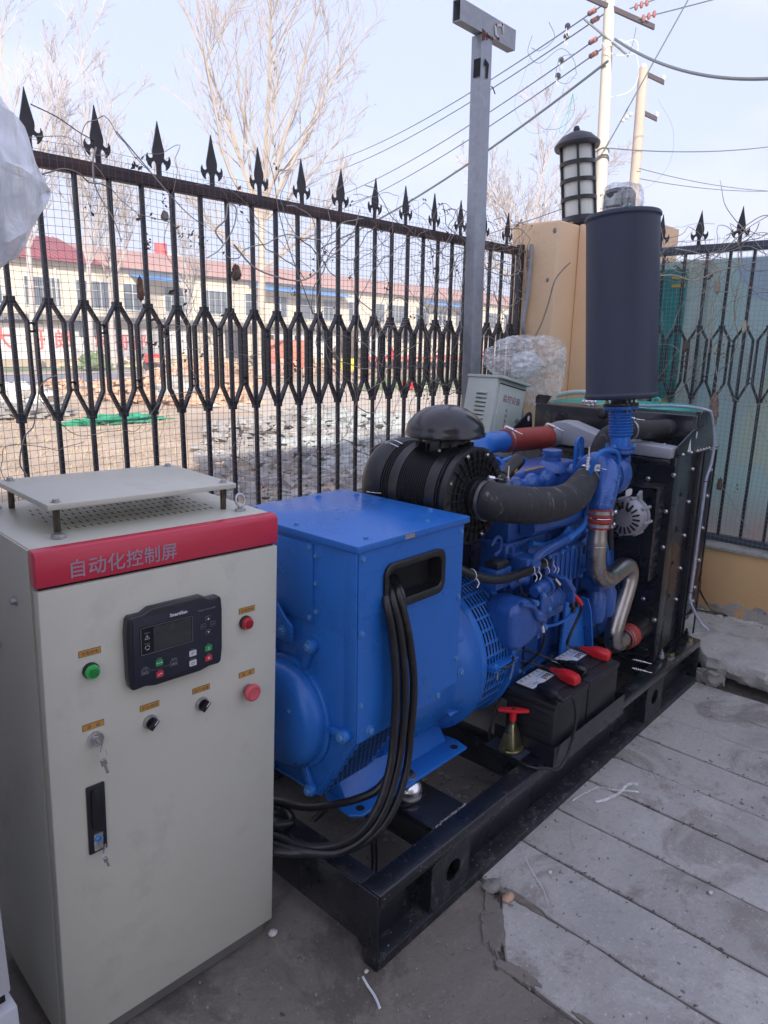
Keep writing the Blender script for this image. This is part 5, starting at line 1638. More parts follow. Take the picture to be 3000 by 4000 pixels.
def side_rail(sgn, y_out):
    def Y(a, b):
        p, q = y_out + sgn * a, y_out + sgn * b
        return min(p, q), max(p, q)
    y0, y1 = Y(0, .066)
    r = part('side_rail', 'skid', MB().box(.0, 2.2, y0, y1, .187, .2236), bevel=.006)
    y0, y1 = Y(.054, .062)
    part('web', 'skid', MB().box(.01, 2.19, y0, y1, .030, .1865), parent=r)
    y0, y1 = Y(0, .062)
    part('bottom_flange', 'skid_dusty', MB().box(.0, 2.2, y0, y1, .001, .0295), parent=r, bevel=.003)
    y0, y1 = Y(.0025, .007)
    part('lifting_plate', 'skid_dusty', hole_plate(.210, .382, .030, .1865, .307, .114, .033, y0, y1), parent=r, sharp=50)
    part('lifting_plate', 'skid_dusty', hole_plate(1.613, 1.781, .030, .1865, 1.700, .118, .033, y0, y1), parent=r, sharp=50)
    y0, y1 = Y(.007, .054)
    for x in (.2101, .3775, 1.6131, 1.7765):
        part('plate_side', 'skid', MB().box(x, x + .0043, y0, y1, .030, .1865), parent=r)
    return r
side_rail(1, 0.0)
side_rail(-1, SW)
def end_beam(x, s_):
    pl = [(.0025, .0), (.048, .0), (.054, .020), (.054, .040), (.075, .060), (SW - .075, .060), (SW - .054, .040), (SW - .054, .02), (SW - .048, 0), (SW - .0025, 0), (SW - .0025, .2215), (.0025, .2215)]
    e = part('end_beam', 'skid', MB().prism(pl, 'x', x - .006, x), bevel=.002)
    part('end_flange', 'skid', MB().box(min(x, x + s_ * .055), max(x, x + s_ * .055), .0665, SW - .0665, .214, .2225), parent=e, bevel=.003)
    return e
end_beam(0.0, 1)
end_beam(2.206, -1)
for (x0, x1) in ((.29, .445), (.76, .83), (1.22, 1.40), (1.80, 1.90), (2.03, 2.13)):
    part('cross_beam', 'skid', MB().box(x0, x1, .0665, SW - .0665, .125, .2205), bevel=.004)
# chips and scrapes on the near rail; pale specks also paint in edge highlights
mb = MB()
rr = random.Random(33)
for i in range(230):
    x = rr.uniform(0, 2.2)
    kx = rr.uniform(.0006, .0020)
    if i < 70:
        mb.obox((x, -.0003, .2180 + rr.uniform(-.02, .004)), (kx, 0, 0), (0, .0004, 0), (0, 0, kx * .35))
    elif i < 110:
        mb.obox((x, rr.uniform(.002, .06), .2238), (kx, kx * .4, 0), (-kx * .2, kx * .3, 0), (0, 0, .0003))
    else:
        mb.obox((x, rr.uniform(.0, .05), .0297), (kx * 1.3, kx * .5, 0), (-kx * .3, kx * .5, 0), (0, 0, .0005))
o = part('chips_and_highlights', mat('chip_highlight', (.34, .33, .33), .7), mb, smooth=False)
o['kind'] = 'stuff'
# weld scars
mb = MB()
rr = random.Random(3)
for i in range(26):
    t_ = i / 26
    mb.sphere((.30 + t_ * .145, .066 + rr.uniform(-.003, .003), .2225), rr.uniform(.002, .0045), 6, 4)
part('weld_bead', 'zinc', mb)

# ---------------- alternator
AY, AZ = .40, .558
al = part('alternator_body', 'blue', MB().lathe([(0, .078), (.205, .078), (.205, .262), (.236, .268), (.238, .50), (0, .50)], (0, AY, AZ), (1, 0, 0), 64), bevel=.004)
endp = part('end_frame', 'blue', MB().prism([(.285, .333), (.515, .333), (.650, .556), (.650, .835), (.150, .835), (.150, .556)], 'x', .060, .078), parent=al, bevel=.004)
# raised rim around the end frame
mb = MB()
mb.tube([(.058, .293, .340), (.058, .507, .340)], .0035, 6).tube([(.058, .293, .340), (.058, .158, .560)], .0035, 6)
part('end_rim', 'blue', mb, parent=al)
# domed exciter cover
dm = part('exciter_cover', 'blue', MB().lathe([(.163, .060), (.163, .050), (.158, .046), (.150, .046), (.149, .030), (.140, .010), (.120, -.003), (.06, -.010), (0, -.011)], (0, AY, .555), (1, 0, 0), 64), parent=al)
for (y, z) in ((.40, .635), (.40, .475), (.468, .60), (.332, .60)):
    part('cover_screw', 'blue_hi', MB().bolt((-.009 if abs(y - .4) < .01 else -.006, y, z), (-1, 0, 0), .005), parent=al)
for (y, z) in ((.304, .776), (.181, .567), (.309, .351), (.496, .776), (.491, .351)):
    d = Vector((0, y - AY, z - .555)).normalized()
    a = Vector((.052, AY, .555)) + d * .160
    b = Vector((.052, y, z)) - d * .012
    mb = MB().obox((a + b) / 2, (b - a) / 2, d.cross(Vector((1, 0, 0))) * .010, (.008, 0, 0))
    mb.cyl((.040, y, z), (.059, y, z), .0185, n=24)
    part('arm', 'blue', mb, parent=al, bevel=.003)
    part('arm_bolt', 'blue_hi', MB().bolt((.040, y, z), (-1, 0, 0), .0105, .010), parent=al)
# slanted louvre on the near lower side
A0, A1 = Vector((0, .1505, .5535)), Vector((0, .2875, .3345))
dd = (A1 - A0)
nn = Vector((0, -dd.z, dd.y)).normalized()
if nn.y > 0: nn = -nn
part('lower_side_sheet', 'blue', MB().add([A0 + Vector((x, 0, 0)) + nn * t for t in (0, -.006) for x in (.0785, .26)] + [A1 + Vector((x, 0, 0)) + nn * t for t in (0, -.006) for x in (.0785, .26)],
     [(0, 1, 5, 4), (2, 6, 7, 3), (0, 2, 3, 1), (4, 5, 7, 6), (0, 4, 6, 2), (1, 3, 7, 5)]), parent=al)
mb = MB()
for i in range(9):
    for j in range(13):
        c = A0 + dd * (.10 + .80 * j / 12) + Vector((.092 + .017 * i + (.0085 if j % 2 else 0), 0, 0)) + nn * .0006
        mb.obox(c, Vector((.0065, 0, 0)) + dd.normalized() * .002, dd.normalized() * .0038, nn * .0006)
o = part('louvre_openings', 'slot', mb, parent=al)
o['kind'] = 'stuff'
# terminal box
tb = part('terminal_box', 'blue', MB().box(.0605, .495, .192, .652, .56, 1.058), bevel=.003)
part('cable_chamber', 'slot', MB().box(.10, .46, .188, .1915, .62, 1.05), parent=tb)
fr = MB()
fr.box(.0632, .482, .1475, .190, 1.002, 1.0575)
fr.box(.0632, .1600, .1475, .190, .888, 1.0015)
fr.box(.3850, .482, .1475, .190, .888, 1.0015)
fr.box(.0632, .482, .1475, .190, .574, .8875)
fr.box(.0632, .3745, .1475, .190, .552, .5735)
part('side_panel', 'blue', fr, parent=tb)
part('corner_fold', 'blue', MB().box(.0575, .0628, .1500, .1925, .556, 1.0575), parent=tb, bevel=.002)
# gasket
o_, i_ = rrect(.150, .396, .882, 1.010, .032, 8), rrect(.167, .378, .904, .990, .018, 8)
n_ = len(o_)
lev = [(o_, .147), (o_, .141), (rrect(.155, .391, .887, 1.005, .028, 8), .138), (rrect(.162, .383, .898, .995, .022, 8), .138), (i_, .142), (i_, .19)]
mb = MB()
for pts, y in lev:
    mb.v += [Vector((x, y, z)) for x, z in pts]
for L_ in range(len(lev) - 1):
    mb.f += [(L_ * n_ + k, L_ * n_ + (k + 1) % n_, (L_ + 1) * n_ + (k + 1) % n_, (L_ + 1) * n_ + k) for k in range(n_)]
part('window_gasket', 'rubber' if False else 'plastic', mb, parent=tb)
lid = part('box_lid', 'blue', MB().box(.0530, .5035, .1425, .660, 1.0590, 1.0775), parent=tb, bevel=.0025)
bolts('blue_hi', [(.12, .18, 1.0775), (.36, .18, 1.0775), (.12, .62, 1.0775), (.36, .62, 1.0775), (.47, .26, 1.0775), (.47, .56, 1.0775), (.085, .40, 1.0775)], (0, 0, 1), .0062, tb, name='lid_bolt')
bolts('blue_hi', [(.076, .1475, 1.041), (.075, .1475, .849), (.074, .1475, .655), (.468, .1475, 1.037), (.469, .1475, .845), (.471, .1475, .653)], (0, -1, 0), .0062, tb, name='panel_bolt')
bolts('blue_hi', [(.108, .1475, .572), (.388, .150, .566), (.500, .150, .60)], (0, -1, 0), .0095, tb, name='large_panel_bolt')
part('chipped_paint', 'zinc', MB().box(.225, .262, .1418, .1424, 1.063, 1.075), parent=tb)
# access plate on the end
part('access_plate', 'blue', MB().prism([(.305, .838), (.305, 1.050), (.520, 1.050), (.520, .838)], 'x', .0545, .0600), parent=tb, bevel=.001)
bolts('blue_hi', [(.0545, .315, 1.040), (.0545, .317, .850), (.0600, .297, 1.02), (.0600, .298, .946), (.0600, .298, .869), (.0545, .50, 1.04)], (-1, 0, 0), .0052, tb, name='plate_bolt')
part('lifting_lug', 'blue', MB().prism([(.370, .765), (.370, .815), (.395, .830), (.43, .865), (.47, .865), (.47, .765)], 'x', .036, .046).box(.046, .0595, .38, .47, .77, .78), parent=tb, bevel=.003)
part('lug_bolt', 'blue_hi', MB().bolt((.036, .405, .793), (-1, 0, 0), .010), parent=tb)
# feet
for s_, y0, y1 in ((1, .180, .345), (-1, .455, .62)):
    pl = [(.100, y0 + .03), (.125, y0 + (.004 if s_ > 0 else 0)), (.60, y0), (.612, y0 + .05), (.60, y1), (.13, y1), (.105, y1 - .04)]
    ft = part('foot_plate', 'blue', MB().prism(pl, 'z', .284, .293), bevel=.003)
    yy = .29 if s_ > 0 else .51
    part('foot_web', 'blue', MB().prism([(yy - .04, .293), (yy + .05, .293), (yy + .05, .36), (yy - .0, .36)], 'x', .13, .58), parent=ft, bevel=.004)
    hy = y0 + .03 if s_ > 0 else y1 - .03
    for x in (.142, .570):
        part('foot_hole', 'slot', MB().cyl((x, hy, .2925), (x, hy, .2938), .0125, n=20), parent=ft)
    mc_ = Vector((.352, hy + .002, 0))
    part('mount_washer', 'zinc', MB().cyl(mc_ + Vector((0, 0, .2931)), mc_ + Vector((0, 0, .2965)), .0235, n=28), parent=ft)
    part('mount_bolt', 'black', MB().cyl(mc_ + Vector((0, 0, .297)), mc_ + Vector((0, 0, .309)), .0125, n=6), parent=ft, bevel=.001)
    mt = part('rubber_mount', 'chrome', MB().lathe([(.0, .283), (.018, .282), (.036, .272), (.043, .258), (.042, .247), (.036, .245), (0, .245)], mc_, (0, 0, 1), 32))
    part('mount_base', 'zinc', MB().lathe([(.034, .2445), (.034, .232), (.04, .230), (0, .230)], mc_, (0, 0, 1), 28), parent=mt)
    part('mount_flange', 'black', MB().prism([(mc_.x + .062 * math.cos(a) * (1 if abs(math.cos(a)) > .7 else .72), mc_.y + .042 * math.sin(a)) for a in [k * math.pi / 12 for k in range(24)]], 'z', .2222, .2298), parent=mt, bevel=.001)
    bolts('zinc', [(mc_.x + .047, mc_.y, .2298), (mc_.x - .047, mc_.y, .2298)], (0, 0, 1), .006, mt, name='flange_bolt')

# ---------------- flywheel bell and slotted guard
fz = .562
bell = part('adapter_ring', 'blue', MB().lathe([(.236, .497), (.240, .53), (.262, .585), (.270, .590), (.270, .612), (.262, .614)], (0, AY, fz), (1, 0, 0), 80))
for k in range(6):
    a = k * 2 * math.pi / 6 + .55
    d = Vector((0, math.cos(a), math.sin(a)))
    part('rib', 'blue', MB().obox(Vector((.548, AY, fz)) + d * .238, (.040, 0, 0), d * .011, d.cross(Vector((1, 0, 0))) * .006), parent=bell, bevel=.002)
bolts('blue_hi', [(.585, AY + .250 * math.cos(a), fz + .250 * math.sin(a)) for a in [math.pi + .1 + k * .42 for k in range(-3, 4)]], (-1, 0, 0), .0085, bell, name='ring_bolt')
nx_, na_ = 7, 40
xs_ = []
x = .628
xs_.append(.6145)
for k in range(nx_):
    xs_ += [x, x + .0088]
    x += .0163
xs_.append(.752)
mb = MB()
ang = []
for k in range(na_):
    a = 2 * math.pi * k / na_
    ang += [a + .016, a + 2 * math.pi / na_ - .016]
for a in ang:
    for x in xs_:
        mb.v.append(Vector((x, AY + .262 * math.cos(a), fz + .262 * math.sin(a))))
nX = len(xs_)
for j in range(len(ang)):
    a_mid = (ang[j] + ang[(j + 1) % len(ang)]) / 2
    slotrow = (j % 2 == 0)
    skiprow = (j // 2) % 20 in (9, 10) or (j // 2) % 10 == 0
    for i in range(nX - 1):
        if slotrow and i % 2 == 1 and not ((j // 2) % 20 == 10):
            continue
        mb.f.append((j * nX + i, j * nX + i + 1, ((j + 1) % len(ang)) * nX + i + 1, ((j + 1) % len(ang)) * nX + i))
gd = part('slotted_guard', 'blue', mb)
sm_ = gd.modifiers.new('thickness', 'SOLIDIFY')
sm_.thickness = .003
part('guard_interior', 'slot', MB().lathe([(.246, .6145), (.246, .752)], (0, AY, fz), (1, 0, 0), 48), parent=gd)
part('guard_rim', 'blue', MB().lathe([(.256, .7522), (.272, .7522), (.274, .757), (.274, .772), (.268, .776), (.250, .776)], (0, AY, fz), (1, 0, 0), 80), parent=gd)
br = MB()
br.box(.628, .758, .108, .150, .572, .577)
br.box(.628, .758, .112, .150, .560, .565)
br.box(.628, .633, .118, .150, .5655, .5715)
part('guard_bracket', 'blue', br, parent=gd, bevel=.001)
bolts('blue_hi', [(.648, .122, .577), (.738, .122, .577)], (0, 0, 1), .0055, gd, name='bracket_bolt')
part('guard_clamp_rod', 'zinc', MB().tube([(.652, .116, .560), (.652, .117, .532)], .0028, 6), parent=gd)
part('guard_clamp_rod', 'zinc', MB().tube([(.742, .118, .560), (.742, .120, .53), (.741, .125, .50)], .0025, 6), parent=gd)
part('cable_strap', 'ctl', MB().tube(smooth_path([(.665, .114, .570), (.69, .106, .566), (.72, .108, .572), (.738, .116, .580)], 5), .005, 6), parent=gd)
# warning sticker
st = MB()
th0 = math.radians(180 - 46)
for k in range(2):
    pass
def on_ring(x, a, r): return Vector((x, AY + r * math.cos(a), fz + r * math.sin(a)))
st.add([on_ring(.7765, R(137), .272), on_ring(.7765, R(147), .274), on_ring(.80, R(150), .266), on_ring(.81, R(140), .258), on_ring(.80, R(134), .262)], [(0, 1, 2, 3, 4)])
part('warning_sticker', 'yellow', st, parent=gd)

# ---------------- flywheel housing and engine block
fh = part('flywheel_housing', 'blue_cast', MB().lathe([(.0, .776), (.256, .777), (.256, .80), (.240, .812), (.205, .84), (0, .84)], (0, AY, fz), (1, 0, 0), 48))
part('housing_foot', 'blue_cast', MB().box(.776, .935, .198, .60, .395, .60), parent=fh, bevel=.008)
bolts('blue_hi', [(.92, .198, .555), (.92, .198, .44), (.80, .198, .42)], (0, -1, 0), .006, fh, name='foot_bolt')
blk = part('engine_block', 'blue_cast', MB().box(.842, 1.60, .232, .575, .405, .905), bevel=.012)
part('oil_pan', 'blue_cast', MB().prism([(.842, .400), (1.60, .400), (1.60, .33), (1.45, .295), (.95, .295), (.842, .34)], 'y', .262, .545), parent=blk, bevel=.012)
part('pan_rail', 'blue_cast', MB().box(.842, 1.60, .222, .585, .392, .404), parent=blk, bevel=.003)
part('head', 'blue_cast', MB().box(.862, 1.575, .240, .565, .9055, 1.005), bevel=.010)
# side features of the block
mb = MB()
for k in range(6):
    x = .91 + k * .118
    mb.cyl((x, .2315, .78), (x, .2265, .78), .021, n=22)
part('core_plug', 'blue_cast', mb, parent=blk)
for k in range(7):
    x = .862 + k * .118
    part('block_rib', 'blue_cast', MB().box(x, x + .014, .217, .233, .44, .895), parent=blk, bevel=.004)
part('side_rail_casting', 'blue_cast', MB().box(.85, 1.59, .212, .2315, .575, .600).box(.85, 1.59, .214, .2315, .690, .706).box(.85, 1.59, .210, .2315, .855, .875), parent=blk, bevel=.004)
part('lifter_cover', 'blue_cast', MB().box(.98, 1.24, .205, .2165, .612, .684), parent=blk, bevel=.006)
part('oil_cooler_housing', 'blue_cast', MB().box(1.02, 1.30, .178, .2165, .70, .845), parent=blk, bevel=.02)
mb = MB()
for k in range(7):
    mb.box(1.045 + k * .035, 1.058 + k * .035, .172, .1775, .715, .83)
part('cooler_fin', 'blue_cast', mb, parent=blk, bevel=.002)
bolts('blue_hi', [(x, .178, z) for x in (1.035, 1.12, 1.20, 1.285) for z in (.71, .836)], (0, -1, 0), .006, blk, name='cooler_bolt')
bolts('blue_hi', [(.90 + .115 * k, .2095, .865) for k in range(7)], (0, -1, 0), .007, blk, name='block_bolt')
bolts('blue_hi', [(.89 + .1 * k, .2215, .398) for k in range(7)], (0, -1, 0), .0055, blk, name='pan_bolt')
# oil filter and fuel pump lumps
part('oil_filter', 'blue_cast', MB().lathe([(0, .50), (.034, .502), (.040, .52), (.040, .60), (.034, .612), (.03, .63), (0, .63)], (1.40, .165, 0), (0, 0, 1), 28), parent=blk)
part('oil_filter', 'blue_cast', MB().lathe([(0, .50), (.034, .502), (.040, .52), (.040, .60), (.034, .612), (.03, .63), (0, .63)], (1.49, .165, 0), (0, 0, 1), 28), parent=blk)
part('filter_head', 'blue_cast', MB().box(1.355, 1.54, .13, .215, .632, .672), parent=blk, bevel=.01)
part('speed_sensor_block', 'blue_cast', MB().box(.845, .925, .150, .216, .805, .872).box(.86, .91, .135, .150, .82, .86), parent=blk, bevel=.006)
part('breather_elbow', 'blue_cast', MB().tube(smooth_path([(.80, .19, .79), (.83, .17, .81), (.86, .17, .80), (.88, .20, .775)], 6), .022, 12), parent=blk)
part('bracket_hook', 'blue_cast', MB().tube(smooth_path([(.735, .22, .93), (.75, .21, .955), (.772, .21, .94), (.775, .215, .905), (.755, .22, .89)], 6), .006, 8), parent=blk)
part('small_black_box', 'plastic', MB().box(.70, .765, .17, .22, .865, .885), parent=blk, bevel=.003)
part('small_blue_box', 'blue_cast', MB().box(.69, .775, .165, .235, .80, .864), parent=blk, bevel=.004)
# front gear cover
fcv = part('timing_cover', 'blue_cast', MB().prism([(.25, .36), (.56, .36), (.60, .55), (.57, .92), (.24, .92), (.20, .55)], 'x', 1.602, 1.66), bevel=.015)
part('water_pump', 'blue_cast', MB().lathe([(.075, 1.66), (.075, 1.70), (.05, 1.72), (0, 1.72)], (0, .40, .78), (1, 0, 0), 32), parent=fcv)
part('lower_front_plate', 'blue_cast', MB().prism([(1.40, .50), (1.62, .47), (1.62, .40), (1.50, .385), (1.42, .43)], 'y', .195, .215), parent=fcv, bevel=.005)
bolts('blue_hi', [(1.46, .195, .455), (1.52, .195, .42), (1.60, .195, .43), (1.60, .195, .46)], (0, -1, 0), .006, fcv, name='cover_bolt')
fan = part('cooling_fan', 'plastic', MB().lathe([(0, 1.722), (.06, 1.722), (.06, 1.75), (0, 1.75)], (0, .40, .78), (1, 0, 0), 24))
for k in range(8):
    a = k * math.pi / 4 + .2
    d = Vector((0, math.cos(a), math.sin(a)))
    s_ = d.cross(Vector((1, 0, 0)))
    part('fan_blade', 'plastic', MB().obox(Vector((1.738, .40, .78)) + d * .145, d * .085, s_ * .030 + Vector((.014, 0, 0)), Vector((.0015, 0, 0))), parent=fan)
# engine mount leg
lg = part('engine_leg', 'blue', MB().prism([(1.185, .640), (1.290, .620), (1.325, .56), (1.405, .262), (1.165, .262)], 'y', .176, .188), bevel=.003)
part('leg_flange', 'blue', MB().prism([(1.290, .622), (1.325, .562), (1.405, .264), (1.412, .266), (1.332, .566), (1.296, .626)], 'y', .145, .1755).box(1.16, 1.41, .13, .20, .252, .261), parent=lg)
bolts('black', [(1.222, .176, .612), (1.262, .176, .604), (1.235, .176, .585)], (0, -1, 0), .0105, lg, name='leg_bolt')
part('leg_mount', 'rubber', MB().cyl((1.29, .165, .2235), (1.29, .165, .2515), .035, n=24), parent=lg)

# rocker cover with wavy flank
rc_ = part('rocker_cover', 'blue_cast', MB().box(.845, 1.52, .300, .520, 1.0055, 1.085), bevel=.022, seg=4)
for k in range(6):
    x = .905 + k * .107
    mb = MB().sphere((x, .322, 1.055), .044, 20, 12, (1.20, .75, 1.05))
    part('rocker_bulge', 'blue_cast', mb, parent=rc_)
part('rocker_crown', 'blue_cast', MB().box(.865, 1.50, .335, .490, 1.06, 1.108), parent=rc_, bevel=.016, seg=4)
part('ochre_scuff', mat('ochre_scuff', (.42, .25, .10), .6), MB().tube(smooth_path([(1.10, .338, 1.1085), (1.17, .337, 1.110), (1.23, .337, 1.1085)], 4), .0035, 6), parent=rc_)
fl = part('filler_neck', 'blue_cast', MB().lathe([(.060, 1.085), (.052, 1.112), (.034, 1.125), (.034, 1.135), (0, 1.135)], (1.300, .345, 0), (0, 0, 1), 32))
part('filler_cap', 'blue_cast', MB().lathe([(.031, 1.1355), (.031, 1.149), (.038, 1.1495), (.038, 1.164), (.034, 1.167), (0, 1.169)], (1.300, .345, 0), (0, 0, 1), 14), parent=fl)
# lifting eye plate
mb = MB()
o_ = rrect(1.405, 1.465, 1.02, 1.208, .0295, 8)
i_ = rrect(1.422, 1.448, 1.120, 1.192, .0125, 8)
n_ = len(o_)
mb.add([(x, y, z) for y in (.300, .311) for x, z in o_] + [(x, y, z) for y in (.300, .311) for x, z in i_],
       [f for k in range(n_) for j in [(k + 1) % n_] for f in ((k, j, 2 * n_ + j, 2 * n_ + k), (n_ + k, 3 * n_ + k, 3 * n_ + j, n_ + j), (k, n_ + k, n_ + j, j), (2 * n_ + k, 2 * n_ + j, 3 * n_ + j, 3 * n_ + k))])
part('lifting_eye', 'blue', mb)
# exhaust manifold and heat shield
ex = part('exhaust_manifold', 'blue_cast', MB().tube([(.92, .205, .955), (1.15, .200, .955), (1.35, .195, .965), (1.42, .185, 1.0)], [.030, .033, .036, .036], 16))
for k in range(5):
    x = .95 + k * .105
    part('manifold_port', 'blue_cast', MB().box(x - .027, x + .027, .20, .2385, .925, .985), parent=ex, bevel=.008)
    bolts('blue_hi', [(x - .035, .236, .985), (x + .035, .236, .925)], (0, -1, 0), .006, ex, name='port_bolt')
hs = part('curved_shield', 'blue', MB().tube(smooth_path([(.925, .188, .905), (1.00, .178, .888), (1.10, .176, .893), (1.165, .182, .918)], 6), .009, 8))
part('shield_plate', 'blue', MB().prism([(.925, .895), (1.0, .878), (1.10, .883), (1.17, .905), (1.30, .94), (1.30, .86), (1.10, .80), (.93, .82)], 'y', .196, .201), parent=hs, bevel=.002)
bolts('blue_hi', [(1.150, .176, .905), (1.24, .196, .90), (.97, .196, .84)], (0, -1, 0), .0085, hs, name='shield_bolt')
# black engine wiring box and pipes on top
mf = part('intake_manifold', 'blue_cast', MB().box(.93, 1.50, .570, .635, .97, 1.06), bevel=.018)
ip = part('intake_elbow', 'blue', MB().tube(smooth_path([(1.165, .60, 1.06), (1.175, .60, 1.115), (1.21, .60, 1.155), (1.27, .60, 1.168), (1.36, .60, 1.166)], 6), .043, 20))
part('intake_block', 'blue_cast', MB().box(1.11, 1.235, .515, .600, 1.062, 1.128), bevel=.005)
mb = MB()
for k in range(4):
    mb.cyl((1.135 + k * .022 + (.01 if k > 1 else 0), .5148, 1.110), (1.135 + k * .022 + (.01 if k > 1 else 0), .5144, 1.110), .006, n=12)
part('block_hole', 'slot', mb)
part('block_step', 'blue_cast', MB().box(1.10, 1.25, .50, .60, 1.030, 1.061), bevel=.004)
bolts('chrome', [(1.252, .53, 1.09)], (1, 0, 0), .008, ip, name='elbow_bolt')
rh = part('red_charge_hose', 'red_hose', MB().tube([(1.352 + k * .012, .60, 1.166 - k * .0004) for k in range(31)], [.0475 + .0012 * (k % 2) for k in range(31)], 28))
def clamp(p, axis, r, parent, wdt=.010, m='zinc', screw=True, sd=None):
    p, axis = Vector(p), Vector(axis).normalized()
    part('hose_clamp', m, MB().lathe([(r - .001, -wdt / 2), (r + .0018, -wdt / 2), (r + .0018, wdt / 2), (r - .001, wdt / 2)], p, axis, 36), parent=parent)
    if screw:
        sd_ = Vector(sd) if sd else Vector((0, 0, 1))
        sd_ = (sd_ - axis * sd_.dot(axis)).normalized()
        tg = axis.cross(sd_)
        c = p + sd_ * (r + .007)
        mb = MB().tube([c - tg * .022, c + tg * .040], .0026, 8)
        mb.tube([c + tg * .040, c + tg * .066], .0018, 6)
        mb.lathe([(.0055, -.018)] + [(.0055 + (.0018 if k % 2 else 0), -.014 + k * .004) for k in range(9)] + [(.0055, .022)], c, tg, 12)
        mb.obox(c - tg * .018 - sd_ * .003, tg * .006, axis * .006, sd_ * .004)
        part('clamp_screw', 'chrome', mb, parent=parent)
clamp((1.368, .60, 1.166), (1, 0, 0), .049, rh, sd=(0, -.3, 1))
clamp((1.700, .60, 1.154), (1, 0, 0), .049, rh, sd=(0, -.3, 1))
# thin fuel lines on top
part('fuel_line', 'blue', MB().tube(smooth_path([(.98, .45, 1.02), (1.02, .48, 1.09), (1.10, .50, 1.125), (1.16, .49, 1.125), (1.17, .46, 1.08)], 6), .007, 8))
part('fuel_line', 'blue', MB().tube(smooth_path([(1.18, .49, 1.115), (1.24, .48, 1.125), (1.30, .47, 1.115), (1.34, .45, 1.08), (1.345, .44, 1.04)], 6), .0085, 8))
part('fuel_line', 'blue', MB().tube(smooth_path([(.95, .40, 1.10), (1.00, .43, 1.118), (1.05, .45, 1.10), (1.08, .46, 1.05)], 6), .006, 8))

# ---------------- turbocharger
tcg = part('compressor_housing', 'blue_cast', MB().tube(smooth_path([(1.345, .235, 1.02), (1.350, .252, 1.075), (1.350, .222, 1.125), (1.345, .175, 1.138), (1.335, .138, 1.115), (1.31, .118, 1.075), (1.280, .112, 1.035), (1.262, .114, .992)], 6),
     [.020 + .0215 * min(1, k / 26) for k in range(43)], 20))
part('compressor_body', 'blue_cast', MB().lathe([(.046, 1.298), (.050, 1.300), (.052, 1.318), (.064, 1.330), (.070, 1.350), (.066, 1.372), (.03, 1.380)], (0, .185, 1.070), (1, 0, 0), 40), parent=tcg)
part('inlet_neck', 'blue_cast', MB().lathe([(.0475, 1.262), (.0475, 1.300)], (0, .182, 1.070), (1, 0, 0), 36), parent=tcg)
part('outlet_collar', 'blue_cast', MB().lathe([(.041, .985), (.043, .990), (.043, 1.004), (.041, 1.008)], (1.263, .1145, 0), (0, 0, 1), 30), parent=tcg)
part('boss', 'blue_cast', MB().sphere((1.268, .078, 1.018), .016, 14, 10, (1, .6, 1)).sphere((1.300, .092, 1.010), .011, 12, 8), parent=tcg)
text_mesh('cast_lettering', 'KANGYUE', .0165, 'blue_hi', (1.284, .0700, 1.106), (.24, .20, -1), (.93, -.30, .10), parent=tcg, depth=.0012, bold=.0005)
PN = Vector((-.62, -.62, .48)).normalized(); PX = Vector((.70, -.71, 0)).normalized(); PY = PX.cross(PN) * -1
pc = Vector((1.296, .148, 1.122))
o = part('name_plate', 'zinc', MB().obox(pc, PX * .019, PY * .0125, PN * .0012), parent=tcg)
mb = MB()
for k in range(4):
    mb.obox(pc + PN * .0014 + PY * (.0075 - .005 * k), PX * .015, PY * .0009, PN * .0003)
part('plate_print', 'print_grey', mb, parent=tcg)
ctr = part('turbo_bearing_housing', 'blue_cast', MB().lathe([(.045, 1.382), (.062, 1.386), (.066, 1.394), (.060, 1.402), (.048, 1.410), (.060, 1.420), (.070, 1.424)], (0, .185, 1.072), (1, 0, 0), 40))
for k in range(6):
    a = k * math.pi / 3 + .4
    part('clamp_lug', 'blue_cast', MB().obox((1.394, .185 + .067 * math.cos(a), 1.072 + .067 * math.sin(a)), (.010, 0, 0), (0, .009 * abs(math.sin(a)) + .005, 0), (0, 0, .009 * abs(math.cos(a)) + .005)), parent=ctr, bevel=.002)
tu = part('turbine_housing', 'blue_cast', MB().lathe([(.055, 1.424), (.078, 1.428), (.086, 1.450), (.083, 1.490), (.070, 1.520), (.045, 1.540), (.0, 1.540)], (0, .190, 1.074), (1, 0, 0), 44))
BA = Vector((0, .089, 1)).normalized()
B0 = Vector((1.482, .160, 1.170))
part('turbine_outlet', 'blue_cast', MB().tube(smooth_path([(1.53, .195, 1.03), (1.535, .18, 1.08), (1.505, .165, 1.125), B0 - BA * .012], 6), [.030, .031, .032, .033, .034, .035, .036, .036, .036, .036, .036, .036, .037, .037, .037, .037, .037, .038, .038], 20), parent=tu)
part('water_return_pipe', 'blue', MB().tube(smooth_path([(1.232, .155, 1.10), (1.232, .135, 1.165), (1.258, .130, 1.186), (1.33, .130, 1.186), (1.385, .130, 1.172), (1.408, .130, 1.140), (1.410, .130, 1.07), (1.398, .125, 1.03), (1.36, .120, .985), (1.34, .13, .95)], 6), .0085, 10), parent=tu)
part('heat_tab', 'wframe', MB().prism(rrect(1.515, 1.570, .985, 1.012, .012), 'y', .135, .139), parent=tu)
def flange(h0, h1, r, m, name, par, n=4):
    u = BA.orthogonal().normalized()
    w_ = BA.cross(u)
    pts = []
    for k in range(48):
        a = 2 * math.pi * k / 48
        rr_ = r * (1 + .10 * math.cos(4 * a))
        pts.append(u * math.cos(a) * rr_ + w_ * math.sin(a) * rr_)
    mb = MB()
    mb.v = [B0 + BA * h0 + p for p in pts] + [B0 + BA * h1 + p for p in pts]
    mb.f = [tuple(range(48))[::-1], tuple(range(48, 96))] + [(k, (k + 1) % 48, 48 + (k + 1) % 48, 48 + k) for k in range(48)]
    return part(name, m, mb, parent=par, bevel=.001)
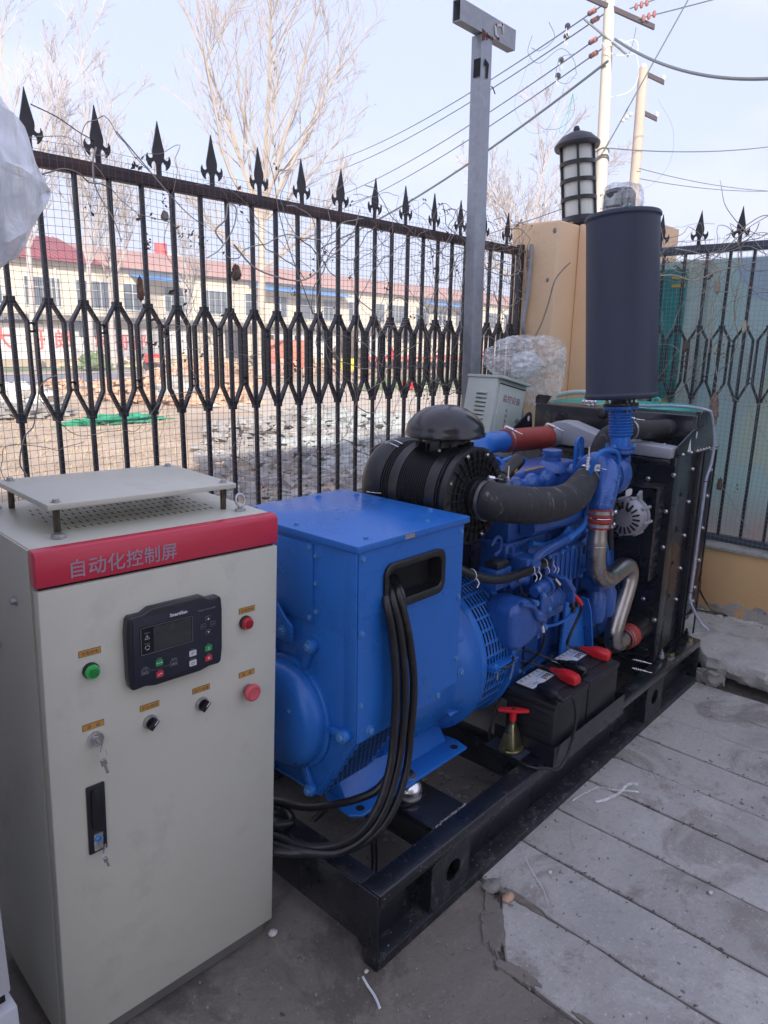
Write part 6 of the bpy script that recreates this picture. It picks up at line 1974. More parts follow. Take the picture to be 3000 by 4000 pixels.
bw = part('exhaust_bellows', 'blue', MB().lathe([(.036, .010), (.036, .048), (.041, .050)] + [p for k in range(8) for p in ((.0375, .053 + k * .0112), (.0455, .0565 + k * .0112), (.0455, .0595 + k * .0112), (.0375, .063 + k * .0112))] + [(.036, .146), (.036, .152)], B0, BA, 48), sharp=60)
flange(-.014, .000, .052, 'blue_cast', 'lower_flange', bw)
flange(.0015, .012, .052, 'blue_cast', 'bellows_foot_flange', bw)
flange(.150, .162, .060, 'blue', 'upper_flange', bw)
mu = part('silencer', 'black_matt', MB().lathe([(.0, .190), (.121, .190), (.128, .193), (.1315, .199), (.1315, .205), (.128, .209), (.1275, .215), (.1275, .816), (.128, .822), (.1325, .827), (.1325, .835), (.128, .841), (.120, .840), (.116, .834), (0, .832)], B0, BA, 96))
part('rolled_seam', 'black_matt', MB().tube([B0 + Vector((-.05, -.117, .215)), B0 + Vector((-.05, -.062, .815))], .0012, 6), parent=mu) if False else None
part('silencer_neck', 'black_matt', MB().lathe([(.036, .1745), (.036, .1895)], B0, BA, 36), parent=mu)
flange(.1625, .174, .060, 'black', 'silencer_flange', mu)
u_ = BA.orthogonal().normalized()
w__ = BA.cross(u_)
for k in range(4):
    a = k * math.pi / 2 + .0
    c = B0 + (u_ * math.cos(a) + w__ * math.sin(a)) * .053
    mb = MB().cyl(c + BA * .174, c + BA * .184, .0078, n=6)
    part('flange_nut', 'brassy' if k % 2 else 'black', mb, parent=mu)
    part('flange_stud', 'black', MB().cyl(c + BA * .1842, c + BA * .192, .0042, n=10), parent=mu)
    part('flange_bolt_head', 'black', MB().cyl(c + BA * .149, c + BA * .141, .0075, n=6), parent=mu)
    a += .78
    c = B0 + (u_ * math.cos(a) + w__ * math.sin(a)) * .052
    part('foot_bolt', 'blue_hi', MB().bolt(c + BA * .012, BA, .0072, .010), parent=bw)
part('silencer_outlet', 'black_matt', MB().lathe([(.045, .833), (.045, .925), (.040, .925)], B0 + Vector((-.004, .012, 0)), BA, 36), parent=mu)

# ---------------- charge air pipe (stainless), couplings
cpn = part('silicone_coupling', 'red_hose', MB().lathe([(.0425, -.003), (.0435, .008), (.0435, .016), (.0475, .020), (.0475, .026), (.0435, .030), (.0435, .034), (.0475, .038), (.0475, .046), (.0430, .050), (.0415, .072)][::-1], (1.2615, .1155, .985), (0.03, 0.02, -1), 40))
part('coupling_ring', 'chrome', MB().tube([(1.2630 + math.cos(a) * .0465, .1160 + math.sin(a) * .0465, .953) for a in [k * math.pi / 18 for k in range(36)]], .0016, 6, closed=True), parent=cpn)
clamp((1.2618, .1157, .974), (0, 0, 1), .044, cpn, sd=(.3, -1, 0), wdt=.012)
clamp((1.2642, .1168, .926), (0, 0, 1), .0435, cpn, sd=(.4, -1, 0), wdt=.012)
pts = smooth_path([(1.2645, .117, .918), (1.2655, .118, .880), (1.266, .118, .840), (1.268, .118, .795), (1.283, .118, .745), (1.325, .118, .706), (1.385, .118, .690), (1.455, .119, .696), (1.520, .120, .704), (1.572, .120, .692), (1.590, .120, .655), (1.578, .120, .610), (1.545, .120, .545), (1.510, .120, .480), (1.492, .120, .432), (1.500, .120, .392), (1.535, .121, .374), (1.600, .122, .373)], 6)
rad = []
for k, p in enumerate(pts):
    t_ = k / (len(pts) - 1)
    rad.append(.0300 + .0060 * min(1, k / 9))
cp2 = part('charge_air_pipe', 'steel', MB().tube(pts, rad, 36, caps=False))
part('weld_seam', 'zinc', MB().tube([(1.266 + math.cos(a) * .0355, .118 + math.sin(a) * .0355, .845) for a in [k * math.pi / 16 for k in range(32)]], .0014, 6, closed=True), parent=cp2)
rc2 = part('silicone_coupling', 'red_hose', MB().lathe([(.040, 0), (.0445, .006), (.0445, .022), (.050, .030), (.050, .040), (.0455, .048), (.0505, .056), (.0505, .066), (.0455, .074), (.0455, .090), (.041, .096)], (1.600, .122, .373), (1, .02, 0), 40))
clamp((1.613, .122, .373), (1, .02, 0), .0455, rc2, sd=(0, .2, -1), screw=False)
clamp((1.683, .124, .373), (1, .02, 0), .0465, rc2, sd=(0, .2, -1), screw=False, m='black')
for c in ((1.60, .05, .262), (1.655, .075, .275)):
    c = Vector(c)
    tg = Vector((.45, -.85, -.12)).normalized()
    mb = MB().tube([c - tg * .02, c + tg * .034], .003, 8).tube([c + tg * .034, c + tg * .058], .0018, 6)
    mb.lathe([(.005, -.012)] + [(.005 + (.0022 if k % 2 else 0), -.010 + k * .0042) for k in range(8)], c, tg, 12)
    part('clamp_screw', 'chrome', mb, parent=rc2)
part('cooler_inlet_pipe', 'plastic', MB().lathe([(.043, 0), (.046, .04), (.055, .10), (.055, .12)], (1.692, .124, .373), (1, .05, .02), 36), parent=rc2)

# ---------------- air filter
FX, FZ = .674, 1.092
prof = [(.060, .246), (.146, .250), (.1525, .252), (.1525, .272), (.1440, .276)]
y = .282
segs = [(.282, .300, 'r'), (.300, .335, 's'), (.335, .448, 'r'), (.448, .482, 's'), (.482, .520, 'r')]
for (a, b, kd) in segs:
    if kd == 's':
        prof += [(.1462, a), (.1462, b)]
    else:
        n_ = int((b - a) / .0078)
        for k in range(n_):
            ya = a + (b - a) * k / n_
            prof += [(.1415, ya), (.1415, ya + .0050), (.1465, ya + .0052), (.1465, ya + .0074)]
prof += [(.1485, .524), (.1530, .530), (.1530, .546), (.147, .550), (.1475, .560), (.145, .585), (.135, .606), (.100, .618), (0, .620)]
af = part('air_filter', 'plastic', MB().lathe(prof, (FX, 0, FZ), (0, 1, 0), 84), sharp=50)
# disc with webbed ribs
for k in range(28):
    a = 2 * math.pi * k / 28
    d = Vector((math.cos(a), 0, math.sin(a)))
    part('radial_rib', 'plastic', MB().obox(Vector((FX, .2450, FZ)) + d * .104, d * .038, Vector((0, .0048, 0)), d.cross(Vector((0, 1, 0))) * .0011), parent=af, smooth=False)
for r_ in (.078, .098, .118):
    part('ring_rib', 'plastic', MB().lathe([(r_ - .001, .2495), (r_ - .001, .2420), (r_ + .001, .2420), (r_ + .001, .2495)], (FX, 0, FZ), (0, 1, 0), 60), parent=af)
for k in range(8):
    a = 2 * math.pi * k / 8 + .35
    part('cover_screw', 'chrome', MB().bolt((FX + .136 * math.cos(a), .249, FZ + .136 * math.sin(a)), (0, -1, 0), .0048), parent=af)
part('outlet_neck', 'plastic', MB().lathe([(.064, .249), (.064, .232), (.057, .230), (.057, .20)], (FX + .005, 0, FZ - .005), (0, 1, 0), 40), parent=af)
part('filter_label_recess', 'gloss', MB().box(-.03, .03, -.04, .04, -.001, .001), parent=af) if False else None
for k in range(5):
    a = .75 + k * 1.2566
    c = Vector((FX + .156 * math.cos(a), .538, FZ + .156 * math.sin(a)))
    d = Vector((math.cos(a), 0, math.sin(a)))
    tgt = d.cross(Vector((0, 1, 0)))
    part('wire_clip', 'chrome', MB().tube(smooth_path([c + Vector((0, -.034, 0)) + tgt * .010 - d * .006, c + d * .004 + tgt * .010, c + Vector((0, .026, 0)) - d * .003 + tgt * .006, c + Vector((0, .026, 0)) - d * .003 - tgt * .006, c + d * .004 - tgt * .010, c + Vector((0, -.034, 0)) - tgt * .010 - d * .006], 5), .0016, 6), parent=af)
# rain cap
cc = Vector((.696, .392, 0))
rcap = part('rain_cap', 'gloss', MB().lathe([(.066, 1.262), (.118, 1.262), (.1275, 1.266), (.1285, 1.275), (.1245, 1.280), (.1235, 1.292), (.118, 1.306), (.098, 1.330), (.066, 1.350), (.030, 1.360), (0, 1.362)], cc, (0, 0, 1), 72), sharp=60)
part('cap_neck', 'plastic', MB().lathe([(.070, 1.200), (.070, 1.252), (.064, 1.262)], cc, (0, 0, 1), 44), parent=rcap)
for k in range(14):
    a = 2 * math.pi * k / 14
    d = Vector((math.cos(a), math.sin(a), 0))
    part('cap_gusset', 'plastic', MB().prism([(0, 0), (.034, 0), (0, .030)], 'y', -.0012, .0012).build if False else MB().obox(cc + d * .080 + Vector((0, 0, 1.232)), d * .012, Vector((0, 0, .014)), d.cross(Vector((0, 0, 1))) * .0015), parent=rcap, smooth=False)
for s_ in (-1, 1):
    c = cc + Vector((s_ * .074, -.02, 1.236))
    part('strap_bracket', 'plastic', MB().obox(c, Vector((.006, .004, 0)), Vector((-.008, .014, 0)), Vector((0, 0, .024))), parent=rcap, bevel=.002)
    part('strap_bolt', 'chrome', MB().tube([c + Vector((-.010, -.018, -.002)), c + Vector((-.03, -.042, -.003))], .0042, 8).lathe([(.0085, 0), (.0085, .008)], c + Vector((-.012, -.020, -.002)), (-.6, -.8, 0), 6), parent=rcap)
sb = part('filter_saddle', 'black', MB().box(.58, .80, .30, .54, .915, .945), bevel=.004)
part('saddle_leg', 'black', MB().box(.62, .66, .30, .50, .60, .914).box(.74, .78, .30, .50, .60, .914).box(.60, .80, .305, .315, .75, .913), parent=sb)
# pleated rubber hose to the turbo
pts = smooth_path([(.684, .225, 1.085), (.688, .180, 1.083), (.735, .128, 1.076), (.800, .105, 1.068), (.900, .105, 1.058), (1.01, .118, 1.052), (1.12, .142, 1.055), (1.215, .170, 1.064), (1.285, .186, 1.071)], 12)
rr = random.Random(14)
n_ = len(pts)
rad = [(.0615 - .012 * (k / n_)) * (1 + (.014 if k % 3 == 1 else 0) + rr.uniform(-.006, .006)) for k in range(n_)]
hs_ = part('intake_hose', 'rubber', MB().tube(pts, rad, 40, caps=False), sharp=80)
clamp((.685, .212, 1.084), (.0, 1, 0), .0625, hs_, wdt=.011, sd=(.2, 0, 1))
clamp((1.268, .181, 1.069), (1, .2, .1), .0515, hs_, wdt=.010, sd=(-.2, -.1, 1))
mb = MB()
for k in range(9):
    mb.tube([(1.252 + .0062 * math.cos(a), .172 + .0062 * math.sin(a), 1.118 + k * .0055) for a in [j * math.pi / 5 for j in range(10)]], .0014, 5, closed=True)
mb.cyl((1.252, .172, 1.11), (1.253, .172, 1.20), .0030, n=8)
part('spring_clamp', 'chrome', mb, parent=hs_)
part('clamp_stud', 'chrome', MB().cyl((.760, .19, 1.135), (.762, .19, 1.185), .0028, n=8).cyl((.760, .19, 1.135), (.760, .19, 1.150), .0065, n=6), parent=hs_)
# black restriction indicator
si = part('restriction_indicator', 'plastic', MB().lathe([(.012, 0), (.018, .010), (.018, .020), (.0225, .024), (.0225, .100), (.025, .104), (.025, .135), (.018, .140), (0, .140)], (.862, .285, 1.112), (.90, .08, .40), 30))
part('indicator_mount', 'plastic', MB().tube(smooth_path([(.80, .265, 1.11), (.835, .275, 1.10), (.870, .287, 1.115)], 5), .016, 14), parent=si)
part('indicator_sticker', 'label', MB().lathe([(.0229, .060), (.0229, .082)], (.862, .285, 1.112), (.90, .08, .40), 30, 2.2, 3.6), parent=si)

# ---------------- starter side
gc = part('gear_case', 'blue_cast', MB().prism([(.700, .745), (.735, .768), (.800, .765), (.835, .735), (.885, .700), (.905, .665), (.880, .625), (.820, .602), (.745, .596), (.705, .620), (.695, .68)], 'y', .100, .215), bevel=.024, seg=5)
part('gear_case_nose', 'blue_cast', MB().sphere((.738, .118, .735), .026, 16, 10, (1.1, .8, 1)).sphere((.868, .115, .690), .024, 16, 10, (1.1, .9, 1)), parent=gc)
part('case_rib', 'blue_cast', MB().tube(smooth_path([(.735, .098, .764), (.800, .093, .738), (.838, .094, .690), (.885, .098, .668)], 5), .008, 8), parent=gc)
part('case_flange', 'blue_cast', MB().prism([(.835, .752), (.900, .720), (.930, .650), (.905, .600), (.870, .600), (.895, .655), (.870, .708), (.830, .735)], 'y', .108, .130), parent=gc, bevel=.005)
bolts('blue_hi', [(.890, .108, .700), (.912, .108, .632), (.845, .108, .735)], (0, -1, 0), .008, gc, name='case_bolt')
sm = part('starter_motor', 'blue_cast', MB().lathe([(0, .935), (.040, .937), (.046, .945), (.046, 1.075), (.040, 1.090), (0, 1.092)], (0, .150, .690), (1, 0, .02), 36))
part('starter_nose', 'blue_cast', MB().lathe([(0, .865), (.026, .868), (.030, .885), (.040, .905), (.044, .935)], (0, .145, .692), (1, 0, .02), 30), parent=sm)
mb = MB()
for k in range(9):
    mb.lathe([(.0462, .955 + k * .014), (.0488, .957 + k * .014), (.0488, .962 + k * .014), (.0462, .964 + k * .014)], (0, .150, .690), (1, 0, .02), 30)
part('starter_band', 'blue_cast', mb, parent=sm)
sol = part('starter_solenoid', 'blue_cast', MB().lathe([(0, .862), (.018, .863), (.021, .868), (.021, .885), (.028, .890), (.0285, .960), (.024, .968), (0, .970)], (0, .112, .738), (1, .02, .03), 30))
part('solenoid_cap', 'slot', MB().lathe([(.029, .9605), (.029, .975), (.022, .982), (0, .982)], (0, .112, .7385), (1, .02, .03), 26), parent=sol)
part('mount_ear', 'blue_cast', MB().prism([(.860, .705), (.905, .688), (.925, .700), (.93, .72), (.875, .77), (.86, .765)], 'y', .096, .106), parent=sol, bevel=.004)
bolts('blue_hi', [(.870, .096, .757), (.912, .096, .700)], (0, -1, 0), .0065, sol, name='ear_bolt')
part('terminal_cap', 'blue_cast', MB().prism([(.965, .795), (.978, .803), (1.050, .745), (1.050, .690), (1.035, .69), (1.030, .735)], 'y', .075, .145), parent=sol, bevel=.005)
part('white_connector', 'wframe', MB().obox((.955, .095, .785), (.012, 0, -.010), (.002, .005, .002), (.0025, 0, .003)), parent=sol)
part('terminal_stud', 'red', MB().tube([(1.052, .085, .718), (1.085, .080, .690), (1.100, .078, .672)], [.006, .0085, .0085], 10), parent=sol)
part('solenoid_strap', 'blue', MB().tube([(0, 0, 0)] * 2, .001, 3)) if False else None
mb = MB()
for k in range(10):
    a0, a1 = math.pi * (.25 + k * .12), math.pi * (.37 + k * .12)
mb.lathe([(.034, .925), (.037, .925), (.037, .933), (.034, .933)], (0, .112, .7385), (1, .02, .03), 24, .6, 4.6)
part('strap_band', 'blue_cast', mb, parent=sol)
# injection / fuel pump mass in front of the block
part('fuel_pump', 'blue_cast', MB().box(.975, 1.13, .155, .215, .618, .70).cyl((.99, .17, .70), (.99, .17, .745), .016, n=16).cyl((1.04, .17, .70), (1.04, .17, .735), .014, n=16).cyl((1.09, .17, .70), (1.09, .17, .74), .016, n=16), bevel=.005)

# conduits and looms
def corr(name, m, pts, r, par=None, step=.006, amp=.10):
    P_ = smooth_path(pts, 10)
    L = sum((P_[i + 1] - P_[i]).length for i in range(len(P_) - 1))
    n = int(L / step) * 2
    # resample evenly
    acc, j, res = 0, 0, [P_[0]]
    seglen = L / n
    rem = seglen
    for i in range(len(P_) - 1):
        a, b = P_[i], P_[i + 1]
        d = (b - a).length
        pos = 0
        while d - pos > rem:
            pos += rem
            res.append(a.lerp(b, pos / d))
            rem = seglen
        rem -= (d - pos)
    rs = [r * (1 + (amp if (i // 1) % 2 else 0)) for i in range(len(res))]
    return part(name, m, MB().tube(res, rs, 12), parent=par, sharp=75)
corr('black_loom', 'plastic', [(.50, .215, .93), (.545, .185, .895), (.60, .165, .868), (.66, .150, .850), (.72, .145, .842), (.82, .145, .838), (.90, .150, .834), (.97, .165, .828), (1.06, .19, .81), (1.20, .20, .775), (1.32, .205, .735)], .0135)
corr('blue_conduit', 'blue_cast', [(1.090, .150, .895), (1.03, .145, .893), (.965, .143, .888), (.905, .145, .878), (.885, .150, .860), (.883, .160, .835)], .0145)
corr('blue_conduit', 'blue_cast', [(1.42, .205, .86), (1.34, .20, .84), (1.24, .20, .805), (1.14, .20, .78)], .010)
part('blue_pipe', 'blue', MB().tube(smooth_path([(1.095, .150, .895), (1.16, .150, .905), (1.215, .150, .925), (1.238, .150, .965), (1.240, .150, 1.02)], 6), .012, 12))
part('pipe_union', 'blue', MB().cyl((1.092, .150, .8955), (1.125, .150, .899), .0155, n=16))
part('dipstick_tube', 'blue', MB().tube(smooth_path([(1.18, .195, .845), (1.165, .19, .79), (1.160, .19, .72), (1.155, .195, .62), (1.15, .20, .56)], 6), .0105, 10))
for i, p in enumerate(((.575, .175, .880), (.865, .148, .836), (.895, .150, .834), (.985, .17, .826), (1.06, .188, .812), (1.09, .192, .803))):
    c = Vector(p)
    part('cable_tie', 'white_print', MB().tube([c + Vector((.004 * math.cos(a) + .002 * i % 3 * .001, .017 * math.cos(a), .017 * math.sin(a))) for a in [k * math.pi / 8 for k in range(16)]], .0014, 5, closed=True).tube(smooth_path([c + Vector((0, -.015, -.009)), c + Vector((.004, -.022, -.022)), c + Vector((-.002, -.020, -.036))], 4), .0018, 5))
for pts in ([(.80, .155, .815), (.812, .14, .77), (.845, .115, .73), (.86, .10, .695), (.862, .092, .66), (.870, .09, .645)], [(.895, .150, .815), (.92, .14, .80), (.945, .12, .79), (.958, .10, .785)], [(.44, .17, .72), (.45, .165, .72)], [(.98, .17, .81), (.99, .16, .775), (1.02, .15, .74)]):
    part('thin_wire', 'cable', MB().tube(smooth_path(pts, 6), .0022, 5))
part('wire_joint', 'white_print', MB().tube([(.866, .091, .655), (.874, .090, .632)], .0045, 8))
part('wire_joint', 'red', MB().tube([(1.01, .152, .79), (1.012, .150, .772)], .003, 6))

# small hardware strewn over the engine side
rr = random.Random(6)
part('small_bracket', 'blue_cast', MB().box(1.16, 1.20, .185, .212, .725, .77).box(1.33, 1.37, .19, .23, .78, .86).box(.93, .96, .19, .212, .735, .80), bevel=.004)
bolts('blue_hi', [(.96, .212, .66), (1.34, .2165, .69), (1.42, .2165, .70), (1.02, .205, .648), (1.20, .205, .648), (1.52, .2315, .80), (1.56, .2315, .62), (1.50, .2315, .88)], (0, -1, 0), .0075, blk, name='side_bolt')
part('banjo_pipe', 'blue', MB().tube(smooth_path([(.96, .19, .67), (1.0, .17, .60), (1.08, .165, .575), (1.20, .17, .57), (1.33, .18, .60)], 6), .006, 8))
part('banjo_pipe', 'blue', MB().tube(smooth_path([(1.30, .19, .88), (1.38, .17, .86), (1.44, .16, .80), (1.46, .16, .70), (1.45, .165, .66)], 6), .007, 8))

# ---------------- silver charging alternator
ca = part('charging_alternator', 'alu', MB().lathe([(.0, 1.497), (.034, 1.497), (.060, 1.503), (.071, 1.513), (.073, 1.530), (.0735, 1.531), (.0735, 1.545), (.068, 1.546), (.068, 1.554), (.0735, 1.555), (.0735, 1.576), (.068, 1.588), (.03, 1.598), (0, 1.598)], (0, .128, .905), (1, 0, 0), 44), sharp=30)
mb = MB()
for k in range(18):
    a = 2 * math.pi * k / 18
    mb.obox((1.5010, .128 + .046 * math.cos(a), .905 + .046 * math.sin(a)), (.0035, 0, 0), Vector((0, math.cos(a), math.sin(a))) * .017, Vector((0, -math.sin(a), math.cos(a))) * .0034)
part('vent_slot', 'slot', mb, parent=ca)
for k in range(8):
    a = 2 * math.pi * k / 8 + .2
    part('body_lug', 'alu', MB().cyl((1.515, .128 + .074 * math.cos(a), .905 + .074 * math.sin(a)), (1.590, .128 + .074 * math.cos(a), .905 + .074 * math.sin(a)), .0065, n=10), parent=ca)
part('rear_stud', 'plastic', MB().cyl((1.500, .108, .943), (1.482, .108, .943), .007, n=10).cyl((1.502, .140, .948), (1.486, .140, .948), .005, n=10), parent=ca)
part('pulley', 'black', MB().lathe([(.0, 1.605), (.034, 1.606), (.034, 1.610), (.027, 1.618), (.034, 1.626), (.034, 1.632), (0, 1.632)], (0, .128, .905), (1, 0, 0), 30), parent=ca)
part('belt_arm', 'alu', MB().prism([(1.56, .99), (1.585, 1.005), (1.60, .94), (1.575, .92)], 'y', .10, .112), parent=ca)
corr('harness_tube', 'plastic', [(1.470, .165, .97), (1.462, .162, .92), (1.458, .160, .87), (1.462, .160, .82), (1.475, .16, .78)], .0135)
part('drive_belt', 'rubber', MB().tube([(1.618, .128 + .036 * math.cos(a), .905 + .036 * math.sin(a)) for a in [1.2 + k * .2 for k in range(12)]] + [(1.618, .33, .70), (1.618, .46, .74), (1.618, .45, .86), (1.618, .40, .88)], .0055, 6, closed=True))

# ---------------- radiator
RY0, RY1 = .058, .835
rd = part('radiator_core', 'black', MB().box(1.870, 2.235, RY0 + .02, RY1 - .02, .300, 1.118))
part('shroud_face', 'black', MB().box(1.790, 1.868, RY0 + .019, RY1 - .019, .345, 1.085), parent=rd, bevel=.003)
part('face_sheet', 'black', MB().box(1.786, 1.7895, RY0 + .0005, .225, .300, 1.082), parent=rd)
part('upper_ledge', 'black', MB().box(1.762, 1.868, RY0 + .019, RY1 - .019, 1.0865, 1.110), parent=rd, bevel=.003)
part('front_post', 'black', MB().box(1.790, 1.866, RY0, RY0 + .018, .226, 1.122), bevel=.003)
part('front_post', 'black', MB().box(1.790, 1.866, RY1 - .018, RY1, .226, 1.122), bevel=.003)
part('recess_sheet', 'black', MB().box(1.867, 2.046, RY0 + .010, RY0 + .0185, .250, 1.118), parent=rd)
mp_ = part('middle_post', 'black', MB().box(2.046, 2.052, RY0 - .014, RY0 + .018, .223, 1.118).box(2.082, 2.088, RY0 - .014, RY0 + .018, .223, 1.118).box(2.0521, 2.0819, RY0 + .004, RY0 + .016, .223, 1.118), bevel=.001)
part('rear_sheet', 'black', MB().box(2.0885, 2.252, RY0 + .001, RY0 + .012, .350, 1.108), parent=rd, bevel=.001)
part('rear_edge', 'black', MB().box(2.246, 2.256, RY0 - .006, RY0 + .0, .224, 1.108), parent=rd)
part('bottom_shelf', 'black', MB().box(2.09, 2.25, RY0 - .004, RY1, .338, .348), parent=rd)
part('foot_angle', 'black', MB().box(1.782, 1.80, RY0 - .012, RY0 + .03, .2245, .232).box(2.04, 2.19, RY0 - .018, RY0 + .02, .2245, .231).box(1.80, 2.09, .105, .19, .2245, .236), parent=rd)
bolts('chrome', [(2.029 - .012, RY0 + .010, .901), (2.023 - .01, RY0 + .010, .751), (2.011, RY0 + .010, .601), (2.006, RY0 + .010, .456)], (0, -1, 0), 0.0068, rd, name='frame_bolt')
bolts('chrome', [(2.217, RY0 + .001, .899), (2.210, RY0 + .001, .751), (2.215, RY0 + .001, .596), (2.203, RY0 + .001, .466), (2.218, RY0 + .001, 1.02), (2.20, RY0 + .001, .40)], (0, -1, 0), 0.0068, rd, name='frame_bolt')
bolts('chrome', [(2.015, RY0 + .010, 1.045)], (0, -1, 0), 0.0068, rd, name='frame_bolt')
bolts('chrome', [(1.786, .062, 1.048), (1.786, .164, 1.019), (1.786, .077, .894), (1.786, .072, .742), (1.786, .150, .640), (1.786, .072, .42), (1.786, .13, .50)], (-1, 0, 0), 0.0068, rd, name='face_bolt')
bolts('black', [(1.905, RY0 + .010, z) for z in (.95, .80, .65, .50)], (0, -1, 0), .0075, rd, name='dark_bolt')
mb = MB()
for k, z in enumerate((.93, .78, .62, .48)):
    mb.box(2.062, 2.073, RY0 + .0030, RY0 + .0041, z, z + .018)
part('post_slot', 'zinc', mb, parent=rd)
bolts('zinc', [(1.835, .02, .2236), (2.14, .02, .2236)], (0, 0, 1), .0001, rd, name='hidden_pin') if False else None
for x in (1.895, 2.115):
    part('hold_down_clamp', 'brassy', MB().box(x - .016, x + .016, .014, .040, .2300, .2470), parent=rd, bevel=.002)
    part('clamp_foot', 'zinc', MB().cyl((x, .028, .2237), (x, .028, .2298), .020, n=24), parent=rd)
for p in ((1.852, .050, .231), (2.168, .060, .231)):
    mb = MB().cyl(p, Vector(p) + Vector((0, 0, .012)), .014, n=20).cyl(Vector(p) + Vector((0, 0, .012)), Vector(p) + Vector((0, 0, .026)), .0105, n=6).cyl(Vector(p) + Vector((0, 0, .026)), Vector(p) + Vector((0, 0, .040)), .0055, n=10)
    part('foot_nut', 'black' if p[0] > 2 else 'zinc', mb, parent=rd)
bolts('chrome', [(2.11 + .03 * k, .085 + .012 * k, .348) for k in range(4)] + [(1.88, .13, .236), (1.885, .15, .236)], (0, 0, 1), .0065, rd, name='shelf_bolt')
# side brackets above
bk = part('side_bracket', 'black', MB().prism([(1.790, 1.126), (1.791, 1.152), (1.800, 1.166), (1.962, 1.222), (1.978, 1.229), (1.998, 1.226), (2.002, 1.262), (2.014, 1.281), (2.030, 1.289), (2.160, 1.284), (2.190, 1.250), (2.200, 1.126)], 'y', RY0, RY0 + .006), bevel=.001)
part('bracket_flange', 'black', MB().box(1.788, 2.262, RY0 - .010, RY0 + .012, 1.1185, 1.1255), parent=bk, bevel=.001)
part('bracket_lip', 'black', MB().box(2.032, 2.160, RY0 + .0065, RY0 + .03, 1.278, 1.2835), parent=bk)
part('bracket_eye', 'wframe', MB().prism([(1.983 + .007 * math.cos(a), 1.195 + .015 * math.sin(a)) for a in [k * math.pi / 8 for k in range(16)]], 'y', RY0 - .0006, RY0 - .0001), parent=bk)
part('triangle_sticker', 'paper', MB().prism([(1.898, 1.130), (1.936, 1.130), (1.917, 1.183)], 'y', RY0 - .0008, RY0 - .0002), parent=bk)
text_mesh('sticker_mark', 'J', .020, 'print_blue', (1.912, RY0 - .0009, 1.142), (1, 0, 0), (0, 0, 1), parent=bk, depth=.0002)
bolts('chrome', [(1.84, RY0 - .003, 1.1255), (1.93, RY0 - .003, 1.1255), (2.0, RY0 - .003, 1.1255), (2.035, RY0 - .003, 1.1255), (2.07, RY0 - .003, 1.1255), (2.105, RY0 - .003, 1.1255), (2.14, RY0 - .003, 1.1255), (2.25, RY0 + .003, 1.1255)], (0, 0, 1), .0072, bk, name='top_bolt')
bk2 = part('side_bracket', 'black', MB().prism([(1.790, 1.126), (1.733, 1.165), (1.868, 1.236), (1.89, 1.238), (1.905, 1.225), (1.92, 1.126)], 'y', RY1 - .03, RY1 - .024), bevel=.001)
part('bracket_eye', 'wframe', MB().prism([(1.875 + .010 * math.cos(a), 1.208 + .013 * math.sin(a)) for a in [k * math.pi / 8 for k in range(16)]], 'y', RY1 - .0308, RY1 - .0302), parent=bk2)
# upper tank
ut = part('header_tank', 'black', MB().box(1.998, 2.185, RY0 + .007, RY1 + .012, 1.128, 1.272), bevel=.008)
part('tank_lug', 'black', MB().prism([(RY1 - .05, 1.272), (RY1 + .012, 1.272), (RY1 + .012, 1.300), (RY1 + .0, 1.315), (RY1 - .075, 1.312)], 'x', 1.998, 2.004), parent=ut)
part('tank_plug', 'plastic', MB().lathe([(.020, 0), (.018, .010), (.010, .014), (0, .014)], (1.997, .49, 1.243), (-1, 0, 0), 12), parent=ut)
rcp = part('radiator_cap', 'chrome', MB().lathe([(.028, 1.273), (.034, 1.275), (.034, 1.280), (.030, 1.281)] + [(.0305, 1.284), (.0305, 1.296), (.022, 1.302), (.0, 1.303)], (2.085, .605, 0), (0, 0, 1), 40), parent=ut)
for k in range(8):
    a = k * math.pi / 4
    part('cap_grip', 'chrome', MB().sphere((2.085 + .031 * math.cos(a), .605 + .031 * math.sin(a), 1.291), .0065, 10, 6, (1, 1, 1.3)), parent=ut)
# silver charge cooler tank
gt = part('charge_cooler_tank', 'greypaint', MB().prism([(RY0 + .012, 1.114), (RY0 + .012, 1.156), (.37, 1.172), (.540, 1.222), (.585, 1.222), (.650, 1.196), (.700, 1.150), (.705, 1.122)], 'x', 1.752, 1.862), bevel=.006)
part('cooler_stub', 'greypaint', MB().lathe([(.0455, 1.69), (.0455, 1.735), (.050, 1.7515)], (0, .602, 1.1545), (1, 0, 0), 32), parent=gt)
bolts('chrome', [(1.845, .19, 1.1605), (1.845, .135, 1.158), (1.845, .24, 1.163)], (0, 0, 1), .006, gt, name='tank_bolt')
mb = MB()
for k in range(12):
    mb.sphere((1.7515, .37 + rr.uniform(-.002, .002), 1.126 + k * .0038), .0024, 6, 4)
part('weld_bead', 'greypaint', mb, parent=gt)
# coolant hose
ch = part('coolant_hose', 'rubber', MB().tube(smooth_path([(1.590, .300, 1.04), (1.592, .300, 1.10), (1.600, .295, 1.155), (1.630, .285, 1.195), (1.685, .262, 1.215), (1.76, .235, 1.217), (1.86, .205, 1.214), (2.0, .180, 1.210)], 8), .038, 28))
clamp((1.74, .242, 1.217), (.97, -.22, 0), .039, ch, sd=(0, 0, 1))
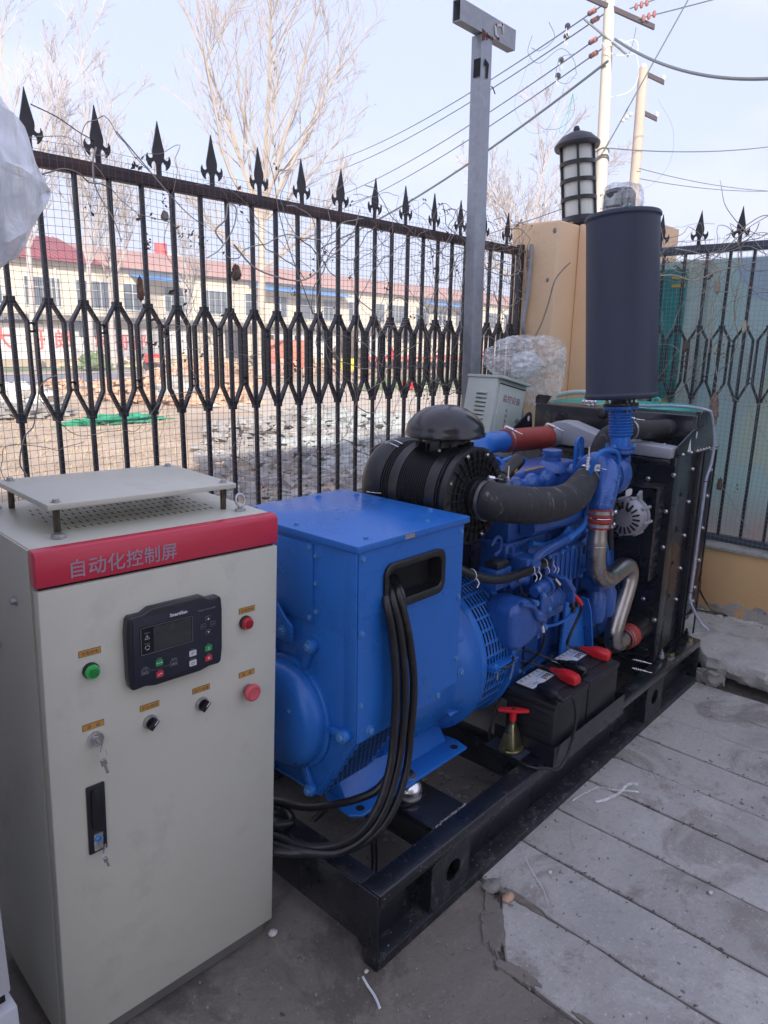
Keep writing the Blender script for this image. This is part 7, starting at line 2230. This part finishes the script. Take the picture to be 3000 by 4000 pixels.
# fan / belt guard
gb = part('belt_guard', 'black', MB().box(1.705, 1.7855, .088, .092, .605, 1.000), bevel=.001)
part('guard_top', 'black', MB().prism([(1.700, .086), (1.7855, .086), (1.7855, .30), (1.66, .30), (1.66, .14)], 'z', 1.0005, 1.006), parent=gb, bevel=.001)
part('guard_face', 'black', MB().box(1.700, 1.7035, .135, .30, .58, 1.000).add([(1.7032, .135, .605), (1.7050, .0925, .605), (1.7050, .0925, .985), (1.7032, .135, 1.0)], [(0, 1, 2, 3)]), parent=gb)
mb = MB()
for r_i in range(6):
    for c_i in range(13):
        z = .66 + r_i * .052
        mb.box(1.7122 + c_i * .0052, 1.7146 + c_i * .0052, .0872, .0879, z, z + .014)
for r_i in range(7):
    mb.box(1.6992, 1.6999, .15, .29, .62 + .05 * r_i, .622 + .05 * r_i)
part('guard_slots', 'panel_line', mb, parent=gb)
part('guard_edge', 'panel_line', MB().tube([(1.702, .138, .60), (1.702, .138, .998)], .0008, 4).tube([(1.786, .10, 1.0075), (1.70, .14, 1.0075)], .0008, 4), parent=gb)
# overflow tube
ot = part('overflow_tube', 'film_tube', MB().tube(smooth_path([(2.03, .48, 1.296), (2.04, .42, 1.300), (2.05, .33, 1.294), (2.07, .22, 1.300), (2.08, .13, 1.300), (2.095, .06, 1.290), (2.105, .046, 1.270), (2.135, .040, 1.20), (2.150, .036, 1.13), (2.135, .034, 1.06), (2.100, .036, .99), (2.098, .036, .90), (2.100, .038, .75), (2.098, .038, .60), (2.094, .038, .50), (2.085, .034, .44), (2.10, .012, .385), (2.125, -.015, .330), (2.150, -.04, .300)], 8), .0062, 12))
for p in ((2.098, .036, .985), (2.090, .036, .475)):
    part('tube_tie', 'strap', MB().lathe([(.0068, -.002), (.008, -.002), (.008, .002), (.0068, .002)], p, (0, 0, 1), 14), parent=ot)

# ---------------- battery tray and isolator switch
tr_ = part('battery_tray', 'black', MB().box(.798, 1.312, -.020, .205, .2255, .2300).box(.798, 1.312, -.0235, -.0205, .2050, .2870).box(.7945, .7975, -.0235, .205, .2050, .2870).box(1.3125, 1.3155, -.0235, .205, .2050, .2870))
part('tray_edge', 'concrete_dark', MB().box(.798, 1.312, -.0242, -.0236, .208, .2862), parent=tr_) if False else None
sw = part('switch_plate', 'black_matt', MB().box(.732, .793, .070, .196, .2362, .2402).box(.793, .864, .1, .196, .2362, .2402) if False else MB().box(.728, .7935, .062, .196, .2362, .2402))
isb = part('isolator_base', 'brassy', MB().prism([(.7665 + .046 * math.cos(a) * (1.0), .118 + .040 * math.sin(a)) for a in [k * math.pi / 12 + .2 for k in range(24)]], 'z', .2405, .2520), bevel=.003)
mb = MB()
lo = [(-.031, -.027), (.031, -.027), (.031, .027), (-.031, .027)]
for z, s_ in ((.2525, 1.0), (.262, 1.0), (.330, .42), (.336, .36)):
    for x, y in lo:
        mb.v.append(Vector((.7640 + x * s_, .118 + y * s_, z)))
mb.f = [(0, 3, 2, 1), (12, 13, 14, 15)] + [(4 * j + k, 4 * j + (k + 1) % 4, 4 * j + 4 + (k + 1) % 4, 4 * j + 4 + k) for j in range(3) for k in range(4)]
part('isolator_housing', 'brassy', mb, parent=isb, bevel=.004)
part('isolator_neck', 'brassy', MB().lathe([(.010, .336), (.010, .340), (.0075, .341), (.0075, .349)], (.764, .118, 0), (0, 0, 1), 20), parent=isb)
mb = MB().lathe([(.0115, .346), (.0115, .378), (0, .378)], (.764, .118, 0), (0, 0, 1), 22)
part('isolator_stem', 'red', mb, parent=isb)
dT = Vector((.62, -.78, 0)).normalized()
nT = Vector((.78, .62, 0)).normalized()
mb = MB()
prf = [(-.052, .004), (-.046, .0078), (-.020, .0135), (0, .0155), (.020, .0135), (.046, .0078), (.052, .004)]
c = Vector((.764, .118, .382))
pl = [c + dT * a + nT * b for a, b in prf] + [c + dT * a - nT * b for a, b in prf[::-1]]
n_ = len(pl)
mb.add([p - Vector((0, 0, .0045)) for p in pl] + [p + Vector((0, 0, .0045)) for p in pl], [tuple(range(n_))[::-1], tuple(range(n_, 2 * n_))] + [(k, (k + 1) % n_, n_ + (k + 1) % n_, n_ + k) for k in range(n_)])
part('isolator_handle', 'red', mb, parent=isb, bevel=.002)
part('handle_rivet', 'slot', MB().cyl(c + Vector((0, 0, .0046)), c + Vector((0, 0, .0052)), .006, n=16), parent=isb)
bolts('brassy', [(.7665 + .031, .118 - .014, .252), (.7665 - .028, .118 + .014, .252)], (0, 0, 1), .006, isb, name='base_rivet')
# ================================================================== batteries
def battery(x0, label, label_short):
    t = thing('battery', label, 'battery', (x0 + .116, .082, .2305))
    x1 = x0 + .232
    y0, y1 = -.010, .176
    MB().box(x0 + .003, x1 - .003, y0 + .003, y1 - .003, .2305, .405).build('case', 'bat', parent=t, bevel=.004)
    lid_ = MB().box(x0, x1, y0, y1, .4055, .427).build('lid', 'bat', parent=t, bevel=.004)
    MB().box(x0 + .038, x1 - .022, y0 + .045, y1 - .006, .4275, .4325).build('top_cover', 'bat', parent=t, bevel=.002)
    for z in (.385, .350, .315, .280):
        for (a, b) in ((y0 + .020, y0 + .085), (y0 + .095, y1 - .02)):
            MB().box(x0 + .0008, x0 + .0028, a, b, z, z + .004).build('case_rib', 'bat', parent=t, smooth=False)
    # printed label
    lx0, lx1, ly0, ly1 = x0 + .045, x0 + .190, .100, .168
    lb = MB().prism(rrect(lx0, lx1, ly0, ly1, .003), 'z', .4327, .4331).build('printed_label', 'paper', parent=t)
    zt = .4332
    text_mesh('brand_text', 'sail', .0300, 'ink', (lx1 - .006, ly1 - .0330, zt), (0, -1, 0), (1, 0, 0), parent=lb, depth=.0001, bold=.0007) if False else None
    text_mesh('brand_text', 'sail', .034, 'ink', (lx1 - .006, ly0 + .028, zt), (-1, 0, 0), (0, -1, 0), parent=lb, depth=.0001, bold=.0008, xs=1.15)
    text_mesh('label_text', '风帆蓄电池', .0115, 'print_blue', (lx1 - .006, ly0 + .043, zt), (-1, 0, 0), (0, -1, 0), parent=lb, depth=.0001)
    text_mesh('label_text', '55B24L', .0110, 'print_blue', (lx1 - .085, ly0 + .020, zt), (-1, 0, 0), (0, -1, 0), parent=lb, depth=.0001, bold=.0003)
    for k in range(5):
        xx = lx1 - .020 - .026 * k
        MB().tube([(xx + .0052 * math.cos(a), ly1 - .0085 + .0052 * math.sin(a), zt) for a in [j * math.pi / 7 for j in range(14)]], .0007, 4, closed=True).build('warning_symbol', 'print_blue' if k == 1 else 'print_grey', parent=lb)
        MB().prism([(xx - .002, ly1 - .0115), (xx + .0025, ly1 - .0085), (xx - .002, ly1 - .0055)], 'z', zt, zt + .0002).build('symbol_mark', 'print_blue' if k % 2 else 'ink', parent=lb)
    MB().box(lx0 + .006, lx1 - .006, ly1 - .0172, ly1 - .0166, zt, zt + .0002).build('fine_print', 'print_grey', parent=lb)
    for k in range(5):
        MB().box(lx0 + .006 + .004 * (k % 2), lx0 + .048, ly0 + .010 + .0055 * k, ly0 + .0108 + .0055 * k, zt, zt + .0002).build('fine_print', 'print_grey', parent=lb)
    for k in range(2):
        MB().box(lx1 - .085, lx1 - .055, ly0 + .0245 + .004 * k, ly0 + .0251 + .004 * k, zt, zt + .0002).build('fine_print', 'print_blue', parent=lb)
    return t
battery(.805, 'near black battery beside the brass isolator switch, its white label fully visible', 'front')
battery(1.0415, 'far black battery, partly covered by a black terminal boot', 'rear')

def boot(label, m, p, tail, z=.432, yaw=0.0, sc=1.0):
    """moulded terminal cover: broad body narrowing to a cable sleeve at its far end"""
    mt = Matrix.Translation((p[0], p[1], z)) @ Matrix.Rotation(yaw, 4, 'Z')
    t = thing('terminal_boot', label, 'terminal cover', mt)
    mb = MB()
    secs = [(-.050, .0175, .004, .026), (-.044, .0225, .002, .033), (-.010, .0235, .002, .037), (.020, .0205, .004, .036), (.040, .016, .008, .032), (.048, .0115, .012, .029), (.066, .0105, .013, .028), (.068, .0085, .015, .026), (.082, .0080, .0155, .0255)]
    for y, w_, z0, z1 in secs:
        w_, y = w_ * sc, y * sc
        c_ = (z1 - z0) * .28
        mb.v += [Vector(q) for q in ((-w_, y, z0), (w_, y, z0), (w_, y, z1 - c_), (w_ * .72, y, z1), (-w_ * .72, y, z1), (-w_, y, z1 - c_))]
    k6 = 6
    for j in range(len(secs) - 1):
        mb.f += [(j * k6 + k, j * k6 + (k + 1) % k6, (j + 1) * k6 + (k + 1) % k6, (j + 1) * k6 + k) for k in range(k6)]
    mb.f += [tuple(range(6))[::-1], tuple(range((len(secs) - 1) * 6, len(secs) * 6))]
    mb.build('boot_body', m, parent=t, frame=t, bevel=.0022)
    return t, mt
_, mA = boot('red terminal boot on the near battery, beside the black one', 'red', (.985, .048), None, yaw=-.10, sc=.86)
_, mB2 = boot('red terminal boot on the far battery, nearest the radiator', 'red', (1.238, .060), None, yaw=.16, sc=.86)
_, mC = boot('black terminal boot lying between the two red ones', 'gloss', (1.068, .060), None, yaw=.05, sc=.85)
_, mD = boot('black terminal boot at the near end with its cable looping over the tray', 'plastic', (.838, .036), None, yaw=2.75, sc=.88)

def cable(name, label, pts, r, m='cable', cat='cable', n=8, group=None, sides=10):
    return tag(MB().tube(smooth_path(pts, n), r, sides).build(name, m), label, cat, group)
cable('battery_cable', 'thin black cable looping from the near battery over the tray edge to the switch', [tuple(mD @ Vector((0, .069, .020))), (.858, -.035, .450), (.873, -.045, .410), (.880, -.046, .355), (.872, -.044, .300), (.852, -.042, .250), (.825, -.040, .222), (.795, -.036, .218), (.760, -.020, .232), (.735, .010, .232), (.728, .050, .233), (.745, .085, .232)], .0050)
cable('battery_cable', 'thin black cable from the switch curving up behind the near battery', [(.760, .16, .233), (.768, .196, .226), (.762, .204, .262), (.775, .204, .315), (.80, .205, .352), (.84, .205, .39), (.90, .21, .45), (.95, .21, .53), (.945, .19, .58), (.915, .15, .60)], .0045)
cable('battery_cable', 'black cable from the starter down to the far red boot', [(1.100, .078, .672), (1.118, .085, .64), (1.110, .095, .60), (1.085, .100, .56), (1.085, .110, .52), (1.13, .125, .485), (1.19, .140, .460), tuple(mB2 @ Vector((0, .068, .021)))], .0052)
cable('battery_cable', 'short black lead linking the near red boot back behind the batteries', [tuple(mA @ Vector((0, .067, .021))), (.985, .155, .455), (.965, .185, .46), (.935, .205, .475), (.95, .215, .50), (1.0, .205, .485), (1.045, .17, .46), tuple(mC @ Vector((0, .067, .020)))], .0045)
cable('starter_lead', 'black lead hanging from the blue gear case to the batteries', [(.875, .09, .635), (.900, .10, .605), (.905, .11, .56), (.905, .14, .51), (.94, .18, .47), (.93, .20, .44), (.88, .205, .42), (.84, .205, .38)], .0050)

# heavy output cables leaving the window and sweeping left behind the control cabinet
outs = [
 [(.20, .22, .955), (.170, .165, .935), (.150, .132, .905), (.158, .118, .82), (.168, .112, .69), (.160, .108, .56), (.138, .100, .47), (.095, .098, .385), (.055, .120, .318), (.015, .170, .272), (-.03, .240, .252), (-.06, .33, .250), (-.10, .46, .235), (-.17, .62, .20)],
 [(.22, .22, .957), (.190, .165, .938), (.172, .130, .908), (.184, .114, .82), (.198, .108, .68), (.190, .104, .55), (.160, .096, .45), (.112, .094, .36), (.062, .118, .292), (.008, .170, .250), (-.045, .232, .250), (-.085, .32, .245), (-.13, .45, .235), (-.20, .60, .20)],
 [(.24, .22, .957), (.212, .165, .940), (.196, .130, .912), (.214, .112, .81), (.232, .106, .67), (.220, .102, .53), (.192, .092, .43), (.140, .090, .345), (.085, .112, .285), (.030, .160, .248), (-.03, .215, .246), (-.09, .29, .243), (-.15, .42, .235), (-.22, .57, .20)],
 [(.26, .22, .955), (.224, .165, .938), (.208, .132, .905), (.206, .126, .80), (.212, .122, .66), (.206, .118, .54), (.175, .115, .46), (.125, .130, .40), (.09, .175, .365), (.075, .24, .325), (.060, .34, .272), (.04, .44, .250), (-.02, .56, .24), (-.10, .70, .22)],
]
lb_ = ('leftmost of the thick black output cables hanging from the blue terminal box', 'second thick black output cable hanging from the blue terminal box', 'rightmost of the thick black output cables, the one bulging outward', 'thick black output cable swinging highest behind the others across the end frame')
for pts, l_ in zip(outs, lb_):
    cable('output_cable', l_, pts, .0108, group='thick output cables from the terminal box', sides=14)
cable('output_cable', 'loose thick black cable loop standing on the ground inside the skid', [(.10, .36, .20), (.17, .34, .235), (.235, .315, .215), (.262, .285, .15), (.245, .250, .08), (.205, .215, .018), (.15, .19, .012), (.08, .20, .012)], .0105, sides=14)
cable('output_cable', 'thick black cable hanging low behind the end frame of the alternator', [(.10, .62, .30), (.06, .52, .245), (.05, .42, .235), (.02, .36, .236), (-.04, .40, .234), (-.10, .50, .22)], .0105, sides=12)

# ================================================================== plastic wrapped outlet of the silencer
wp = thing('wrapped_outlet_cover', 'plastic film wrapped round the silencer outlet and tied with green twine', 'plastic wrap', B0 + BA * .86)
ctr_ = B0 + BA * .884 + Vector((-.004, .012, 0))
def crumple(c, rx, ry, rz, seed, amp, nseg=44, mseg=30, pw=.5):
    mb = MB().sphere((0, 0, 0), 1, nseg, mseg)
    for v in mb.v:
        a = Vector(v)
        v.x = math.copysign(abs(a.x) ** pw, a.x)
        v.y = math.copysign(abs(a.y) ** pw, a.y)
        v.z = math.copysign(abs(a.z) ** pw, a.z)
        n0 = noise.noise(a * 3 + Vector((seed, 0, 0)))
        n1 = noise.noise(a * 8 + Vector((seed, 4, 0)))
        n2 = noise.noise(a * 17 + Vector((seed, 9, 0)))
        v *= 1 - amp * (abs(n0) * 1.1 + abs(n1) * .6 + abs(n2) * .3)
        v.x *= rx; v.y *= ry; v.z *= rz
        v += c
    return mb
crumple(ctr_, .050, .050, .050, 3, .10).build('dark_rag', 'ctl', parent=wp, sharp=20)
crumple(ctr_ + Vector((.012, -.006, .004)), .072, .066, .066, 5, .28).build('plastic_film', 'film', parent=wp, sharp=12)
MB().tube([ctr_ + Vector((.056 * math.cos(a) + .006, .056 * math.sin(a), -.012 + .006 * math.sin(a * 2 + 1))) for a in [k * math.pi / 14 for k in range(28)]], .0028, 6, closed=True).build('green_twine', 'teal', parent=wp)
MB().tube(smooth_path([ctr_ + Vector((-.03, -.052, -.012)), ctr_ + Vector((-.045, -.058, -.03)), ctr_ + Vector((-.06, -.055, -.045))], 5), .0022, 6).build('twine_end', 'teal', parent=wp)

# ================================================================== monitoring box hung on the post, with film bag on top
MBX = Matrix.Translation((1.930, 1.020, 1.400)) @ Matrix.Rotation(R(11.5), 4, 'Y') @ Matrix.Rotation(R(-2), 4, 'Z')
mx_ = thing('monitoring_box', 'pale green grey equipment box with red lettering, hanging tilted beside the steel post', 'equipment box', MBX)
def mbp(name, m, mb, **kw):
    return mb.build(name, m, parent=mx_, frame=mx_, **kw)
BW, BD, BH = .262, .190, .46
mbp('box_body', 'monbox', MB().box(0, BW, 0.004, BD, -BH, -.014), bevel=.003)
mbp('rain_hood', 'monbox', MB().box(-.006, BW + .006, -.022, BD + .004, -.0135, 0), bevel=.002)
dr = mbp('door', 'monbox', MB().box(.022, BW - .016, -.004, .0035, -BH + .02, -.040), bevel=.002)
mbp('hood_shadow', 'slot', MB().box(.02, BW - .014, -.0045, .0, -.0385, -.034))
for k in range(8):
    z = -.085 - k * .0212
    mbp('louvre', 'monbox', MB().prism([(.055, z), (.120, z), (.120, z - .0055), (.055, z - .011)], 'x', -.0055, -.0005), bevel=.001)
    mbp('louvre_gap', 'slot', MB().box(-.0048, -.0001, .055, .120, z - .0135, z - .0112))
text_mesh('box_lettering', '监控设备', .040, 'box_ink', (BW / 2 + .004, -.0045, -.118), (1, 0, 0), (0, 0, 1), parent=dr, frame=mx_, align='CENTER', depth=.0003)
for i, chh in enumerate('专用装配箱'):
    text_mesh('box_lettering', chh, .021, 'box_ink', (.105, -.0045, -.170 - i * .0265), (1, 0, 0), (0, 0, 1), parent=dr, frame=mx_, align='CENTER', depth=.0003)
mbp('round_lock', 'print_grey', MB().lathe([(.013, -.004), (.013, -.009), (.009, -.011), (0, -.011)], (BW - .052, 0, -.20), (0, 1, 0), 24))
mbp('mounting_strap', 'galv', MB().box(.10, .13, BD + .0005, BD + .055, -.12, -.09).box(.10, .13, BD + .0005, BD + .055, -.40, -.37))
bag = crumple(Vector((0, 0, 0)), 1, 1, 1, 11, .17, 90, 64, .85)
for v in bag.v:
    s_ = v.x * .5 + .5
    x = v.x * .300
    y = v.y * .15
    z = v.z * (.095 + .05 * s_) - max(0, s_ - .3) * .045
    if v.x > .35 and v.z > .3:
        z += .05 * (v.x - .2)
    if .15 < v.x < .8 and v.z < -.2:
        z -= .11 * (1 - abs(v.x - .45) * 2)
    v.x, v.y, v.z = x, y, z
    v.x *= 1.12
    v.z *= 1.12
    v += Vector((2.285, 1.09, 1.478))
tag(bag.build('film_bag', 'film', sharp=10), 'crumpled clear plastic bag slumped on top of the tilted equipment box', 'plastic bag')
inner = crumple(Vector((2.33, 1.12, 1.44)), .11, .08, .075, 17, .3, 30, 20, .8)
tag(inner.build('packing_film', 'film_milky', sharp=14), 'wad of milky film packed inside the clear bag', 'packing film')
# conduit beside the fence end
tag(MB().tube(smooth_path([(2.71, 1.36, .4), (2.705, 1.36, 1.2), (2.70, 1.36, 1.55), (2.675, 1.37, 1.66), (2.70, 1.37, 1.78), (2.715, 1.37, 1.95), (2.72, 1.37, 2.12)], 8), .012, 8).build('grey_conduit', 'galv'), 'grey conduit rising along the end of the left fence', 'conduit')

# turquoise tank behind the radiator
tt = thing('turquoise_tank', 'turquoise plastic tank with pale fittings standing behind the radiator', 'tank', (2.62, .72, 0.12))
MB().box(2.40, 2.84, .35, 1.02, .122, 1.258).build('tank_body', 'teal', parent=tt, bevel=.03, seg=3)
MB().tube(smooth_path([(2.45, .78, 1.258), (2.45, .78, 1.292), (2.45, .80, 1.306), (2.45, .84, 1.308), (2.45, .90, 1.302), (2.45, .99, 1.28)], 5), .013, 12).build('tap_pipe', 'monbox', parent=tt)
MB().cyl((2.45, .78, 1.26), (2.45, .78, 1.29), .022, n=16).build('tap_body', 'galv', parent=tt)
MB().tube([(2.45, .43 + .018 * math.cos(a), 1.285 + .018 * math.sin(a)) for a in [k * math.pi / 8 for k in range(16)]], .007, 8, closed=True).build('ring_handle', 'teal', parent=tt)
MB().cyl((2.45, .455, 1.255), (2.45, .455, 1.275), .03, n=16).build('ring_base', 'teal', parent=tt)

# black bag with webbing strap lying behind the radiator
bg = thing('black_bag', 'small black bag with a loose webbing strap at the foot of the ochre wall', 'bag', (2.86, .30, .12))
crumple(Vector((2.84, .30, .30)), .045, .07, .13, 8, .3, 24, 18).build('bag_body', 'strap', parent=bg, sharp=20)
def ribbon(pts, wd, name, par, m='strap'):
    P_ = smooth_path(pts, 6)
    mb = MB()
    for i, p in enumerate(P_):
        t_ = (P_[min(i + 1, len(P_) - 1)] - P_[max(i - 1, 0)]).normalized()
        nrm = t_.cross(Vector((0.25, 0, 1))).normalized()
        mb.v += [p - nrm * wd / 2, p + nrm * wd / 2]
    mb.f = [(2 * i, 2 * i + 1, 2 * i + 3, 2 * i + 2) for i in range(len(P_) - 1)]
    o = mb.build(name, m, parent=par)
    so2 = o.modifiers.new('thickness', 'SOLIDIFY')
    so2.thickness = .002
ribbon([(2.83, .27, .36), (2.84, .24, .26), (2.86, .20, .18), (2.87, .16, .135), (2.87, .12, .126), (2.88, .09, .126)], .022, 'webbing', bg)
ribbon([(2.82, .30, .14), (2.85, .25, .13), (2.87, .19, .128), (2.88, .13, .135), (2.88, .085, .127)], .024, 'webbing', bg)

# ================================================================== dead vines on the fences
def vine(p0, heading, n, step, r, rr, wob, lim, plane='y', keep=None):
    """a crooked climbing stem wandering in the plane of a fence"""
    pts = [Vector(p0)]
    a = heading
    for i in range(n):
        a += rr.gauss(0, wob)
        p = pts[-1].copy()
        if plane == 'y':
            p.x += math.cos(a) * step
            p.y += rr.gauss(0, step * .18)
            p.y = min(max(p.y, lim[4]), lim[5])
        else:
            p.y += math.cos(a) * step
            p.x += rr.gauss(0, step * .18)
            p.x = min(max(p.x, lim[4]), lim[5])
        p.z += math.sin(a) * step
        u_ = p.x if plane == 'y' else p.y
        if u_ < lim[0] or u_ > lim[1] or p.z > lim[3] or p.z < lim[2]:
            a += 1.2
            continue
        pts.append(p)
    return pts
rr = random.Random(42)
tangle = MB()
tangle2 = MB()
dry = MB()
def leaf_clump(mb, c, s_, rr, n=7):
    for k in range(n):
        p = Vector(c) + Vector((rr.gauss(0, s_), rr.gauss(0, s_ * .5), rr.gauss(0, s_)))
        sz = s_ * rr.uniform(.35, .8)
        u = Vector((rr.uniform(-1, 1), rr.uniform(-1, 1), rr.uniform(-1, 1))).normalized()
        v_ = u.orthogonal().normalized()
        w_ = u.cross(v_)
        o = len(mb.v)
        mb.v += [p - v_ * sz, p + w_ * sz * .5 + u * sz * .3, p + v_ * sz, p - w_ * sz * .5 + u * sz * .2, p]
        mb.f += [(o, o + 1, o + 4), (o + 1, o + 2, o + 4), (o + 2, o + 3, o + 4), (o + 3, o, o + 4)]
# left fence: dense from x 1.3 rightwards, thin elsewhere
for i in range(135):
    f_ = rr.random()
    x0 = 2.70 - abs(rr.gauss(0, .75)) if i < 105 else rr.uniform(-.1, 1.6)
    z0 = rr.choice((rr.uniform(1.95, 2.14), rr.uniform(1.1, 2.1)))
    pts = vine((x0, 1.40, z0), rr.choice((rr.gauss(0, .3), rr.gauss(-1.5, .4), rr.gauss(3.1, .4))), rr.randint(9, 30), .034, 0, rr, .30, (-.3, 2.75, .9, 2.24, 1.375, 1.43))
    if len(pts) > 3:
        (tangle if rr.random() < .55 else tangle2).tube(smooth_path(pts, 2), rr.choice((.0009, .0012, .0016, .0024)), 4, caps=False)
        if rr.random() < .5:
            leaf_clump(dry, pts[-1], .014, rr, 6)
for i in range(34):
    x = rr.choice((rr.uniform(0.0, .45), rr.uniform(.2, 1.2), rr.uniform(1.4, 2.7)))
    leaf_clump(dry, (x, 1.405, rr.uniform(1.45, 2.14)), rr.uniform(.010, .022), rr, rr.randint(5, 12))
# right fence
for i in range(70):
    y0 = rr.uniform(-.55, .80)
    z0 = rr.choice((rr.uniform(1.95, 2.12), rr.uniform(.7, 2.0)))
    pts = vine((2.975, y0, z0), rr.choice((rr.gauss(0, .3), rr.gauss(-1.5, .4), rr.gauss(3.1, .4))), rr.randint(9, 30), .034, 0, rr, .28, (-.6, .82, .52, 2.2, 2.95, 2.99), plane='x')
    if len(pts) > 3:
        (tangle if rr.random() < .4 else tangle2).tube(smooth_path(pts, 2), rr.choice((.0011, .0016, .0022)), 4, caps=False)
        if rr.random() < .4:
            leaf_clump(dry, pts[-1], .014, rr, 5)
for i in range(26):
    leaf_clump(dry, (2.97, rr.uniform(-.3, .75), rr.choice((rr.uniform(.65, 1.6), rr.uniform(1.35, 1.5), rr.uniform(1.9, 2.15)))), rr.uniform(.012, .026), rr, rr.randint(5, 10))
tag(tangle.build('dead_vine_tangle', 'vine', smooth=False), kind='stuff')
tag(tangle2.build('pale_vine_tangle', 'vine_pale', smooth=False), kind='stuff')
tag(dry.build('withered_leaves', 'leaf_dead', smooth=False), kind='stuff')
def one_vine(label, pts, r0, r1, m='vine_pale'):
    P_ = smooth_path(pts, 8)
    n = len(P_)
    tag(MB().tube(P_, [r0 + (r1 - r0) * i / (n - 1) for i in range(n)], 7).build('vine_stem', m), label, 'vine')
one_vine('thick pale stem hanging from the top rail beside the second spearhead', [(.10, 1.385, 2.14), (.085, 1.38, 2.10), (.082, 1.38, 2.04), (.10, 1.38, 1.99), (.14, 1.38, 1.93), (.165, 1.38, 1.86)], .0035, .0015)
one_vine('long diagonal stem sweeping from the third spearhead down to the right', [(.17, 1.38, 2.20), (.25, 1.38, 2.13), (.34, 1.38, 2.05), (.43, 1.38, 1.98), (.50, 1.38, 1.95)], .0025, .0015)
one_vine('thick pale forked stem crossing the middle of the fence', [(.575, 1.385, 1.90), (.54, 1.38, 1.94), (.585, 1.38, 1.985), (.60, 1.38, 2.04), (.635, 1.38, 2.03), (.62, 1.38, 1.96), (.56, 1.38, 1.88), (.50, 1.385, 1.84)], .0035, .002)
one_vine('long pale stem arching across the windows of the far building', [(.62, 1.38, 1.90), (.70, 1.375, 1.83), (.80, 1.37, 1.80), (.93, 1.37, 1.79), (1.02, 1.375, 1.82), (1.11, 1.38, 1.89), (1.20, 1.38, 1.96), (1.27, 1.385, 2.03), (1.30, 1.38, 2.12)], .0038, .002)
one_vine('dark stem slanting from the pale arch up to the rail', [(1.02, 1.38, 1.66), (.95, 1.37, 1.78), (.88, 1.37, 1.92), (.84, 1.38, 2.05), (.82, 1.38, 2.16), (.80, 1.38, 2.22)], .0024, .0015, 'vine')
one_vine('thick brown stem curving up in front of the ochre pillar', [(2.64, 1.36, 1.42), (2.66, 1.30, 1.55), (2.66, 1.24, 1.66), (2.66, 1.20, 1.78), (2.66, 1.17, 1.90), (2.67, 1.13, 1.96), (2.68, 1.09, 2.00)], .006, .003, 'vine')
one_vine('thin wire-like stem joining the first two spearhead tips', [(-.075, 1.435, 2.235), (.0, 1.43, 2.215), (.07, 1.43, 2.185), (.12, 1.43, 2.17)], .0018, .0018, 'iron_grey')
one_vine('pale stem running level across the right fence below the rail', [(2.955, .82, 1.96), (2.95, .70, 1.935), (2.955, .60, 1.93), (2.955, .50, 1.90), (2.95, .38, 1.94), (2.955, .25, 1.97), (2.955, .1, 1.99)], .0045, .0025)
one_vine('slender twig rising above the right fence into the sky', [(2.96, .26, 2.12), (2.96, .33, 2.19), (2.96, .39, 2.27), (2.965, .42, 2.36), (2.965, .43, 2.39)], .0030, .0010)
one_vine('stem knotted over the right fence between the last two spearheads', [(2.955, .62, 2.07), (2.95, .50, 2.04), (2.95, .42, 2.00), (2.955, .33, 2.08), (2.955, .25, 2.15), (2.955, .12, 2.22)], .0030, .002)
one_vine('long thin stem curving down the right fence to its lower rail', [(2.96, .40, 1.75), (2.955, .36, 1.55), (2.955, .30, 1.30), (2.955, .33, 1.1), (2.955, .28, .9), (2.955, .16, .74), (2.96, .05, .58)], .0024, .0014)

def dead_pod(label, c, l, r_, seed, m='leaf_dead', ax=(0, 0, -1)):
    mb = crumple(Vector((0, 0, 0)), 1, 1, 1, seed, .45, 22, 22, .8)
    for v in mb.v:
        t_ = v.z
        v.x *= r_ * (1 - .25 * t_)
        v.y *= r_ * .8 * (1 - .25 * t_)
        v.z *= l
        v += Vector(c)
    tag(mb.build('withered_pod', m, sharp=25), label, 'withered pod')
dead_pod('brown withered gourd hanging on the fourth bar of the left fence', (.225, 1.385, 1.715), .045, .014, 3, mat('brown_husk', (.17, .10, .065), .9, var=.5, scale=40))
dead_pod('large mottled withered gourd on the right fence', (2.95, .315, 1.225), .105, .034, 6, mat('pale_husk', (.26, .19, .15), .9, var=.6, scale=25))
dead_pod('pale withered leaf curled on the right fence below the rail', (2.95, .37, 1.86), .035, .018, 8, mat('cream_leaf', (.36, .30, .24), .9, var=.3, scale=25))
dead_pod('cream coloured dry leaf bundle beside the rightmost hexagons', (2.95, .215, 1.66), .035, .014, 9, mat('cream_leaf2', (.50, .44, .34), .9, var=.3, scale=25))
dead_pod('dark dead leaf cluster low on the right fence', (2.95, .235, .83), .040, .020, 12)
dead_pod('grey dead leaf knot at the middle right of the fence', (2.95, .50, 1.56), .035, .022, 13)
dead_pod('rolled grey brown leaf high on the left fence', (.335, 1.385, 1.965), .020, .016, 15, mat('grey_leaf', (.24, .21, .17), .9, var=.3, scale=25))
dead_pod('dark torn leaf clump hanging over the seventh bar', (.63, 1.385, 1.80), .035, .022, 16)
